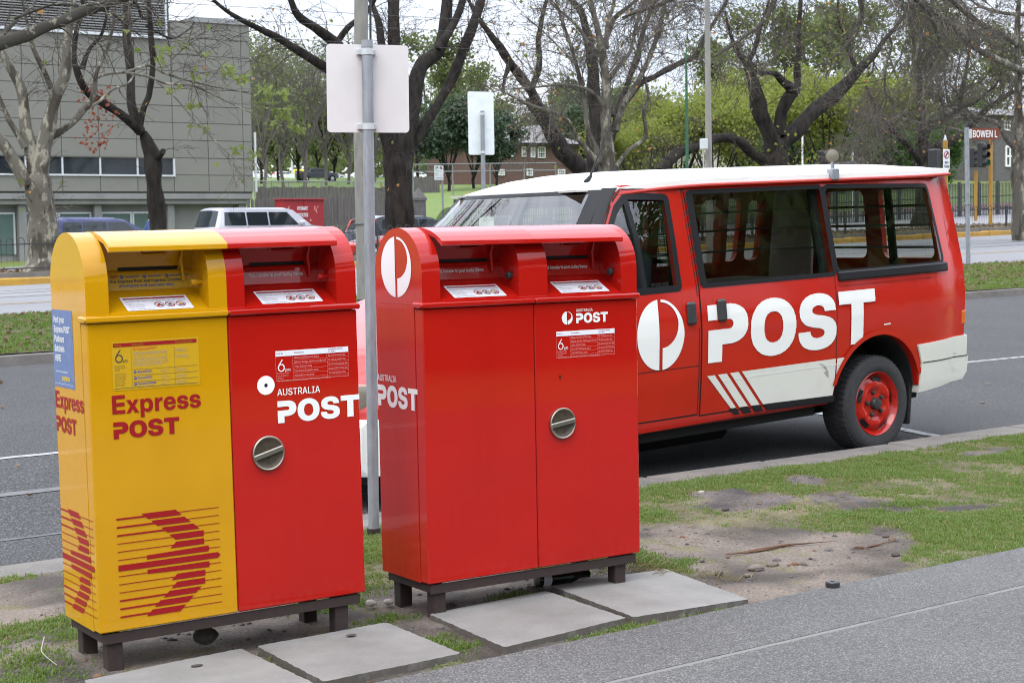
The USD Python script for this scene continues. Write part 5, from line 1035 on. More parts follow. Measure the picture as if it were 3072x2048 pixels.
# a hanging spray of rust-brown leaves on the elm
g = rnd(3); C = np.array([at(*(x / 2.9257 for x in (u, v)), 43.6 + g.uniform(-0.4, 0.4)) for u, v in zip(g.normal(0, 34, 150) + g.choice([600, 640, 690, 740, 600], 150), g.uniform(570, 1010, 150))])
part(t2, "leaves", leaf_quads(C, 0.13, g), M["leaf_rust"], kind="stuff", worldspace=True)
t3, l3_, g3 = picture_tree("elm_tree", "thick dark elm trunk behind the two grey poles, left of the narrow sign", 45.0, [
    [(919, 530, 70), (916, 480, 64), (914, 420, 61), (912, 360, 60), (908, 318, 56), (904, 285, 44)],
    [(912, 400, 44), (905, 320, 44), (902, 220, 32), (905, 120, 28), (905, 34, 27), (904, -40, 22)],
    [(918, 395, 46), (928, 322, 48), (946, 255, 37), (955, 190, 36), (968, 150, 34), (1008, 113, 30), (1024, 51, 28), (1026, -30, 20)],
    [(922, 410, 40), (942, 345, 32), (966, 300, 25), (1005, 240, 22), (1042, 171, 24), (1069, 103, 24), (1100, 17, 20), (1115, -40, 14)],
    [(908, 400, 40), (890, 322, 36), (850, 240, 30), (800, 185, 26), (741, 150, 23), (690, 122, 20), (640, 88, 17), (590, 62, 14), (540, 38, 11), (490, 0, 8)],
    [(908, 380, 36), (889, 305, 32), (850, 200, 26), (800, 140, 25), (772, 103, 25), (727, 68, 21), (683, 34, 18), (664, -20, 12)],
    [(895, 300, 24), (890, 180, 20), (878, 103, 18), (871, 51, 16), (852, 5, 12), (835, -40, 8)],
    [(1008, 113, 20), (1040, 60, 18), (1060, 10, 16), (1070, -40, 10)],
    [(772, 103, 16), (800, 62, 14), (840, 30, 12), (870, -20, 8)]],
    M["elm_bark"], M["elm_twig"], 13, amt=0.5, dens=0.8, l1=(0.8, 2.4), droop=0.12, up=0.15, r1=0.02, leaf="leaf_plane", leafn=0.015, leafsize=0.14, leafmix=("leaf_orange", 0.012), fine=0.9)
t4, l4_, g4 = picture_tree("plane_tree", "pale many-stemmed plane tree rising behind the roof of the van", 40.0, [
    Z9([(665, 1700, 170), (662, 1480, 150), (655, 1300, 118), (650, 1100, 96), (642, 800, 86), (612, 500, 70), (565, 250, 58), (500, 0, 48), (450, -150, 36)]),
    Z9([(610, 1470, 60), (540, 1300, 50), (480, 1150, 48), (440, 850, 44), (385, 600, 38), (330, 400, 34), (245, 150, 28), (190, -60, 20)]),
    Z9([(580, 1440, 56), (440, 1285, 48), (345, 1150, 46), (310, 1080, 42), (200, 1010, 40), (0, 935, 34), (-180, 850, 22), (-330, 780, 10)]),
    Z9([(625, 960, 38), (540, 830, 34), (430, 770, 27), (250, 748, 23), (0, 770, 18), (-250, 790, 10), (-420, 830, 6)]),
    Z9([(735, 1160, 62), (800, 930, 58), (900, 760, 54), (1000, 570, 48), (1060, 420, 44), (1130, 200, 38), (1180, -60, 30)]),
    Z9([(735, 1470, 42), (830, 1340, 38), (990, 1175, 36), (970, 1000, 32), (1015, 850, 28), (965, 660, 24), (900, 560, 14)]),
    Z9([(660, 720, 46), (760, 580, 40), (850, 470, 36), (905, 250, 30), (985, 0, 24), (1010, -120, 16)]),
    Z9([(640, 420, 44), (650, 250, 40), (700, 60, 36), (720, -120, 26)]),
    Z9([(480, 380, 36), (380, 220, 30), (280, 130, 26), (150, 20, 20), (60, -80, 12)]),
    Z9([(900, 470, 26), (1030, 330, 22), (1150, 235, 18), (1290, 130, 14), (1420, 40, 10)]),
    Z9([(360, 560, 22), (240, 430, 18), (120, 310, 14), (20, 220, 10), (-120, 120, 6)])],
    M["plane_bark"], M["plane_twig"], 14, dens=1.5, l1=(0.8, 2.5), droop=0.05, up=0.12, r1=0.02, leaf="leaf_plane", leafn=0.035, leafsize=0.14, leafmix=("leaf_orange", 0.018), amt=0.6, fine=1.0)
t4b, _, _ = picture_tree("elm_tree", "dark elm standing straight behind the pale many-stemmed plane tree", 52.0, [
    Z9([(535, 1700, 170), (535, 1480, 150), (540, 1100, 122), (530, 700, 108), (500, 420, 88), (440, 150, 68), (330, 0, 48), (250, -120, 30)]),
    Z9([(715, 1030, 64), (790, 850, 52), (850, 650, 52), (890, 545, 62), (935, 420, 46), (1000, 180, 38), (1060, 40, 32), (1090, -100, 20)]),
    Z9([(600, 1500, 90), (720, 1100, 64), (870, 820, 52), (960, 740, 50), (1060, 675, 50), (1290, 565, 50), (1430, 490, 46), (1500, 340, 40), (1590, 200, 36), (1690, 30, 30), (1740, -80, 18)]),
    Z9([(540, 500, 60), (640, 330, 50), (720, 160, 40), (850, 60, 34), (960, -40, 24)])],
    M["elm_bark"], M["elm_twig"], 15, dens=0.8, l1=(0.8, 2.4), droop=0.05, up=0.15, r1=0.022, leaf="leaf_yellowgreen", leafn=0.05, leafsize=0.22, fine=0.8)
t4c, _, _ = picture_tree("elm_tree", "dark elm leaning to the left beside the brick house", 56.0, [
    Z9([(470, 1640, 190), (430, 1490, 175), (310, 1385, 152), (170, 1190, 138), (55, 1000, 112), (-60, 870, 84)]),
    Z8([(2120, 900, 84), (1990, 600, 70), (1870, 430, 62), (1700, 200, 40), (1600, 50, 30), (1560, -60, 18)]),
    Z8([(1860, 420, 46), (1820, 540, 20), (1815, 640, 10)]),
    Z8([(2000, 610, 50), (2060, 420, 40), (2050, 220, 32), (2100, 20, 24), (2110, -80, 14)])],
    M["elm_bark"], M["elm_twig"], 16, dens=0.8, l1=(0.8, 2.6), droop=0.05, up=0.15, r1=0.022, leaf="leaf_yellowgreen", leafn=0.04, leafsize=0.2, fine=0.8)
t5, _, _ = picture_tree("elm_tree", "largest dark elm with a low arching limb behind the rear half of the van", 44.0, [
    Z9([(2150, 1620, 230), (2150, 1440, 205), (2140, 1330, 195), (2110, 1230, 190)]),
    Z9([(2135, 1400, 110), (2100, 1260, 150), (2000, 960, 152), (1950, 760, 110), (1925, 640, 92), (1900, 560, 80), (1800, 480, 48), (1765, 400, 38), (1720, 250, 26), (1690, 100, 18)]),
    Z9([(2170, 1200, 130), (2190, 1000, 112), (2240, 890, 112), (2290, 810, 110), (2200, 730, 70), (2120, 655, 52), (2000, 640, 40), (1930, 560, 28)]),
    Z9([(2290, 830, 80), (2330, 700, 66), (2330, 540, 58), (2330, 380, 50), (2350, 180, 42), (2360, -60, 30)]),
    Z10([(110, 1330, 150), (260, 1190, 142), (400, 1030, 138), (600, 850, 126), (760, 700, 108), (870, 590, 84), (960, 500, 58), (1090, 350, 40), (1230, 160, 30), (1330, 0, 20)]),
    Z9([(2020, 1430, 100), (1940, 1370, 84), (1850, 1275, 84), (1720, 1215, 88), (1600, 1220, 82), (1500, 1270, 70), (1320, 1330, 80), (1200, 1420, 96), (1120, 1520, 90)]),
    Z9([(1900, 560, 50), (1960, 420, 40), (2000, 240, 34), (2060, 60, 26), (2090, -60, 16)]),
    Z10([(820, 620, 50), (760, 480, 36), (740, 360, 30), (660, 220, 24), (640, 60, 18), (650, -60, 12)])],
    M["elm_bark"], M["elm_twig"], 17, dens=1.25, l1=(0.8, 2.8), droop=0.1, up=0.1, r1=0.022, leaf="leaf_yellowgreen", leafn=0.11, leafsize=0.15, leafmix=("leaf_orange", 0.014), fine=0.9)
t6, _, _ = picture_tree("elm_tree", "dark elm with spreading forked limbs left of the brown street sign", 50.0, [
    Z10([(1430, 1640, 170), (1430, 1500, 150), (1420, 1350, 130), (1410, 1250, 120)]),
    Z10([(1420, 1500, 80), (1330, 1380, 62), (1240, 1280, 54), (1130, 1170, 50), (1040, 1040, 40), (960, 900, 30), (900, 780, 20)]),
    Z10([(1400, 1260, 100), (1400, 1100, 82), (1400, 950, 66), (1385, 700, 46), (1330, 420, 32), (1300, 200, 22), (1280, 0, 14)]),
    Z10([(1440, 1380, 100), (1600, 1300, 84), (1780, 1210, 74), (1900, 1090, 62), (2010, 980, 52), (2150, 880, 40), (2300, 800, 28), (2450, 740, 16)]),
    Z10([(1430, 1250, 60), (1540, 1100, 50), (1650, 1050, 40), (1760, 980, 34), (1860, 945, 30), (1980, 850, 26), (2075, 770, 20), (2120, 640, 14)]),
    Z10([(1740, 990, 40), (1780, 800, 36), (1820, 600, 30), (1840, 420, 24), (1850, 200, 16)])],
    M["elm_bark"], M["elm_twig"], 18, dens=1.1, l1=(0.8, 2.8), droop=0.1, up=0.1, r1=0.022, leaf="leaf_yellowgreen", leafn=0.09, leafsize=0.15, fine=0.9)
t7, _, _ = picture_tree("plane_tree", "plane tree at the far right beyond the brown street sign", 36.0, [
    Z10([(2285, 2200, 130), (2280, 1900, 120), (2275, 1560, 112), (2275, 1360, 95), (2275, 1000, 78), (2280, 700, 68), (2270, 400, 60), (2280, 100, 50), (2290, -120, 38)]),
    Z10([(2260, 1345, 46), (2170, 1270, 40), (2110, 1150, 34), (2060, 1095, 32), (1900, 1060, 28), (1770, 940, 25), (1715, 830, 18), (1640, 760, 10)]),
    Z10([(1800, 1205, 24), (1700, 1170, 24), (1580, 1150, 22), (1430, 1120, 18), (1250, 1080, 14), (1120, 1040, 8)]),
    Z10([(2120, 1180, 26), (2000, 1190, 22), (1800, 1060, 18), (1650, 960, 16), (1500, 870, 12), (1400, 830, 8)]),
    Z10([(2360, 660, 64), (2230, 600, 62), (2090, 540, 60), (1900, 440, 56), (1750, 290, 54), (1640, 200, 50), (1540, 120, 46), (1400, 0, 40), (1330, -80, 26)]),
    Z10([(2360, 450, 62), (2200, 350, 60), (2090, 285, 60), (1950, 215, 56), (1800, 120, 50), (1660, -10, 42), (1580, -90, 26)]),
    Z10([(2330, 140, 40), (2200, 130, 36), (2050, 100, 30), (1900, 40, 20), (1800, -40, 12)]),
    Z10([(1080, 300, 20), (1130, 420, 20), (1080, 600, 19), (1065, 800, 18), (1080, 930, 16), (1010, 1090, 14), (950, 1220, 12), (860, 1310, 8)]),
    Z10([(1390, 260, 20), (1370, 420, 22), (1340, 560, 21), (1270, 720, 18), (1210, 830, 12)]),
    Z10([(1300, 860, 14), (1270, 980, 13), (1200, 1050, 12), (1080, 1100, 10), (960, 1130, 8), (830, 1200, 5)])],
    M["plane_bark"], M["plane_twig"], 19, dens=1.9, l1=(0.8, 2.8), droop=0.14, up=0.04, r1=0.018, leaf="leaf_orange", leafn=0.009, leafsize=0.13, leafmix=("leaf_plane", 0.006), amt=0.6, fine=1.2, drift=2.6)
# boughs that reach into the top of the picture from plane trees standing just outside it
def overhang(label, Y, limbs, seed, tall=0, **tw):
    g = rnd(seed); lines = []
    for k, L in enumerate(limbs):
        dy = float(g.uniform(-1.2, 1.2)) if k else 0.0; s = np.linspace(0, 1, len(L)); q = smooth_line(np.array([[*at(px, py, Y + dy * t), metres(w, at(px, py, Y + dy * t)) / 2] for (px, py, w), t in zip(L, s)]), 5 * len(L)); lines.append((q[:, :3], q[:, 3]))
    b = lines[0][0][0]; z = float(H(b[0], b[1])); n = 14; t = np.linspace(0, 1, n)[:, None]; foot = np.array([b[0] - 0.4, b[1] + 0.3, z - 0.3])
    tr = foot * (1 - t) + b * t + np.array([-0.35, 0.1, 0]) * np.sin(t * np.pi); R = np.linspace(0.42, lines[0][1][0] * 1.05, n) * (1 + 0.4 * np.exp(-(tr[:, 2] - z) / 0.4).clip(0, 1))
    for k in range(tall):                                   # the rest of the crown, high above the picture
        a = k / max(tall, 1) * 2 * np.pi + 0.3; o = tr[-1] - [0, 0, 0.3]; r = 3.2 + 2.6 * ((k * 7) % 3) / 2; h = 9.0 + 3.5 * ((k * 5) % 4) / 3; L = np.array([[0, 0, 0, .17], [.30, .30, .30, .14], [.62, .62, .58, .10], [.85, .85, .82, .06], [1, 1, 1, .025]]); q = smooth_line(np.column_stack([o + L[:, :3] * [r * math.cos(a), r * math.sin(a), h], L[:, 3]]), 24); lines.append((q[:, :3], q[:, 3]))
    lines.insert(0, (tr, R)); T = thing("plane_tree", label, "tree", loc=(foot[0], foot[1], z)); part(T, "trunk", trunk_mesh(lines, g, 12, 0.5), M["shaded_bough_bark"], 60, worldspace=True)
    add_twigs(T, lines[1:], g, M["plane_twig"], **tw); return T
overhang("plane tree whose thick bough crosses the top left corner", 23.5, [
    [(-330, 230, 60), (-200, 170, 46), (-60, 128, 36), (0, 103, 31), (60, 82, 29), (103, 62, 27), (150, 46, 25), (191, 27, 24), (240, 14, 20), (290, -2, 17), (350, -30, 12)],
    Z1([(-60, 330, 50), (30, 220, 34), (120, 130, 26), (190, 70, 20), (240, 10, 16), (270, -60, 10)]),
    Z1([(100, 130, 20), (250, 70, 17), (380, 30, 15), (560, 40, 12), (700, 20, 8)]),
    Z1([(620, 60, 16), (760, 100, 14), (850, 170, 12), (960, 250, 8)])], 31, dens=1.0, l1=(0.6, 1.6), droop=0.08, up=0.1, r1=0.014, leaf="leaf_plane", leafn=0.045, leafsize=0.12, fine=1.0, leafmix=("leaf_orange", 0.006), tall=9)
overhang("plane tree whose twigs hang over the top of the picture above the van", 29.0, [
    [(2720, -60, 60), (2560, -260, 52), (2250, -330, 46), (1900, -250, 42), (1780, -110, 26), (1640, -40, 14), (1540, 0, 10), (1430, 40, 5)],
    [(1900, -250, 30), (1800, -60, 15), (1760, 40, 10), (1700, 90, 7), (1640, 130, 4)],
    [(1900, -250, 30), (1960, -60, 16), (1980, 40, 10), (1940, 110, 7), (1880, 150, 4)],
    [(1930, -150, 26), (2060, -40, 15), (2140, 40, 10), (2160, 110, 7), (2120, 180, 4)],
    [(1780, -110, 20), (1600, -90, 12), (1420, -30, 8), (1320, 20, 4)]], 32, dens=1.65, l1=(0.7, 2.2), droop=0.10, up=0.0, r1=0.013, leaf="leaf_orange", leafn=0.012, leafsize=0.085, leafmix=("leaf_plane", 0.02), fine=1.1, per1=2.6)
# ---- trees of the park: kinds built once, then placed
def generic(h, g, spread=0.5, trunk_r=0.022, limbs=6, base=0.25):
    lines = [(np.array([[0, 0, -0.3], [0.02 * h, 0, base * h], [0, 0.02 * h, base * 1.6 * h]]), np.array([trunk_r * h * 1.2, trunk_r * h, trunk_r * h * 0.7]))]; lines = [(smooth_line(np.column_stack(lines[0]), 10)[:, :3], smooth_line(np.column_stack(lines[0]), 10)[:, 3])]
    for k in range(limbs):
        a = k / limbs * 2 * np.pi + g.uniform(-0.4, 0.4); z0 = base * h * g.uniform(0.8, 1.6); o = np.array([0, 0.0, z0]); r = spread * h * g.uniform(0.5, 1.0); top = h * g.uniform(0.72, 1.0)
        p = np.array([o, o + [math.cos(a) * r * 0.35, math.sin(a) * r * 0.35, (top - z0) * 0.35], o + [math.cos(a) * r * 0.7, math.sin(a) * r * 0.7, (top - z0) * 0.7], [math.cos(a) * r, math.sin(a) * r, top]]); rr = trunk_r * h * np.array([0.6, 0.45, 0.28, 0.1]); q = smooth_line(np.column_stack([p, rr]), 14); lines.append((q[:, :3], q[:, 3]))
    return lines
def kind_tree(name, label, h, seed, bark, twig, leaf, nleaf, leafsize, group, first, spread=0.45, base=0.25, limbs=6, dens=0.5, clump=0.5, crown=(0.3, 1.0), wide=1.0, leafgap=0.42, trunk_r=0.017):
    g = rnd(seed); lines = generic(h, g, spread, trunk_r, limbs, base); T = thing(name, label, "tree", loc=(0, 0, 0), group=group)
    part(T, "trunk", trunk_mesh(lines, g, 8, 0.6), bark, 60)
    P2 = add_twigs(T, lines, g, twig, dens=dens, l1=(h * 0.12, h * 0.30), droop=0.06, up=0.22, r1=0.03, fine=0.35, per1=14.0 / h)
    if leaf:
        src = P2.reshape(-1, 3); n = nleaf; C = src[g.integers(0, len(src), n)] + g.normal(size=(n, 3)) * clump; keep = (meshkit.noise(C * 0.55, seed) > leafgap) & (C[:, 2] > crown[0] * h * g.uniform(0.7, 1.2, n)); C = C[keep]
        part(T, "crown", leaf_quads(C, leafsize, g), M[leaf], kind="stuff")
    b = first; UsdGeom.Xformable(T).ClearXformOpOrder(); UsdGeom.Xformable(T).MakeMatrixXform().Set(Gf.Matrix4d([[b[3], 0, 0, 0], [0, b[3], 0, 0], [0, 0, b[3], 0], [b[0], b[1], b[2], 1]])); return T
def spot(px, Y, dz=0.0):
    p = at(px, 400, Y); return (float(p[0]), float(Y), float(H(p[0], Y)) + dz)
def plant(kind, base_, group, h, places, **k):
    T = None; rank = {p: k for k, p in enumerate(sorted(places))}; words = "first second third fourth fifth sixth seventh eighth ninth tenth eleventh twelfth".split()
    for i, (px, Y, hh) in enumerate(places):
        s = spot(px, Y); label = f"{base_}, {words[rank[(px, Y, hh)]]} of its kind from the left"
        if T is None: T = kind_tree(kind, label, h, first=(*s, hh / h), group=group, **k)
        else: copy_of(T, kind, label, "tree", s, rot=2.4 * i, scale=hh / h, group=group)
    return T
plant("bare_tree", "tall thin grey tree in the park", "bare grey trees in the park", 13.0, [(606, 118, 12.5), (650, 126, 13.0), (700, 120, 12.5), (748, 130, 13), (560, 135, 14), (800, 132, 12.5), (860, 140, 11), (1240, 150, 9), (1500, 150, 10.5), (1580, 160, 10)], seed=41, bark=M["grey_twig"], twig=M["grey_twig"], leaf="leaf_olive", nleaf=2600, leafsize=0.26, spread=0.36, base=0.2, limbs=12, dens=1.5, trunk_r=0.0105, crown=(0.10, 0.62), clump=0.5)
plant("park_tree", "low olive and yellow park tree", "olive and yellow trees in the park", 7.0, [(598, 150, 8), (640, 165, 7.5), (684, 150, 8), (730, 170, 8), (770, 150, 7.5), (845, 160, 8), (960, 175, 10), (1240, 180, 10), (1340, 190, 12), (1450, 175, 11), (2080, 120, 8), (2160, 130, 9)], seed=42, bark=M["elm_bark"], twig=M["elm_twig"], leaf="leaf_olive", nleaf=5200, leafsize=0.42, spread=0.5, base=0.22, limbs=7, dens=0.4)
plant("autumn_tree", "sparse park tree with pale yellow leaves", "pale yellow trees beyond the lawn", 11.0, [(985, 140, 13.5), (1050, 150, 12), (1120, 155, 11.5), (905, 160, 10), (1690, 100, 11), (1775, 94, 12.5), (1895, 92, 13), (1985, 99, 14), (2085, 94, 13.5), (2185, 90, 12.5), (2290, 98, 13)], seed=43, bark=M["grey_twig"], twig=M["grey_twig"], leaf="leaf_olive", nleaf=4200, leafsize=0.34, spread=0.38, base=0.3, limbs=8, dens=0.8, leafgap=0.50)
plant("pine_tree", "dark green conifer before the brick house", "dark conifers by the brick house", 7.0, [(1030, 98, 6.6), (1088, 102, 6.2), (1140, 106, 5.4)], seed=44, bark=M["elm_bark"], twig=M["elm_twig"], leaf="leaf_pine", nleaf=9000, leafsize=0.34, spread=0.36, base=0.10, limbs=9, dens=0.5, crown=(0.08, 1.0), clump=0.38, leafgap=0.36)
plant("far_conifer", "dark green tree on the skyline", "dark trees on the skyline", 12.0, [(1285, 165, 11), (1390, 170, 13), (1470, 180, 10), (1180, 190, 9), (1545, 175, 11), (1840, 150, 11), (1960, 150, 12.5), (2060, 145, 13)], seed=45, bark=M["elm_bark"], twig=M["elm_twig"], leaf="leaf_hazy", nleaf=6500, leafsize=0.5, spread=0.34, base=0.15, limbs=8, dens=0.4, crown=(0.15, 1.0), clump=0.6, leafgap=0.40)
plant("yellow_green_tree", "bushy yellow-green tree behind the van", "bushy yellow-green trees behind the van", 6.0, [(1480, 63, 5.0), (1560, 66, 6.4), (1640, 62, 6.0), (1715, 66, 6.6), (1850, 70, 7.0), (1900, 66, 7.2), (1425, 74, 4.4), (2010, 76, 7.4), (1780, 80, 8)], seed=46, bark=M["elm_bark"], twig=M["elm_twig"], leaf="leaf_yellowgreen", nleaf=13000, leafsize=0.19, spread=0.46, base=0.12, limbs=9, dens=0.5, crown=(0.06, 1.0), clump=0.50, leafgap=0.42)
plant("green_shrub", "dense green shrub behind the park fence", "green shrubs behind the dark fence", 3.6, [(1935, 74, 3.8), (1985, 78, 4.2), (2040, 75, 4.0), (2095, 80, 4.4), (2150, 77, 4.0), (2210, 84, 5.0), (2260, 92, 5.6), (1800, 72, 3.4), (1740, 76, 3.2)], seed=47, bark=M["elm_bark"], twig=M["elm_twig"], leaf="leaf_green", nleaf=7500, leafsize=0.20, spread=0.5, base=0.1, limbs=8, dens=0.5, crown=(0.05, 1.0), clump=0.26, leafgap=0.34)
# the far side of the lens: a hedge by the footpath that the glass mirrors, and unseen trees added to darken reflections
bt = None
for i, (x, y, h) in enumerate(((-14, -15, 7), (-6, -17, 7.5), (1, -16, 8), (8, -15, 9), (14, -12, 10.5), (18, -10, 12), (22.5, -11, 12.5), (27, -10, 12), (31.5, -11, 13), (36, -10, 12), (42, -12, 13))):
    if bt is None: bt = kind_tree("added_tree", "leafy dark unseen tree added to darken reflections", h, 48, M["elm_bark"], M["elm_twig"], "leaf_green", 9000, 0.42, "added trees behind the footpath", (x, y, 0.0, 1.0), spread=0.5, base=0.14, limbs=9, dens=0.4, crown=(0.05, 1), clump=0.6, leafgap=0.54)
    else: copy_of(bt, "added_tree", "leafy dark unseen tree added to darken reflections", "tree", (x, y, 0.0), 1.9 * i, h / 8.0, "added trees behind the footpath")
g = rnd(77); n = 30000; C = np.column_stack([g.uniform(-14, 40, n), -5.2 + g.normal(0, 0.35, n), g.uniform(0, 1, n) ** 0.8 * 2.1]); C[:, 1] += np.where(C[:, 2] > 1.8, 0.0, 0.15 * np.sin(C[:, 0] * 2.1))
hd = thing("hedge", "clipped dark hedge along the garden side of the footpath", "hedge", loc=(13, -5.2, 0)); part(hd, "foliage", leaf_quads(C, 0.15, g), M["leaf_hedge"], kind="stuff", worldspace=True); part(hd, "stems", cbox(-14, -5.45, 0, 40, -4.95, 1.85, 0.1), M["leaf_hedge"], worldspace=True)

# the wood that closes the view at the top of the park: one mass
g = rnd(201); n = 26000; X = g.uniform(60, 620, n); Y = g.uniform(285, 330, n); top = 4.0 + 13 * meshkit.fbm(np.stack([X / 16, Y / 40, 0 * X], -1), 4, 3); Zt = H(X, Y) + g.random(n) ** 0.7 * top; solo("far_wood", "hazy olive wood closing the view beyond the park", "wood", leaf_quads(np.stack([X, Y, Zt], -1), 2.0, g), M["leaf_olive"], kind="stuff")
# ------------------------------------------------------------------ the grey building
BY = 62.0
bx_ = lambda px, py=300: float(at(px, py, BY)[0]); bz_ = lambda zy: float(at(1400 / 2.9257, zy / 2.9257, BY)[2])
cols = [bx_(px) for px in (-120, -35, 55, 140, 227, 313, 397, 477, 558, 578)]; rows = [bz_(v) for v in (1290, 1178, 1065, 947, 832, 720, 605, 490, 380, 265, 152)]
XR = cols[-1]; XL = cols[0]
bd = thing("office_building", "grey panelled office building with a strip of dark windows at the left", "building", loc=(XL, BY, float(H(XL, BY))))
core = MB().box(XL - 6, BY + 0.06, rows[0] - 0.2, XR - 0.02, BY + 26, rows[-1] - 0.05); part(bd, "wall", core, M["gap"], worldspace=True)
part(bd, "return_wall", cbox(XR - 0.021, BY + 0.05, rows[0], XR + 0.03, BY + 26, rows[-1]), M["panel"], worldspace=True)
part(bd, "parapet_cap", cbox(cols[6] + 1.0, BY - 0.06, rows[-1] - 0.02, XR + 0.08, BY + 26, rows[-1] + 0.16), M["slat"], worldspace=True)
g = rnd(61)
for r in range(10):
    for c in range(9):
        if r == 1 and c < 6: continue                      # the window strip
        if r == 9 and c < 6: continue                      # the louvres
        if r == 8 and c < 6 and False: continue
        m = M[("panel", "panel", "panel2", "panel3")[int(g.integers(0, 4))]]
        part(bd, "panel", cbox(cols[c] + 0.012, BY + float(g.normal(0, 0.002)), rows[r] + 0.010, cols[c + 1] - 0.012, BY + 0.05, rows[r + 1] - 0.010, 0.005), m, worldspace=True)
for c in range(6):
    w = part(bd, "window", MB().box(cols[c] - 0.02, BY + 0.0, rows[1], cols[c] + 0.05, BY + 0.09, rows[2]), M["alu"], worldspace=True)
    part(w, "pane", cbox(cols[c] + 0.05, BY + 0.05, rows[1] + 0.02, cols[c + 1] - 0.02, BY + 0.058, rows[2] - 0.02), M["winglass"], worldspace=True)
part(bd, "window_sill", cbox(XL, BY - 0.05, rows[1] - 0.07, cols[6] + 0.04, BY + 0.09, rows[1] - 0.001), M["alu"], worldspace=True)
part(bd, "window_head", cbox(XL, BY - 0.02, rows[2] - 0.03, cols[6] + 0.04, BY + 0.10, rows[2] + 0.02), M["gap"], worldspace=True)
part(bd, "window_jamb", cbox(cols[6] - 0.03, BY - 0.02, rows[1], cols[6] + 0.05, BY + 0.10, rows[2] - 0.031), M["alu"], worldspace=True)
lz0 = float(at(1000 / 2.9257, 235 / 2.9257, BY)[2]); lz1 = float(at(1000 / 2.9257, 15 / 2.9257, BY)[2])
for k in range(13):
    z = lz0 + (lz1 - lz0) * k / 13; part(bd, "louvre_slat", cbox(XL, BY - 0.10, z, bx_(384), BY + 0.04, z + (lz1 - lz0) / 26, 0.01), M["slat"], worldspace=True)
part(bd, "louvre_frame", cbox(bx_(384) + 0.002, BY - 0.14, lz0 - 0.05, bx_(388), BY + 0.06, lz1 + 0.1), M["alu"], worldspace=True)
part(bd, "louvre_sill", cbox(XL, BY - 0.12, lz0 - 0.14, bx_(384), BY + 0.05, lz0 - 0.03), M["alu"], worldspace=True)
part(bd, "plant_room", cbox(XL, BY + 0.05, rows[-1], cols[6], BY + 12, lz1 + 0.3), M["gap"], worldspace=True)
zb1, zb2, zb3 = (float(at(400, v / 2.9257, BY)[2]) for v in (1303, 1340, 1372))
part(bd, "concrete_band", cbox(XL - 6, BY - 0.12, zb2, XR - 0.12, BY + 0.5, zb1, 0.02), M["render"], worldspace=True)
part(bd, "concrete_band", cbox(XL - 6, BY - 0.02, zb3, XR - 0.16, BY + 0.5, zb2 - 0.002, 0.02), M["render"], worldspace=True)
gz = float(H(30, BY)) - 0.5
part(bd, "ground_floor_wall", cbox(XL - 6, BY + 0.45, gz, XR - 0.5, BY + 20, zb3), M["render"], worldspace=True)
for u0, u1 in ((130, 185), (643, 692), (1135, 1182), (1615, 1668)):
    part(bd, "pilaster", cbox(bx_(u0 / 2.9257, 470), BY + 0.12, gz, bx_(u1 / 2.9257, 470), BY + 0.449, zb3 - 0.003, 0.02), M["render"], worldspace=True)
for u0, u1 in ((-130, -10), (-5, 122), (190, 410), (414, 638), (700, 910), (914, 1130)):
    a, b = bx_(u0 / 2.9257, 480), bx_(u1 / 2.9257, 480); zt = float(at(200, 1424 / 2.9257, BY)[2]); fw_ = MB()
    for q in ((a, zt - 0.07, b, zt), (a, gz + 0.5, a + 0.07, zt - 0.07), (b - 0.07, gz + 0.5, b, zt - 0.07)): fw_.box(q[0], BY + 0.36, q[1], q[2], BY + 0.449, q[3])
    w = part(bd, "ground_floor_window", fw_, M["alu"], worldspace=True); part(w, "pane", cbox(a + 0.07, BY + 0.41, gz + 0.5, b - 0.07, BY + 0.42, zt - 0.07), M["greenglass"], worldspace=True)
part(bd, "downpipe", tube([(XR + 0.12, BY - 0.05, rows[0]), (XR + 0.12, BY - 0.05, rows[3] + 0.4)], 0.05, 8), M["alu"], worldspace=True)

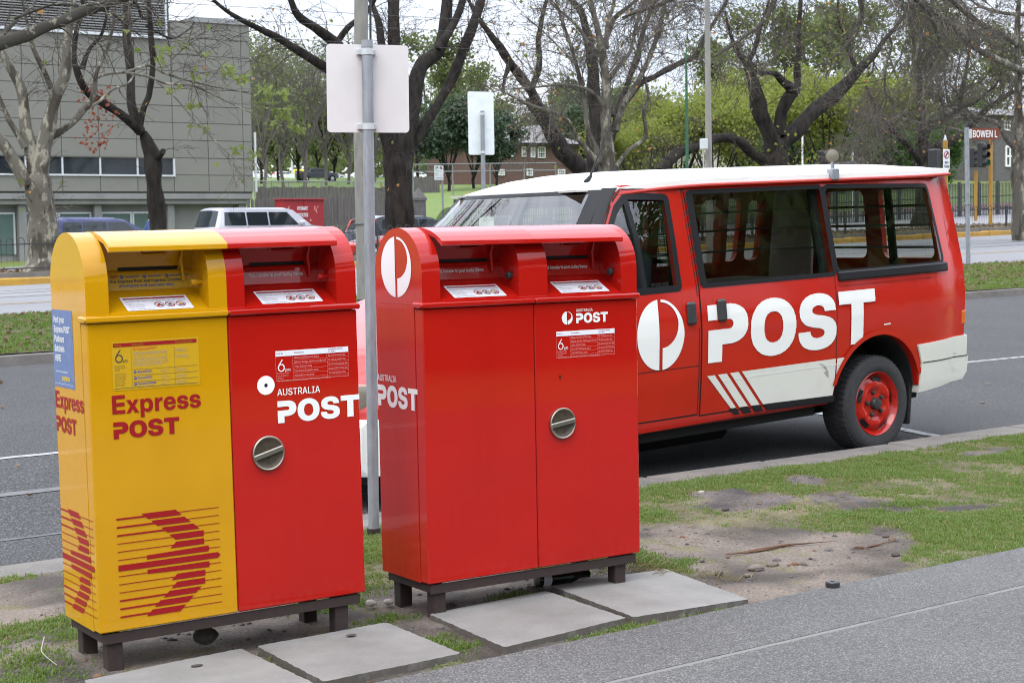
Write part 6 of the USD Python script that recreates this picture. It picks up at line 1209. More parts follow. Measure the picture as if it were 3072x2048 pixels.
# ------------------------------------------------------------------ cars beyond the tram road
def make_car(name, label, style, paint_, loc, rot=0.0, L=4.5, Hh=1.5, W=1.75, group=None, dark_roof=None, plate=True):
    """x forward from the middle of the car, z up; side profiles per style (fractions of length and height)."""
    prof = {"wagon": [(-.49, .24), (-.5, .52), (-.485, .60), (-.43, .97), (-.40, 1.0), (.09, 1.0), (.14, .97), (.27, .645), (.46, .575), (.495, .50), (.5, .24)],
            "hatch": [(-.49, .22), (-.5, .55), (-.48, .64), (-.40, .95), (-.33, 1.0), (.03, .99), (.10, .95), (.27, .66), (.46, .56), (.495, .44), (.5, .22)],
            "sedan": [(-.49, .24), (-.5, .62), (-.46, .68), (-.31, .70), (-.18, .97), (-.10, 1.0), (.05, .99), (.10, .95), (.25, .67), (.45, .58), (.495, .46), (.5, .24)],
            "panel": [(-.49, .2), (-.5, .5), (-.5, .60), (-.485, .90), (-.46, .98), (-.40, 1.0), (.06, 1.0), (.12, .95), (.24, .62), (.46, .54), (.495, .42), (.5, .2)]}[style]
    glass_ = {"wagon": [(-.425, .65, -.235, .93), (-.225, .65, -.065, .93), (-.055, .65, .10, .93)], "hatch": [(-.36, .67, -.215, .91), (-.205, .67, -.035, .92), (-.025, .67, .11, .91)],
              "sedan": [(-.20, .70, -.095, .92), (-.088, .70, .03, .93), (.04, .70, .13, .90)], "panel": [(-.39, .66, -.09, .88), (-.01, .64, .11, .90)]}[style]
    C = thing(name, label, "car", loc=loc, rot=rot, group=group)
    P = [(x * L, z * Hh) for x, z in prof]; wr = 0.155 * Hh + 0.08 if style != "wagon" else 0.36
    wx = (-.30 * L, .315 * L); g = Polygon(P).buffer(-0.05).buffer(0.05)
    for x in wx: g = g.difference(Point(x, wr).buffer(wr + 0.06, 12))
    beltz = (0.645 if style in ("wagon",) else 0.66) * Hh
    def warp(v):
        v = np.array(v, float); z = v[:, 2]; q = v[:, 1] / (W / 2); t = np.clip((z - beltz) / (Hh - beltz), 0, 1); low = np.clip((0.35 * Hh - z) / (0.35 * Hh), 0, 1); e = np.clip((np.abs(v[:, 0]) / L - 0.36) / 0.14, 0, 1)
        v[:, 1] = q * (W / 2) * (1 - 0.17 * t - 0.05 * low - 0.10 * e ** 2); v[:, 2] -= 0.03 * Hh * t * np.abs(q) ** 3; v[:, 0] -= np.sign(v[:, 0]) * 0.05 * L * np.abs(q) ** 3 * e; return v
    m = man(*prism(g, -W / 2, W / 2, "y")); cut = manifold3d.Manifold()
    v, f = arr(m.refine_to_length(0.22)); part(C, "body", (warp(v), f), paint_, 30)
    for a, z0, b, z1 in glass_:
        last = (a, z0, b, z1) == glass_[-1]; first_ = (a, z0, b, z1) == glass_[0]
        pl = Polygon([(a * L, z0 * Hh), (b * L + (0.075 * L if last else 0), z0 * Hh), (b * L - (0.01 * L if last else 0), z1 * Hh), (a * L + (0.02 * L if first_ and style != "panel" else 0), z1 * Hh)]).buffer(-0.03).buffer(0.03)
        for s in (-1, 1):
            v, f = tri2d(pl, 0.25); part(C, "side_window", (warp(np.column_stack([v[:, 0], np.full(len(v), s * (W / 2 + 0.006)), v[:, 1]])), f), M["winglass"], True)
    # windscreen and rear window follow the profile
    def across(i0, i1, nm, sh=0.07, m_="winglass"):
        a, b = np.array(P[i0]), np.array(P[i1]); d = (b - a) / np.linalg.norm(b - a); n = np.array([-d[1], d[0]]); a2, b2 = a + d * np.linalg.norm(b - a) * sh, b - d * np.linalg.norm(b - a) * sh; V = []
        n = n if n[1] > 0 else -n
        for t in np.linspace(0, 1, 4):
            for y in np.linspace(-1, 1, 7): q = a2 + (b2 - a2) * t + n * 0.012; V.append((q[0], y * W * 0.43, q[1]))
        k = np.arange(3)[:, None] * 7 + np.arange(6)[None]; F = np.stack([k, k + 1, k + 8, k + 7], -1).reshape(-1, 4); part(C, nm, (warp(V), F), M[m_], True)
    idx = {"wagon": (6, 7, 2, 3), "hatch": (6, 7, 2, 3), "sedan": (7, 8, 3, 4), "panel": (7, 8, 2, 3)}[style]
    across(idx[0], idx[1], "windscreen"); across(idx[2], idx[3], "rear_window")
    for x in wx:
        for s in (-1, 1):
            Wh = UsdGeom.Xform.Define(stage, numbered(str(C.GetPath()), "wheel")); c = np.array([x, s * (W / 2 - 0.02), wr]); fl = np.array([1, -s, 1.0])
            v, f = lathe([(wr * .62, 0.0), (wr * .9, -.015), (wr, .02), (wr, .17), (wr * .6, .19)], 24, "y"); part(Wh, "tyre", (v * fl + c, f), M["tyre"], 40)
            v, f = lathe([(wr * .64, 0.0), (wr * .58, .02), (wr * .2, .0), (0, .0)], 20, "y"); part(Wh, "rim", (v * fl + c, f), M["silver"], 40)
    for s in (-1, 1):
        tl = (-.498, .56, -.46, .92) if style == "hatch" else (-.503, .44, -.475, .56) if style == "wagon" else (-.502, .48, -.47, .62)
        def lens(nm, x0, z0, x1, z1, m_):
            v, f = cbox(x0 * L, s * W * 0.5 - s * 0.30, z0 * Hh, x1 * L, s * (W * 0.5 + 0.012), z1 * Hh, 0.02); 
            if style == "hatch" and nm == "tail_light": v[:, 0] += np.clip(v[:, 2] - 0.62 * Hh, 0, 9) * (0.07 * L) / (0.33 * Hh)
            part(C, nm, (warp(v), f), M[m_], 30)
        lens("tail_light", *tl, "taillight"); lens("headlight", .455, .46, .497, .55, "lampglass")
        v, f = cbox(.17 * L, s * (W / 2 + 0.0), .66 * Hh, .205 * L, s * (W / 2 + 0.17), .73 * Hh, 0.03); part(C, "door_mirror", (v, f), paint_ if style != "hatch" else M["black"], 30)
        hs = MB()
        for x in (-.17, .0): 
            v, f = cbox(x * L, s * (W / 2 + 0.0), .585 * Hh, x * L + 0.16, s * (W / 2 + 0.025), .605 * Hh, 0.008); part(C, "door_handle", (v, f), M["chrome"])
        for x in (-.228, -.06, .13): v, f = cbox(x * L, s * (W / 2 - 0.02), .26 * Hh, x * L + 0.012, s * (W / 2 + 0.002), .64 * Hh); part(C, "door_seam", (warp(v), f), M["trim"])
    return C
def car_at(px, Y, dz=0.03): p = at(px, 500, Y); return (float(p[0]), Y, float(H(p[0], Y)) + dz)
make_car("parked_car", "silver four wheel drive wagon parked in front of the red hydrant cabinet", "wagon", M["silver"], car_at(605, 50.5), 0.0, 4.95, float(at(560, 478, 50.5)[2] - H(27, 50.5) - 0.03), 1.95)
make_car("parked_car", "dark blue hatchback wagon with tall red tail lights, parked before the grey building", "hatch", M["bluecar"], car_at(232, 49.5), 0.0, 4.6, float(at(220, 499, 49.5)[2] - H(20.5, 49.5) - 0.03), 1.78)
make_car("passing_car", "dark grey car with a smooth shiny roof behind the low fence", "hatch", M["greycar"], car_at(938, 47.0), 0.0, 4.6, float(at(930, 497, 47.0)[2] - H(29.5, 47.0) - 0.03), 1.8)
make_car("passing_car", "low red car in front of the dark grey one, glimpsed right of the tall pole", "sedan", M["redcar"], car_at(905, 43.6), 0.0, 4.1, float(at(905, 541, 43.6)[2] - H(28.0, 43.6) - 0.03), 1.7)
far = [("white_car", "whitecar", 592, 250, "sedan", "white car half hidden by the corner of the grey building"), ("white_car", "whitecar", 655, 252, "hatch", "white hatchback on the far road, left of the yellow car"), ("yellow_car", "yellowcar", 698, 245, "panel", "bright yellow panel van on the far road"), ("silver_car", "silver", 764, 250, "sedan", "silver car on the far road just right of the yellow one"), ("white_car", "whitecar", 822, 252, "sedan", "white car on the far road behind the tall pole"), ("white_car", "whitecar", 962, 240, "sedan", "white car at the far end of the lawn beside the elm trunk"),
       ("grey_car", "greycar", 728, 150, "sedan", "grey car behind the mesh fence, below the yellow one")]
for nm, m, px, Y, st, lb in far:
    p = at(px, 420, Y); zr = float(H(p[0], Y)); make_car(nm, lb, st, M[m], (float(p[0]), Y, zr), math.radians(-14), 4.6, 1.45 if st != "panel" else 1.75, 1.75)
for nm, m, px, st, lb in (("white_car", "whitecar", 2215, "sedan", "white car just behind the rear edge of the van roof"), ("white_car", "whitecar", 2266, "hatch", "white car behind the two traffic signals"), ("red_car", "redcar", 2310, "sedan", "red car nearest the right edge, behind the dark fence")):
    Y = min(np.linspace(70, 240, 60), key=lambda q: abs(float(at(px, 411, q)[2]) - float(H(at(px, 411, q)[0], q)))); p = at(px, 411, Y); make_car(nm, lb, st, M[m], (float(p[0]), float(Y), float(p[2])), 0.25, 4.4, 1.45, 1.72)

# ------------------------------------------------------------------ fences
def hoop_fence(label, Y, px0, px1, hgt, z0):
    x0, x1 = float(at(px0, 560, Y)[0]), float(at(px1, 560, Y)[0]); T = thing("hoop_fence", label, "fence", loc=(x0, Y, float(H(x0, Y)))); st = 0.295; n = int((x1 - x0) / st)
    for k in range(n):
        x = x0 + k * st; z = float(H(x, Y)) + z0; a = np.linspace(0, np.pi, 7); w = st * 0.27
        pts = [(x - w, Y, z + 0.06)] + [(x - w * math.cos(t), Y, z + hgt - w + w * math.sin(t)) for t in a] + [(x + w, Y, z + 0.06)]
        part(T, "hoop", tube(pts, 0.0115, 5, False), M["iron"], 60, worldspace=True)
    for zz, nm in ((hgt - 0.16, "rail"), (0.10, "rail")):
        v = MB(); xs = np.linspace(x0 - 0.2, x1 + 0.2, 14); part(T, nm, tube([(x, Y, float(H(x, Y)) + z0 + zz) for x in xs], 0.017, 6), M["iron"], 60, worldspace=True)
    for k in range(0, n + 1, 8):
        x = x0 + (k - 0.5) * st; z = float(H(x, Y)) + z0; part(T, "post", cbox(x - 0.025, Y - 0.025, z - 0.1, x + 0.025, Y + 0.025, z + hgt - 0.02), M["iron"], worldspace=True)
hoop_fence("low black hoop topped fence behind the yellow kerb on the left", 39.9, -60, 1010, 0.86, 0.22)
hoop_fence("low black hoop topped fence behind the yellow kerb on the right, beyond the van", 39.9, 1500, 2440, 0.86, 0.22)
# weathered picket fence between the building and the stone gatepost
Yp = 53.0; xa, xb = float(at(572, 480, Yp)[0]), float(at(952, 480, Yp)[0]); T = thing("picket_fence", "weathered grey paling fence from the building to the stone gatepost", "fence", loc=(xa, Yp, float(H(xa, Yp)))); g = rnd(9); n = int((xb - xa) / 0.145)
for k in range(n):
    x = xa + k * 0.145; z = float(H(x, Yp)); hh = float(at(700, 446, Yp)[2] - H(33, Yp)) * (1 if k > n * 0.12 else 0.97) + float(g.normal(0, 0.03)); w = 0.052 + float(g.normal(0, .004)); tl = float(g.normal(0, 0.012))
    pl = Polygon([(x - w, z - 0.1), (x + w, z - 0.1), (x + w + tl, z + hh - 0.07), (x + tl, z + hh), (x - w + tl, z + hh - 0.07)]); part(T, "paling", prism(pl, Yp - 0.012, Yp + 0.012, "y"), M["paling"], worldspace=True)
for zz in (0.35, 1.35):
    part(T, "fence_rail", tube([(x, Yp + 0.05, float(H(x, Yp)) + zz) for x in np.linspace(xa, xb, 8)], 0.04, 4), M["paling"], worldspace=True)
gp = at(962, 497, Yp); gx, gz_ = float(gp[0]), float(H(gp[0], Yp)); hh = float(at(962, 455, Yp)[2] - gz_); G = thing("gatepost", "square stone gatepost with a pyramid cap at the end of the paling fence", "gatepost", loc=(gx, Yp, gz_))
wd = metres(25, gp) / 2; part(G, "shaft", cbox(-wd, -wd, -0.3, wd, wd, hh - 0.02, 0.02), M["bluepost"], 30)
part(G, "cap", (np.array([[-wd * 1.12, -wd * 1.12, hh], [wd * 1.12, -wd * 1.12, hh], [wd * 1.12, wd * 1.12, hh], [-wd * 1.12, wd * 1.12, hh], [0, 0, hh + 0.42], [-wd * 1.12, -wd * 1.12, hh - 0.1], [wd * 1.12, -wd * 1.12, hh - 0.1], [wd * 1.12, wd * 1.12, hh - 0.1], [-wd * 1.12, wd * 1.12, hh - 0.1]]), np.array([[0, 1, 4], [1, 2, 4], [2, 3, 4], [3, 0, 4], [5, 6, 1], [5, 1, 0], [6, 7, 2], [6, 2, 1], [7, 8, 3], [7, 3, 2], [8, 5, 0], [8, 0, 3]])), M["bluepost"])
part(G, "sunk_panel", cbox(-wd * 0.6, -wd - 0.012, 0.2, wd * 0.6, -wd - 0.002, hh - 0.3, 0.01), M["bluepost"])
# dark steel park fence running on behind the van
Yd = 55.0; xa, xb = gx + 3.2, float(at(2335, 450, Yd)[0]); T = thing("park_fence", "tall dark picket fence along the park, seen through and beyond the van", "fence", loc=(xa, Yd, float(H(xa, Yd)))); n = 299; st = (xb - xa) / n
for k in range(n):
    x = xa + k * st; z = float(H(x, Yd)); pl = Polygon([(x - 0.028, z), (x + 0.028, z), (x + 0.028, z + 1.72), (x, z + 1.80), (x - 0.028, z + 1.72)]); part(T, "picket", prism(pl, Yd - 0.01, Yd + 0.01, "y"), M["iron"], worldspace=True)
for zz in (0.35, 1.05): part(T, "rail", tube([(x, Yd + 0.03, float(H(x, Yd)) + zz) for x in np.linspace(xa, xb, 20)], 0.028, 4), M["iron"], worldspace=True)
for k in range(24): x = xa + (xb - xa) * k / 23; part(T, "post", cbox(x - 0.06, Yd - 0.02, float(H(x, Yd)) - 0.1, x + 0.06, Yd + 0.10, float(H(x, Yd)) + 1.86), M["iron"], worldspace=True)
setting("park_path", strip(58.5, 61.0, 0.02, x0=42, x1=120), M["paving_red"])
# hydrant cabinet
Yh = 52.0; a, b = at(650, 470, Yh), at(744, 470, Yh); z1, z0 = float(at(697, 456, Yh)[2]), float(H(a[0], Yh)); T = thing("hydrant_cabinet", "red metal hydrant booster cabinet behind the silver wagon", "cabinet", loc=(float(a[0]), Yh, z0)); w, h = float(b[0] - a[0]), z1 - z0
part(T, "case", cbox(0, 0, -0.1, w, 0.6, h - 0.05, 0.01), M["hydrant"]); part(T, "lid", cbox(-0.04, -0.05, h - 0.05, w + 0.04, 0.65, h, 0.01), M["hydrant"]); part(T, "door_gap", cbox(w / 2 - 0.006, -0.004, 0, w / 2 + 0.006, 0.01, h - 0.06), M["trim"])
part(T, "lettering", flat_xz(unary_union([text_fit("HYDRANT", w * 0.34, w * 0.60, h - 0.42, 0.13, 700), text_fit("BOOSTER", w * 0.34, w * 0.60, h - 0.66, 0.13, 700)]), -0.006), M["print_white"])
g = rnd(4)
for cx in (0.12, 0.80):
    ln = LineString([(w * cx + t * 0.05 * w + 0.03 * math.sin(t * 7 + cx), h - 0.40 + 0.12 * math.sin(t * 4.1 + 5 * cx)) for t in np.linspace(-1, 1, 40)]); part(T, "graffiti", flat_xz(ln.buffer(0.012), -0.006), M["print_palered"])
for cx in (0.29, 0.66): part(T, "lock", disc((w * cx, h - 0.78), 0.03, -0.008), M["alu"])
# mesh fence frame on the lawn
Yc = 90.0; T = thing("mesh_fence", "tall wire mesh ball fence with steel rails, in front of the brick house", "fence", loc=(float(at(950, 400, Yc)[0]), Yc, float(H(at(950, 400, Yc)[0], Yc))))
pa, pb = at(948, 378, Yc), at(1276, 374, Yc); qa, qb = at(948, 395, Yc), at(1276, 391, Yc)
for u, v in ((pa, pb), (qa, qb)): part(T, "rail", tube([u, v], 0.04, 6), M["wire"], worldspace=True)
for px in (948, 1035, 1120, 1200, 1276):
    t = (px - 948) / 328; top = pa + (pb - pa) * t; part(T, "post", tube([top, [top[0], top[1], float(H(top[0], Yc)) - 0.2]], 0.045, 6), M["wire"], worldspace=True)
ws = MB()
for k in range(90): t = k / 89; u = pa + (pb - pa) * t; v = qa + (qb - qa) * t; ws.tube([u, v + (pb - pa) * 0.012], 0.006, 3, False)
part(T, "wire_mesh", ws, M["wire"], kind="stuff", worldspace=True)
Yc = 78.0; xa, xb = float(at(585, 430, Yc)[0]), float(at(884, 430, Yc)[0]); T = thing("mesh_fence", "long low grey mesh fence in front of the far parked cars", "fence", loc=(xa, Yc, float(H(xa, Yc))))
zt = float(at(730, 417, Yc)[2]); zb = float(at(730, 449, Yc)[2]) - 1.0; part(T, "rail", tube([(xa, Yc, zt), (xb, Yc, zt)], 0.035, 6), M["wire"], worldspace=True); part(T, "rail", tube([(xa, Yc, zt - 0.7), (xa + 6, Yc, zt - 0.7)], 0.03, 6), M["wire"], worldspace=True)
for k in range(9): x = xa + (xb - xa) * k / 8; part(T, "post", tube([(x, Yc, zb), (x, Yc, zt)], 0.03, 6), M["wire"], worldspace=True)
ws = MB()
for k in range(int((xb - xa) / 0.16)): x = xa + k * 0.16; ws.tube([(x, Yc, zb), (x + 0.02, Yc, zt)], 0.012, 3, False)
part(T, "wire_mesh", ws, M["wire"], kind="stuff", worldspace=True)
Yc = 71.0; xa, xb = float(at(588, 430, Yc)[0]), float(at(886, 430, Yc)[0]); T = thing("board_fence", "weathered grey board fence behind the red cabinet and paling fence", "fence", loc=(xa, Yc, float(H(xa, Yc)))); g = rnd(91); nb = int((xb - xa) / 0.24)
for k in range(nb): x0 = xa + k * 0.24; part(T, "board", cbox(x0 + 0.008, Yc, float(H(x0, Yc)) - 0.3, x0 + 0.232, Yc + 0.03, float(at(740, 430, Yc)[2]) + float(g.normal(0, 0.03))), M["paling"], worldspace=True)
# timber fence behind the lawn
Yt = 96.0; xa, xb = float(at(946, 420, Yt)[0]), float(at(1010, 420, Yt)[0]); T = thing("board_fence", "grey close boarded fence at the back of the lawn, behind the parking sign", "fence", loc=(xa, Yt, float(H(xa, Yt))))
for k in range(16): x0 = xa + (xb - xa) * k / 16; part(T, "board", cbox(x0 + 0.01, Yt, float(H(x0, Yt)) - 0.1, x0 + (xb - xa) / 16 - 0.01, Yt + 0.03, float(at(970, 407, Yt)[2]) + 0.03 * (k % 3)), M["paling"], worldspace=True)

# ------------------------------------------------------------------ houses
Yq = 112.0; hx = lambda px: float(at(px, 350, Yq)[0]); hz = lambda py: float(at(1230, py, Yq)[2])
x0, x1 = hx(1122), hx(1330); ze, zr, zg_ = hz(330), hz(281), float(H(hx(1200), Yq)) - 0.5
T = thing("brick_house", "red brick house with a slate roof and white sash windows beyond the lawn", "house", loc=(x0, Yq, zg_))
part(T, "wall", cbox(x0, Yq, zg_, x1, Yq + 9, ze), M["brick"], worldspace=True); xm = (x0 + hx(1168)) / 2
rv = np.array([[x0 - .4, Yq - .5, ze], [x1 + .4, Yq - .5, ze], [x1 + .4, Yq + 9.5, ze], [x0 - .4, Yq + 9.5, ze], [hx(1160), Yq + 4.5, zr], [x1 - 2, Yq + 4.5, zr], [x0 - .4, Yq - .5, ze - .15], [x1 + .4, Yq - .5, ze - .15], [x1 + .4, Yq + 9.5, ze - .15], [x0 - .4, Yq + 9.5, ze - .15]])
rf = part(T, "roof", (rv, [[0, 1, 5], [0, 5, 4], [1, 2, 5], [2, 3, 4], [2, 4, 5], [3, 0, 4], [0, 6, 7], [0, 7, 1], [6, 8, 7], [6, 9, 8], [1, 7, 8], [1, 8, 2], [3, 9, 6], [3, 6, 0], [2, 8, 9], [2, 9, 3]]), M["slate"], worldspace=True)
part(rf, "chimney", cbox(hx(1224), Yq + 3.5, zr - 1.0, hx(1236), Yq + 4.6, hz(268)), M["brick"], worldspace=True)
part(rf, "gable", prism(Polygon([(hx(1232), ze), (hx(1300), ze), (hx(1262), hz(284))]), Yq - 0.6, Yq + 3, "y"), M["slate"], worldspace=True)
part(T, "gutter", cbox(x0 - .45, Yq - .62, ze - .12, x1 + .45, Yq - .501, ze + .02), M["trim"], worldspace=True)
for px, wpx, py0, py1 in ((1177, 9, 336, 361), (1202, 10, 337, 361), (1223, 10, 338, 362), (1243, 17, 337, 363), (1289, 19, 337, 361), (1150, 14, 390, 404), (1215, 14, 388, 404), (1288, 16, 388, 404)):
    a, b, zt, zb = hx(px - wpx / 2), hx(px + wpx / 2), hz(py0), hz(py1); w = MB(); t = 0.09
    for q in ((a, zb, a + t, zt), (b - t, zb, b, zt), (a + t, zt - t, b - t, zt), (a + t, zb, b - t, zb + t), (a + t, (zb + zt) / 2 - .04, b - t, (zb + zt) / 2 + .04)): w.box(q[0], Yq - 0.10, q[1], q[2], Yq - 0.005, q[3])
    for k in (1, 2): x = a + (b - a) * k / 3; w.box(x - .025, Yq - .085, zb + t, x + .025, Yq - .01, zt - t)
    for k in (1, 3): z = zb + (zt - zb) * k / 4; w.box(a + t, Yq - .085, z - .02, b - t, Yq - .012, z + .02)
    wn = part(T, "window", w, M["whitewood"], worldspace=True); part(wn, "pane", cbox(a + t, Yq - .055, zb + t, b - t, Yq - .05, zt - t), M["winglass"], worldspace=True)
def villa(label, px0, px1, py_eave, py_ridge, Y, wins, wall, seed):
    X = lambda px: float(at(px, 330, Y)[0]); Zz = lambda py: float(at((px0 + px1) / 2, py, Y)[2]); a, b, e, r = X(px0), X(px1), Zz(py_eave), Zz(py_ridge); z0 = float(H(a, Y)) - 1.5
    T = thing("house", label, "house", loc=(a, Y, z0)); part(T, "wall", cbox(a, Y, z0, b, Y + 8, e), wall, worldspace=True); part(T, "roof", prism(Polygon([(Y - .4, e), (Y + 8.4, e), (Y + 4, r)]), a - .3, b + .3, "x"), M["slate"], worldspace=True)
    for px, py, w, h in wins:
        u, v, zt, zb = X(px - w / 2), X(px + w / 2), Zz(py - h / 2), Zz(py + h / 2); m = MB(); t = (v - u) * .14
        for q in ((u, zb, u + t, zt), (v - t, zb, v, zt), (u + t, zt - t, v - t, zt), (u + t, zb, v - t, zb + t), ((u + v) / 2 - t / 2, zb + t, (u + v) / 2 + t / 2, zt - t), (u + t, (zb + zt) / 2 - t / 2, (u + v) / 2 - t / 2, (zb + zt) / 2 + t / 2), ((u + v) / 2 + t / 2, (zb + zt) / 2 - t / 2, v - t, (zb + zt) / 2 + t / 2)): m.box(q[0], Y - .10, q[1], q[2], Y - .01, q[3])
        wn = part(T, "window", m, M["whitewood"], worldspace=True); part(wn, "pane", cbox(u + t, Y - .05, zb + t, v - t, Y - .045, zt - t), M["winglass"], worldspace=True)
villa("cream house with a grey gable glimpsed behind the largest elm", 1694, 1760, 290, 258, 84, [(1713, 300, 12, 26), (1748, 318, 10, 40)], M["cream"], 1)
villa("dark house with white windows at the far right edge, behind the plane tree", 2286, 2420, 268, 240, 78, [(2312, 290, 14, 24), (2318, 360, 20, 48)], M["bluepost"], 2)

# ------------------------------------------------------------------ signs and poles
def pole_thing(name, label, cat, pts, radii, m, sides=14, loc=None):
    T = thing(name, label, cat, loc=tuple(pts[0])); part(T, "post", tube(pts, radii, sides), m, 60, worldspace=True); return T
# front sign: its grey post and the pale back of its plate
base = ground_at(858, 1221, ZG); top = at(843, 94, base[1] + 0.02); T = thing("street_sign", "blank pale back of a square sign on the grey steel post between the two boxes", "sign", loc=tuple(base)); r_ = metres(25.2, base) / 2
part(T, "post", tube([base - [0, 0, .2], base + (top - base) * .5, top], r_, 20), M["galv"], 60, worldspace=True); part(T, "post_cap", tube([top - [0, 0, .03], top + [0, 0, .002]], r_ * 1.06, 20), M["galv"], 60, worldspace=True)
part(T, "footing", tube([base - [0, 0, .1], base + [0, 0, 0.018]], r_ * 1.25, 20), M["rust"], 60, worldspace=True)
ax = np.array([0.95, -0.314, 0]); ax /= np.linalg.norm(ax); nx__ = np.cross(ax, [0, 0, 1.0]); nx__ = nx__ if nx__[1] > 0 else -nx__
upv = (top - base) / np.linalg.norm(top - base); cen = at(838.5, 206.5, base[1] + 0.10); off = cen + nx__ * 0.0
pw_, ph_ = metres(189, cen) / 2 / 0.985, metres(199, cen) / 2
def plate(T, cen, ax, up, nrm, w2, h2, rad, th, m, name="plate"):
    v, f = prism(rrect(-w2, -h2, w2, h2, rad), 0, th, "z"); part(T, name, (cen + v[:, :1] * ax + v[:, 1:2] * up + v[:, 2:] * nrm, f), m, 30, worldspace=True)
postc = base + (top - base) * ((cen[2] - base[2]) / (top[2] - base[2])); cen = cen + nx__ * (np.dot(postc - cen, nx__) + r_ + 0.004)
plate(T, cen, ax, upv, nx__, pw_, ph_, 0.018, 0.002, M["signback"])
for py in (118, 290):
    p = at(844, py, base[1]); q = base + (top - base) * ((p[2] - base[2]) / (top[2] - base[2])); part(T, "bracket", tube([q - [0, 0, .014], q + [0, 0, .014]], r_ * 1.10, 20), M["alu"], 60, worldspace=True)
    v, f = cbox(-0.045, -0.02, -.013, 0.045, 0.004, .013, .002); part(T, "bracket_bar", (q + nx__ * (r_ * 1.02) + v[:, :1] * ax + v[:, 1:2] * nx__ + v[:, 2:] * np.array([0, 0, 1.0]), f), M["alu"], worldspace=True)
# the tall light pole behind it
lb = at(838, 690, 22.6); lb = np.array([lb[0], 22.6, float(H(lb[0], 22.6))]); lt = at(813, -420, 22.6); lpth = [lb, at(829, 330, 22.6), at(829.5, 0, 22.6), lt]; rr = [metres(35, lb) / 2, metres(33, lb) / 2, metres(31.5, lb) / 2, metres(29, lb) / 2]
T = pole_thing("light_pole", "tall thick grey street light pole behind the square sign", "light pole", lpth, rr, M["pole"], 24); part(T, "base_wrap", tube([lb, lb + (lpth[1] - lb) * 0.13], metres(36.5, lb) / 2, 24), M["black"], 60, worldspace=True)
part(T, "strap", tube([at(831, 515, 22.6), at(831, 513, 22.6)], metres(35.5, lb) / 2, 24), M["wire"], 60, worldspace=True); part(T, "conduit", tube([at(850, -300, 22.4), at(851, 120, 22.4)], 0.02, 8), M["black"], worldspace=True)
# narrow white sign back
Ys = 20.9; p0 = at(1111, 560, Ys); bz0 = np.array([p0[0], Ys, float(H(p0[0], Ys))]); tp = at(1108, 255, Ys); T = thing("street_sign", "tall narrow white sign back on a thin post rising behind the van windscreen", "sign", loc=tuple(bz0)); part(T, "post", tube([bz0, tp], metres(10, tp) / 2, 12), M["galv"], 60, worldspace=True)
c = at(1105, 283.5, Ys + .06); plate(T, c, np.array([.98, -.2, 0]) / np.linalg.norm([.98, -.2]), np.array([0, 0, 1.0]), np.array([.2, .98, 0]), metres(65, c) / 2, metres(144, c) / 2, .03, .004, M["signwhite"])
for py in (262, 350): part(T, "bracket", tube([at(1109, py, Ys) - [0, 0, .02], at(1109, py, Ys) + [0, 0, .02]], metres(12.5, tp) / 2, 12), M["alu"], 60, worldspace=True)
# parking sign with two panels
Ys = 49.0; p0 = at(1018, 500, Ys); bz0 = np.array([p0[0], Ys, float(H(p0[0], Ys))]); tp = at(1015, 385, Ys); T = thing("parking_sign", "small white two part parking sign on a thin post before the lawn", "sign", loc=tuple(bz0)); part(T, "post", tube([bz0, tp], metres(5, tp) / 2, 10), M["galv"], 60, worldspace=True)
c = at(1008, 397, Ys - .06); W2, H2 = metres(25, c) / 2, metres(33, c) / 2; plate(T, c, np.array([1.0, 0, 0]), np.array([0, 0, 1.0]), np.array([0, 1.0, 0]), W2, H2, .02, .006, M["signwhite"])
def on_plate(g, m, nm): v, f = flat_xz(g, -0.006); part(T, nm, (v + c, f), m, worldspace=True)
on_plate(unary_union([text_fit("2P", -W2 * .8, -W2 * .1, H2 * .55, H2 * .32, 800), text_fit("TICKET", -W2 * .85, -W2 * .1, H2 * .2, H2 * .12, 600), text_fit("8-6", -W2 * .7, -W2 * .25, -H2 * .1, H2 * .14, 500), text_fit("MON-SAT", -W2 * .85, -W2 * .05, -H2 * .4, H2 * .12, 500), text_fit("PARKING", -W2 * .8, W2 * .8, -H2 * .78, H2 * .12, 600)]), M["print_green"], "lettering")
on_plate(unary_union([Point(W2 * .5, H2 * .68).buffer(W2 * .28).difference(Point(W2 * .5, H2 * .68).buffer(W2 * .19)), affinity.rotate(sbox(W2 * .24, H2 * .66, W2 * .76, H2 * .70), -45), text_fit("S", W2 * .38, W2 * .62, H2 * .60, H2 * .17, 800)]), M["print_red"], "prohibition_mark")
on_plate(unary_union([text_fit("4-6", W2 * .3, W2 * .75, H2 * .1, H2 * .12, 500), text_fit("FRI", W2 * .3, W2 * .75, -H2 * .3, H2 * .1, 500)]), M["print_red"], "lettering")
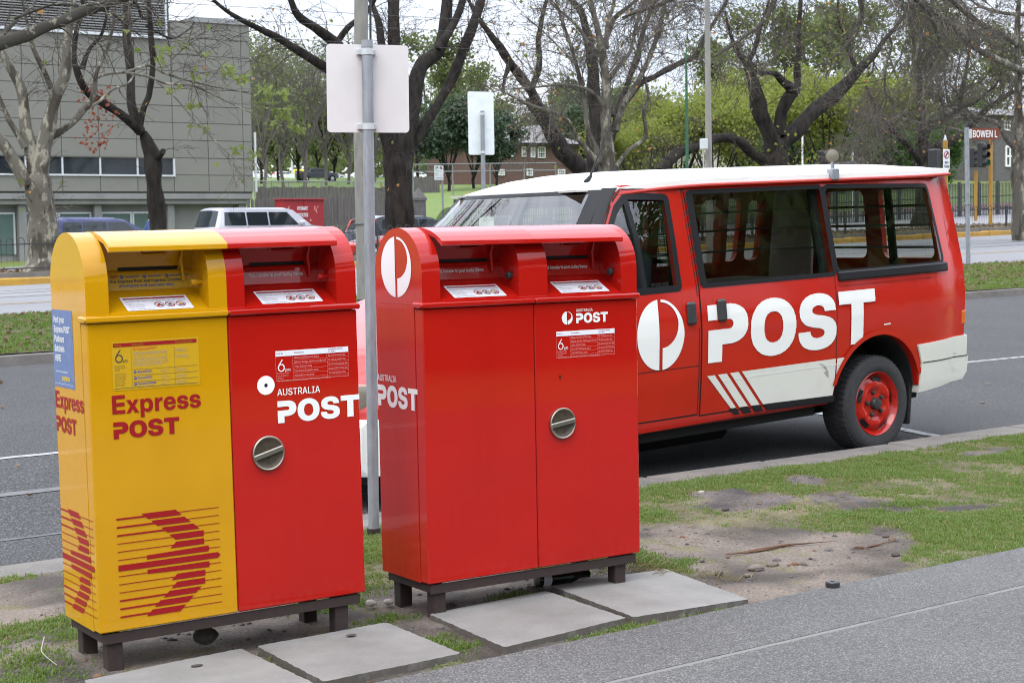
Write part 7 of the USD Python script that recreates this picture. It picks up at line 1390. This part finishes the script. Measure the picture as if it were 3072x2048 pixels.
# green and grey poles behind the van
Yg = 38.4; b0 = at(1579, 520, Yg); b0[2] = float(H(b0[0], Yg)); T = pole_thing("tram_pole", "slim green tram pole rising behind the van roof", "pole", [b0, at(1578, 380, Yg), at(1577, 230, Yg), at(1576, 125, Yg)], [metres(8, b0) / 2, metres(7.4, b0) / 2, metres(6.6, b0) / 2, metres(4.5, b0) / 2], M["greenpole"]); part(T, "top_cap", arr(capsule(at(1576, 124, Yg), at(1576, 110, Yg), 0.03, 0.012)), M["greenpole"], 60, worldspace=True)
b0 = at(1630, 560, 25.4); b0[2] = float(H(b0[0], 25.4)); T = pole_thing("power_pole", "grey concrete pole with a small box, right of the green pole", "pole", [b0, at(1628, 380, 25.4), at(1625, 90, 25.4), at(1621, -300, 25.4)], [metres(16.5, b0) / 2, metres(15.5, b0) / 2, metres(12.5, b0) / 2, metres(11, b0) / 2], M["pole"]); c = at(1615, 331, 25.3); part(T, "meter_box", cbox(c[0] - .06, c[1] - .08, c[2] - .11, c[0] + .07, c[1] + .05, c[2] + .11, .01), M["alu"], worldspace=True); part(T, "conduit", tube([c, at(1616, 400, 25.35)], .012, 6), M["alu"], worldspace=True)
# street name sign
Yb = 25.2; b0 = at(2224, 622, Yb); b0[2] = float(H(b0[0], Yb)) + .1; tp = at(2220, 293, Yb); T = thing("street_name_sign", "brown street name sign with white capitals on a grey post", "sign", loc=tuple(b0)); part(T, "post", tube([b0, tp], metres(10.5, tp) / 2, 16), M["galv"], 60, worldspace=True); part(T, "collar", tube([at(2222, 470, Yb), at(2222, 464, Yb)], metres(13, tp) / 2, 16), M["galv"], 60, worldspace=True)
c = at(2262, 309, Yb - .02); W2, H2 = metres(70, c) / 2, metres(26, c) / 2; ax2 = np.array([.93, -.36, 0]); ax2 /= np.linalg.norm(ax2); nn = np.array([.36, .93, 0]) / np.linalg.norm([.36, .93]); up2 = np.array([0, 0, 1.0])
c0 = np.array([tp[0], tp[1], c[2]]) + ax2 * (metres(5, tp) + W2 + .10); plate(T, c0, ax2, up2, nn, W2, H2, .01, .02, M["brown"]); v, f = flat_xz(text_fit("BOWEN L", -W2 * .95, W2 * .86, -H2 * .62, H2 * 1.24, 650, 120), 0); part(T, "lettering", (c0 + v[:, :1] * ax2 + v[:, 2:] * up2 - nn * .006, f), M["print_white"], worldspace=True)
v, f = cbox(-.02, -.02, -H2 * .8, .14, .03, H2 * .8, .005); q0 = np.array([tp[0], tp[1], c[2]]); part(T, "bracket", (q0 + v[:, :1] * ax2 + v[:, 1:2] * nn + v[:, 2:] * up2, f), M["alu"], worldspace=True)
# traffic signals on yellow poles
def signal_head(T, c, s, green=True):
    B_ = part(T, "signal_head", cbox(c[0] - s * .5, c[1] - .1, c[2] - s * 1.5, c[0] + s * .5, c[1] + .15, c[2] + s * 1.5, .04), M["black"], 30, worldspace=True)
    for k in (-1, 0, 1):
        v, f = lathe([(s * .36, -.22), (s * .38, -.22), (s * .38, 0.0), (s * .36, 0.0)], 16, "y"); v = v[(v[:, 2] > -9)]; part(B_, "visor", (v + [c[0], c[1] - .1, c[2] - k * s * .95], f), M["black"], 60, worldspace=True)
        part(B_, "lens", disc((0, 0), s * .33, 0)[0] + np.array([c[0], c[1] - .108, c[2] - k * s * .95]) if False else (disc((0, 0), s * .33, 0)[0] + np.array([c[0], c[1] - .108, c[2] - k * s * .95]), disc((0, 0), s * .33, 0)[1]), M["greenlight"] if (k == 1 and green) else M["trim"], worldspace=True)
def signal(label, Y, px, pyt, pyb, wpx, heads):
    b = at(px, pyb, Y); tp = at(px + .5, pyt, Y); T = thing("traffic_signal", label, "traffic signal", loc=tuple(b)); part(T, "pole", tube([b - [0, 0, .2], tp], metres(wpx, tp) / 2, 14), M["yellowpole"], 60, worldspace=True)
    for hx_, hy_, s_, gr in heads: signal_head(T, at(hx_, hy_, Y - .15), metres(s_, at(hx_, hy_, Y)), gr)
signal("traffic signal showing green on the thicker yellow pole below the street sign", 43.0, 2275, 305, 506, 9, [(2256, 356, 19, True)])
signal("traffic signal showing green on the thinner yellow pole, lower and left of the other", 46.5, 2241, 392, 497, 7.5, [(2237, 362, 15, True)])
signal("dark traffic signal behind the van roof near the work lamp, on a yellow post", 44.0, 1899, 345, 500, 6.5, [(1890, 372, 17, False)])
Yn = 30.0; b = at(2172, 480, Yn); b[2] = float(H(b[0], Yn)); T = thing("traffic_sign", "white no right turn sign on a yellow post above the rear of the van roof", "sign", loc=tuple(b)); part(T, "pole", tube([b, at(2171, 323, Yn)], metres(11, b) / 2, 14), M["yellowpole"], 60, worldspace=True); part(T, "signal_head", cbox(at(2143, 366, Yn)[0], Yn - .1, at(2143, 390, Yn)[2], at(2158, 366, Yn)[0], Yn + .2, at(2143, 342, Yn)[2], .04), M["black"], worldspace=True)
part(T, "finial", arr(capsule(at(2171, 322, Yn), at(2171, 312, Yn), .05, .02)), M["alu"], 60, worldspace=True)
c = at(2174, 366, Yn - .16); W2, H2 = metres(23, c) / 2, metres(46, c) / 2; plate(T, c, np.array([1.0, 0, 0]), np.array([0, 0, 1.0]), np.array([0, 1.0, 0]), W2, H2, .02, .01, M["label"])
rg = Point(0, H2 * .45).buffer(W2 * .80).difference(Point(0, H2 * .45).buffer(W2 * .62)).union(affinity.rotate(sbox(-W2 * .7, H2 * .45 - .02, W2 * .7, H2 * .45 + .02), 45)); v, f = flat_xz(rg, -.010); part(T, "prohibition_ring", (v + c, f), M["print_red"], worldspace=True)
arw = unary_union([sbox(-W2 * .28, H2 * .10, -W2 * .08, H2 * .55), Polygon([(-W2 * .28, H2 * .5), (W2 * .1, H2 * .62), (W2 * .1, H2 * .76), (W2 * .45, H2 * .56), (W2 * .1, H2 * .38), (W2 * .1, H2 * .5), (-W2 * .08, H2 * .44)])]); v, f = flat_xz(arw, -.007); part(T, "arrow", (v + c, f), M["print_black"], worldspace=True); v, f = flat_xz(unary_union([text_fit("NO", -W2 * .55, W2 * .55, -H2 * .45, H2 * .26, 800), text_fit("TURN", -W2 * .8, W2 * .8, -H2 * .85, H2 * .26, 800)]), -.008); part(T, "lettering", (v + c, f), M["print_black"], worldspace=True)
for px, t_, nm in ((1843, 305, "thin white pole standing left of the work lamp"), (1958, 347, "short white pole standing right of the work lamp")):
    b = at(px, 500, 58.0); b[2] = float(H(b[0], 58.0)); T = pole_thing("white_pole", nm, "pole", [b, at(px, t_, 58.0)], metres(4.2, b) / 2, M["whitecar"], 10); part(T, "cap", arr(capsule(at(px, t_, 58.0), at(px, t_ - 2, 58.0), .06, .03)), M["whitecar"], worldspace=True)
b = at(672, 430, 235.0); b[2] = float(H(b[0], 235.0)); T = pole_thing("light_pole", "thin pale street light pole beside the yellow panel van", "light pole", [b - [0, 0, .5], at(669, 325, 235.0)], metres(4.5, b) / 2, M["alu"], 8); c = at(671, 409, 234.5); part(T, "plate", cbox(c[0] - .5, c[1], c[2] - .7, c[0] + .5, c[1] + .05, c[2] + .7), M["signwhite"], worldspace=True)
# overhead wires
for k, (p, q, Y, sag) in enumerate((((-200, 2), (2600, 118), 33.5, .25), ((-200, 40), (2600, 160), 36.5, .25), ((-200, -30), (2600, 88), 30.0, .25))):
    a, b = at(*p, Y), at(*q, Y); t = np.linspace(0, 1, 24); L_ = a + (b - a) * t[:, None]; L_[:, 2] -= sag * np.sin(np.pi * t); solo("overhead_wire", ("lowest", "middle", "highest")[(0, 0, 2)[k] if k != 1 else 0] + " of the thin overhead wires crossing behind the poles" if k != 1 else "second of the thin overhead wires crossing behind the poles", "wire", tube(L_, .006, 4, False), M["iron"])
# a person walking by the building, mostly behind the knobbly elm
Yw = 56.5; pp = at(345, 520, Yw); z0 = float(H(pp[0], Yw)) + .03; T = thing("person", "person in a blue jacket walking behind the knobbly elm trunk", "person", loc=(float(pp[0]), Yw, z0))
bone = lambda pts: sum((capsule(a, b, ra, rb) for a, b, ra, rb in pts), manifold3d.Manifold())
bodym = bone([((0, .09, .09), (.05, .09, .50), .05, .06), ((.05, .09, .50), (0, .08, .92), .06, .085), ((.22, -.09, .10), (.12, -.09, .52), .05, .06), ((.12, -.09, .52), (0, -.08, .92), .06, .085), ((0, .09, .05), (.13, .09, .04), .045, .035), ((.22, -.09, .06), (.35, -.09, .06), .045, .035), ((0, .07, .95), (0, -.07, .95), .12, .12), ((0, 0, .95), (.01, 0, 1.25), .13, .14), ((.01, .12, 1.38), (.01, -.12, 1.38), .09, .09), ((.01, 0, 1.25), (.01, 0, 1.42), .14, .10), ((.01, 0, 1.42), (.03, 0, 1.54), .055, .055), ((.04, 0, 1.60), (.05, 0, 1.66), .085, .092), ((.02, .2, 1.38), (-.12, .22, 1.10), .055, .045), ((-.12, .22, 1.10), (-.02, .22, .85), .042, .035), ((.02, -.2, 1.38), (.14, -.22, 1.10), .055, .045), ((.14, -.22, 1.10), (.30, -.2, .92), .042, .035)])
bm_ = trimesh.Trimesh(*arr(bodym.refine_to_length(.05))); trimesh.smoothing.filter_taubin(bm_, iterations=6); part(T, "body", bm_, M["skin"], 60)
part(T, "trousers", bone([((0, .09, .09), (.05, .09, .50), .07, .075), ((.05, .09, .50), (0, .08, .92), .075, .10), ((.22, -.09, .10), (.12, -.09, .52), .07, .075), ((.12, -.09, .52), (0, -.08, .92), .075, .10), ((0, .07, .95), (0, -.07, .95), .135, .135)]), M["darkcloth"], 60)
part(T, "jacket", bone([((0, 0, .93), (.01, 0, 1.25), .155, .16), ((.01, .12, 1.38), (.01, -.12, 1.38), .105, .105), ((.01, 0, 1.25), (.01, 0, 1.40), .16, .11), ((.02, .2, 1.38), (-.12, .22, 1.10), .07, .06), ((-.12, .22, 1.10), (-.04, .22, .90), .058, .05), ((.02, -.2, 1.38), (.14, -.22, 1.10), .07, .06), ((.14, -.22, 1.10), (.27, -.2, .95), .058, .05)]), M["denim"], 60)
part(T, "hair", bone([((.0, 0, 1.66), (.04, 0, 1.72), .088, .075), ((-.03, 0, 1.60), (0, 0, 1.68), .07, .085)]), M["hair"], 60)
# tram shelter roof line behind the van
Yr = 46.0; a, b = at(1800, 381, Yr), at(1975, 372, Yr); T = thing("tram_shelter", "low dark shelter roof showing just above the rear of the van roof", "shelter", loc=(float(a[0]), Yr, float(H(a[0], Yr)))); part(T, "roof", (np.array([[a[0], Yr, a[2] - .2], [b[0], Yr, b[2] - .12], [b[0], Yr + 2, b[2] - .12], [a[0], Yr + 2, a[2] - .2], [a[0], Yr, a[2] - .05], [b[0], Yr, b[2] + .05], [b[0], Yr + 2, b[2] + .05], [a[0], Yr + 2, a[2] - .05]]), np.array([[0, 1, 5, 4], [1, 2, 6, 5], [2, 3, 7, 6], [3, 0, 4, 7], [4, 5, 6, 7], [3, 2, 1, 0]])), M["greycar"], worldspace=True)
for x in (a[0] + .3, b[0] - .3): part(T, "post", tube([(x, Yr + 1, float(H(x, Yr))), (x, Yr + 1, min(a[2], b[2]) - .1)], .05, 8), M["iron"], worldspace=True)
# ------------------------------------------------------------------ slabs by the boxes
SL = [("slab at the front of the yellow and red box, cut by the lower left corner", [(1.97, 4.87), (2.53, 4.885), (2.50, 4.345), (1.94, 4.33)]), ("slab in front of the red half of the left box", [(2.585, 4.875), (3.115, 4.895), (3.065, 4.36), (2.53, 4.34)]),
      ("slab in front of the left half of the all red box", [(3.30, 4.895), (3.845, 4.895), (3.785, 4.36), (3.22, 4.33)]), ("slab furthest right, in front of the right half of the all red box", [(3.915, 4.955), (4.485, 4.92), (4.335, 4.295), (3.81, 4.345)])]
for k, (lb, pts) in enumerate(SL):
    P = Polygon(pts).buffer(-0.012).buffer(0.012, 3); ln_ = P.exterior; P = Polygon([(q.x + 0.0028 * math.sin(37 * d_ + k) * math.sin(91 * d_), q.y + 0.0028 * math.sin(53 * d_ + 2 * k) * math.sin(71 * d_ + 1)) for d_ in np.arange(0, ln_.length, 0.012) for q in [ln_.interpolate(d_)]]); zt = ZG + 0.010 - 0.002 * (k == 0); v, f = prism(P, zt - 0.05, zt, "z"); v[:, 2] += 0.004 * np.sin(v[:, 0] * 3 + k)
    S = thing("paving_slab", "concrete " + lb, "paving slab", loc=(pts[0][0], pts[0][1], 0)); nz_ = np.cross(v[f[:, 1]] - v[f[:, 0]], v[f[:, 2]] - v[f[:, 0]]); flat_ = np.abs(nz_[:, 2]) > 0.5 * np.linalg.norm(nz_, axis=1); part(S, "slab", (v, f[flat_]), M["concrete"], worldspace=True); part(S, "slab_edge", (v, f[~flat_]), M["slab_edge"], worldspace=True)
    if k in (0, 1):
        h = np.mean(pts, 0) + [0.08, 0.17]; part(S, "lifting_hole", flat_xy(affinity.scale(Point(*h).buffer(0.017, 10), 1.2, .8), zt + 0.0055), M["soil"], worldspace=True)
slabs = unary_union([Polygon(p).buffer(0.01) for _, p in SL])
# ------------------------------------------------------------------ grass
g = rnd(100)
def tuft(n, h, spread, seed, w=0.0028):
    g = rnd(seed); mb = MB()
    for k in range(n):
        a = g.uniform(0, 2 * np.pi); l = h * g.uniform(0.5, 1.15); lean = g.uniform(0.15, 1.0) * l * 0.8; o = np.array([*(g.normal(0, spread, 2)), -0.004]); d = np.array([math.cos(a), math.sin(a), 0]); s = np.array([-d[1], d[0], 0]) * w * g.uniform(0.7, 1.3)
        p0, p1, p2 = o, o + d * lean * 0.35 + [0, 0, l * 0.62], o + d * lean + [0, 0, l * 0.9]
        mb.add(np.array([p0 - s, p0 + s, p1 - s * 0.8, p1 + s * 0.8, p2]), np.array([[0, 1, 3], [0, 3, 2], [2, 3, 4]]))
    return mb
def scatter(name, label, pts, z, scale, protos, mats, seed):
    g = rnd(seed); pi = UsdGeom.PointInstancer.Define(stage, numbered("/World", name)); tag(pi, label, "grass" if "grass" in name else "leaves", kind="stuff"); rel = pi.CreatePrototypesRel(); base = str(pi.GetPath())
    for k, (p, m) in enumerate(zip(protos, mats)):
        q = usdkit.mesh(stage, f"{base}/blades_{k:03d}" if k else f"{base}/blades", arr(p), m); rel.AddTarget(q.GetPath())
    n = len(pts); pi.CreatePositionsAttr(Vt.Vec3fArray.FromNumpy(np.column_stack([pts, z]).astype(np.float32))); a = g.uniform(0, np.pi, n)
    pi.CreateOrientationsAttr(Vt.QuathArray([Gf.Quath(float(math.cos(t)), 0, 0, float(math.sin(t))) for t in a])); pi.CreateScalesAttr(Vt.Vec3fArray.FromNumpy(np.column_stack([scale, scale, scale * g.uniform(0.8, 1.2, n)]).astype(np.float32))); pi.CreateProtoIndicesAttr(Vt.IntArray.FromNumpy(g.choice(len(protos), n, p=None).astype(np.int32)))
n = 90000; P = np.column_stack([g.uniform(1.2, 12.5, n), g.uniform(4.25, 6.80, n)]); bz = verge_bare(P[:, 0], P[:, 1]); dn = meshkit.fbm(np.column_stack([P * 2.3, np.zeros(n)]), 3, 41)
on_slab = shapely.contains_xy(slabs, P[:, 0], P[:, 1])
keep = (bz < -0.035) & ~on_slab & (g.random(n) < np.clip(0.42 + (dn - 0.42) * 2.4, 0.06, 1.0)) & (P[:, 1] < 6.74 + 0.05 * (dn - 0.3)) & (P[:, 1] > 4.27)
far_thin = g.random(n) < np.clip(1.25 - (P[:, 0] - 3) * 0.06, 0.5, 1); P = P[keep & far_thin]; dn = dn[keep & far_thin]
green = [tuft(16, 0.019, 0.026, 1), tuft(13, 0.026, 0.024, 2), tuft(18, 0.015, 0.032, 3)]; dry = [tuft(14, 0.016, 0.032, 4, 0.0022)]
scatter("verge_grass", "short patchy green and straw coloured grass of the verge between path and kerb", P, verge_z(P[:, 0], P[:, 1]), g.uniform(0.7, 1.15, len(P)) * (0.75 + 0.5 * dn), green + green + dry * 2, [M["grassblade"]] * 6 + [M["grassdry"]] * 2, 7)
# tussocks in the worn places: round the legs, along the slabs and the path edge, round the post
c_ = []
for (x, y, s, k) in ((4.10, 6.50, .07, 70), (1.95, 5.30, .08, 60), (1.85, 5.05, .09, 70), (1.72, 4.75, .12, 110), (1.62, 4.55, .10, 90), (3.16, 5.0, .05, 30), (3.10, 4.62, .05, 60), (3.16, 4.50, .045, 40), (3.55, 4.30, .09, 40), (3.75, 4.31, .05, 26), (3.86, 4.62, .03, 18), (3.88, 4.78, .03, 12), (4.50, 5.25, .10, 120), (4.62, 5.05, .08, 80), (4.56, 4.90, .04, 20), (3.74, 4.97, .04, 16), (3.05, 5.65, .14, 120), (3.35, 5.45, .08, 40), (3.08, 5.30, .05, 40), (2.55, 4.60, .03, 16), (2.58, 4.75, .03, 10), (5.6, 4.33, .08, 40), (2.5, 4.29, .12, 16), (3.0, 4.30, .06, 18), (2.2, 5.55, .12, 70), (6.55, 5.35, .06, 60), (5.35, 5.95, .06, 50), (4.75, 6.1, .06, 40), (1.55, 4.9, .1, 60)):
    c_.append(np.column_stack([g.normal(x, s, k), g.normal(y, s * .6, k)]))
C2 = np.vstack(c_); C2 = C2[~shapely.contains_xy(slabs, C2[:, 0], C2[:, 1]) & (C2[:, 1] > 4.255)]
scatter("weed_grass", "green grass tussocks in the bare ground round the boxes, slabs and post", C2, verge_z(C2[:, 0], C2[:, 1]), g.uniform(0.6, 1.3, len(C2)), green, [M["grassblade"]] * 3, 8)
# straw wisps by the right hand box
S_ = MB(); g = rnd(12)
for k in range(130):
    x, y = g.normal(4.42, .10), g.normal(5.0, .07); x, y = (x, y) if k % 2 else (4.36 + (k / 130) * .28, 4.98 - (k / 130) * .42 + g.normal(0, .02)); a = g.uniform(0, np.pi); l = g.uniform(.04, .12); z = float(verge_z(x, y)) + g.uniform(.004, .02); S_.tube([(x, y, z), (x + l * .5 * math.cos(a), y + l * .5 * math.sin(a), z + .010), (x + l * math.cos(a), y + l * math.sin(a), z)], .0012, 3, False)
for k in range(420):
    x, y = g.uniform(4.6, 7.0), g.uniform(5.2, 6.1); a = g.uniform(0, np.pi); l = g.uniform(.02, .08); z = float(verge_z(x, y)) + .004; S_.tube([(x, y, z), (x + l * .5 * math.cos(a), y + l * .5 * math.sin(a), z + .006), (x + l * math.cos(a), y + l * math.sin(a), z + .002)], .0010, 3, False)
solo("straw", "dry straw wisps beside the right hand box and round the bare patch", "straw", S_, M["grassdry"], kind="stuff")
# grit and crumbs of soil on the bare places
g = rnd(55); n = 3200; P = np.column_stack([g.uniform(1.3, 7.2, n), g.uniform(4.28, 6.4, n)]); k = (verge_bare(P[:, 0], P[:, 1]) > 0.0) & ~shapely.contains_xy(slabs, P[:, 0], P[:, 1]); P = P[k]
def pebble(seed, r): 
    m = trimesh.creation.icosphere(1, r); m.vertices *= 1 + 0.5 * (meshkit.noise(m.vertices / r * 1.4 + seed, seed)[:, None] - .5); m.vertices[:, 2] *= .65; return m
pi_ = UsdGeom.PointInstancer.Define(stage, "/World/grit"); tag(pi_, "grit, soil crumbs and small stones on the bare ground", "grit", kind="stuff"); rel = pi_.CreatePrototypesRel()
for q, m in enumerate(("stone", "soil", "bark_bits", "dirt")): rel.AddTarget(usdkit.mesh(stage, f"/World/grit/crumb_{q:03d}", arr(pebble(q, .0055)), M[m], True).GetPath())
pi_.CreatePositionsAttr(Vt.Vec3fArray.FromNumpy(np.column_stack([P, verge_z(P[:, 0], P[:, 1])]).astype(np.float32))); sc = (0.5 + g.pareto(2.6, len(P))).clip(.4, 3.2); pi_.CreateScalesAttr(Vt.Vec3fArray.FromNumpy(np.column_stack([sc] * 3).astype(np.float32))); pi_.CreateProtoIndicesAttr(Vt.IntArray.FromNumpy(g.choice(4, len(P), p=[.36, .34, .24, .06]).astype(np.int32))); pi_.CreateOrientationsAttr(Vt.QuathArray([Gf.Quath(float(math.cos(t)), 0, 0, float(math.sin(t))) for t in g.uniform(0, 3.1, len(P))]))
# ------------------------------------------------------------------ odds and ends lying on the ground
def pt(u, v): p = ground_at((1900 + u / 2.007) * .765625, (1300 + v / 2.007) * .765625, ZG); return np.array([p[0], p[1], float(verge_z(p[0], p[1])) if p[1] > F_EDGE else ZG])
def bark_strip(name, label, a, b, w, bend, seed, m="bark_bits"):
    g = rnd(seed); t = np.linspace(0, 1, 12)[:, None]; L = a + (b - a) * t; d = b - a; nrm = np.array([-d[1], d[0], 0]) / np.linalg.norm(d); L = L + nrm * bend * np.sin(np.pi * t); L[:, 2] = [float(verge_z(*q[:2])) + w * .6 for q in L]; mb = MB()
    for k in range(5): o = nrm * g.normal(0, w) + [0, 0, abs(g.normal(0, w * .4))]; s0, s1 = sorted(g.uniform(0, 1, 2)); s0, s1 = (0, 1) if k == 0 else (s0 * .8, max(s1, s0 * .8 + .2)); q = np.linspace(s0, min(s1, 1), 8); mb.tube(np.stack([np.interp(q, t[:, 0], L[:, j]) for j in range(3)], -1) + o, np.interp(np.linspace(0, 1, 8), [0, .3, 1], [w * .25, w * .55, w * .12]), 5)
    solo(name, label, "bark", mb, M[m], 60)
bark_strip("bark_strip", "longest brown strip of bark lying across the bare patch", pt(560, 705), pt(1235, 640), .010, .02, 1); bark_strip("bark_strip", "thin dark bark strip near the right end of the bare patch", pt(1325, 672), pt(1600, 630), .008, -.01, 2)
a_, b_ = ground_at(103, 1492, ZG), ground_at(124, 1530, ZG); q = smooth_line(np.array([[*(a_ + (b_ - a_) * t)[:2], ZG + z] for t, z in ((0, .045), (.15, .03), (.45, .02), (.8, .012), (1, .004))]) + np.array([[0, 0, 0], [-.012, 0, 0], [-.022, 0, 0], [-.006, 0, 0], [0.01, 0, 0]]), 14); solo("twig", "pale crooked twig in the grass at the lower left corner", "twig", tube(q, np.linspace(.0022, .0012, 14), 6), M["palestone"], 60)
def lump(name, label, c, r, m, seed, cat, sq=(1, 1, .6)):
    s = trimesh.creation.icosphere(3, r); s.vertices *= 1 + .55 * (meshkit.fbm(s.vertices / r * 1.6 + seed, 3, seed)[:, None] - .5); s.vertices *= sq; s.vertices += c + [0, 0, r * sq[2] * .55]; solo(name, label, cat, s, M[m], 60)
for q, (u, v, r) in enumerate(((740, 800, .026), (840, 772, .020), (690, 838, .014))): lump("dirt_clod", ("largest", "middle", "smallest")[q] + " crumbly clod of brown earth in the middle of the bare patch", pt(u, v), r, "dirt", 20 + q, "clod", (1.5, 1, .55))
for u, v, r, lb in ((1520, 598, .016, "small black lump at the top right of the bare patch"), (1580, 712, .018, "black lump at the right edge of the bare patch"), (1588, 634, .011, "tiny dark lump just above the right hand black lump"), (1068, 738, .009, "tiny dark stone right of the middle of the bare patch"), (415, 755, .010, "tiny dark stone at the left of the bare patch"), (515, 842, .018, "dark stone near the slab at the left of the bare patch"), (555, 455, .020, "dark stone on the upper left soil patch in the grass")): lump("dark_stone", lb, pt(u, v), r, "soil", int(u), "stone")
lump("pale_stone", "small pale stone on the soil patch near the kerb", pt(408, 345), .018, "palestone", 31, "stone")
for px, py, r, lb in ((851, 1388, .020, "pale stone between the two boxes, left of its neighbour"), (893, 1385, .019, "pale stone between the two boxes, right of its neighbour")): p = ground_at(px, py, ZG); lump("pale_stone", lb, p, r, "palestone", int(px), "stone")
p = ground_at(473, 1470, ZG); lump("rock", "round dark rock under the left hand box", np.array([p[0], p[1], ZG]), .040, "stone", 40, "rock", (1.1, 1, .8))
# bottle lying under the right hand box
p0 = ground_at(1232, 1348, ZG); p1 = ground_at(1330, 1336, ZG); a = np.array([p0[0], p0[1], ZG + .03]); d = (p1 - p0); L_ = 0.235; d /= np.linalg.norm(d); T = thing("bottle", "dark glass bottle lying on its side under the right hand box", "bottle", loc=tuple(a), rot=math.atan2(d[1], d[0]))
v, f = lathe([(0, 0), (.028, .002), (.031, .008), (.031, .14), (.026, .165), (.014, .19), (.0125, .225), (.014, .226), (.014, .235), (0, .235)], 20, "x"); part(T, "glass", (v, f), M["bottle"], 40); v, f = lathe([(.0314, .02), (.0314, .055)], 20, "x"); v = v[:, :]; part(T, "bottle_label", (v, f), M["label"], 40)
# the black roll at the edge of the path
p = pt(1200, 922); T = thing("tape_roll", "small round black roll lying at the edge of the path", "tape roll", loc=(p[0], p[1], ZG)); part(T, "roll", lathe([(.010, .002), (.026, .0), (.028, .003), (.028, .018), (.026, .021), (.014, .021), (.010, .017), (.010, .002)], 28), M["black"], 30); part(T, "core", lathe([(.015, .0214), (.0115, .0214)], 24), M["galv"], 30); part(T, "groove", lathe([(.022, .0213), (.0205, .0213)], 24), M["galv"])
# leaf litter on the median and the far verge, tufts along the near edge of the median
g = rnd(66); n = 9000; X = g.uniform(3, 40, n); Y = g.uniform(20.3, 25.9, n); C = np.column_stack([X, Y, H(X, Y) + .13 + .10 * np.sin(np.clip((Y - 20.25) / 5.7, 0, 1) * np.pi) + .02]); solo("leaf_litter", "brown fallen leaves on the grassy median", "leaves", leaf_quads(C, .085, g, .7), M["litter"], kind="stuff")
n = 6500; X = g.uniform(8, 62, n); Y = g.uniform(40.3, 46.5, n); C = np.column_stack([X, Y, H(X, Y) + .14]); solo("leaf_litter", "orange brown fallen leaves under the trees behind the low fence", "leaves", leaf_quads(C, .13, g, .7), M["litter"], kind="stuff")
n = 12000; X = np.concatenate([g.uniform(5, 18, n // 2), g.uniform(24, 44, n // 2)]); Y = 20.35 + g.random(n) ** 1.3 * 5.4; scatter("median_grass", "grass growing on the raised median", np.column_stack([X, Y]), H(X, Y) + .13 + .10 * np.sin(np.clip((Y - 20.25) / 5.7, 0, 1) * np.pi), g.uniform(0.8, 1.7, n), [tuft(16, .04, .05, 21, .006), tuft(14, .045, .045, 22, .006)], [M["grassblade"], M["grassblade"]], 9)
# a few leaves and bits of litter on the road and the path
n = 60; X = g.uniform(2, 14, n); Y = g.uniform(7.3, 18, n); C = np.column_stack([X, Y, np.full(n, -.108)]); solo("fallen_leaves", "few scattered leaves on the near road", "leaves", leaf_quads(C, .07, g, .85), M["litter"], kind="stuff")
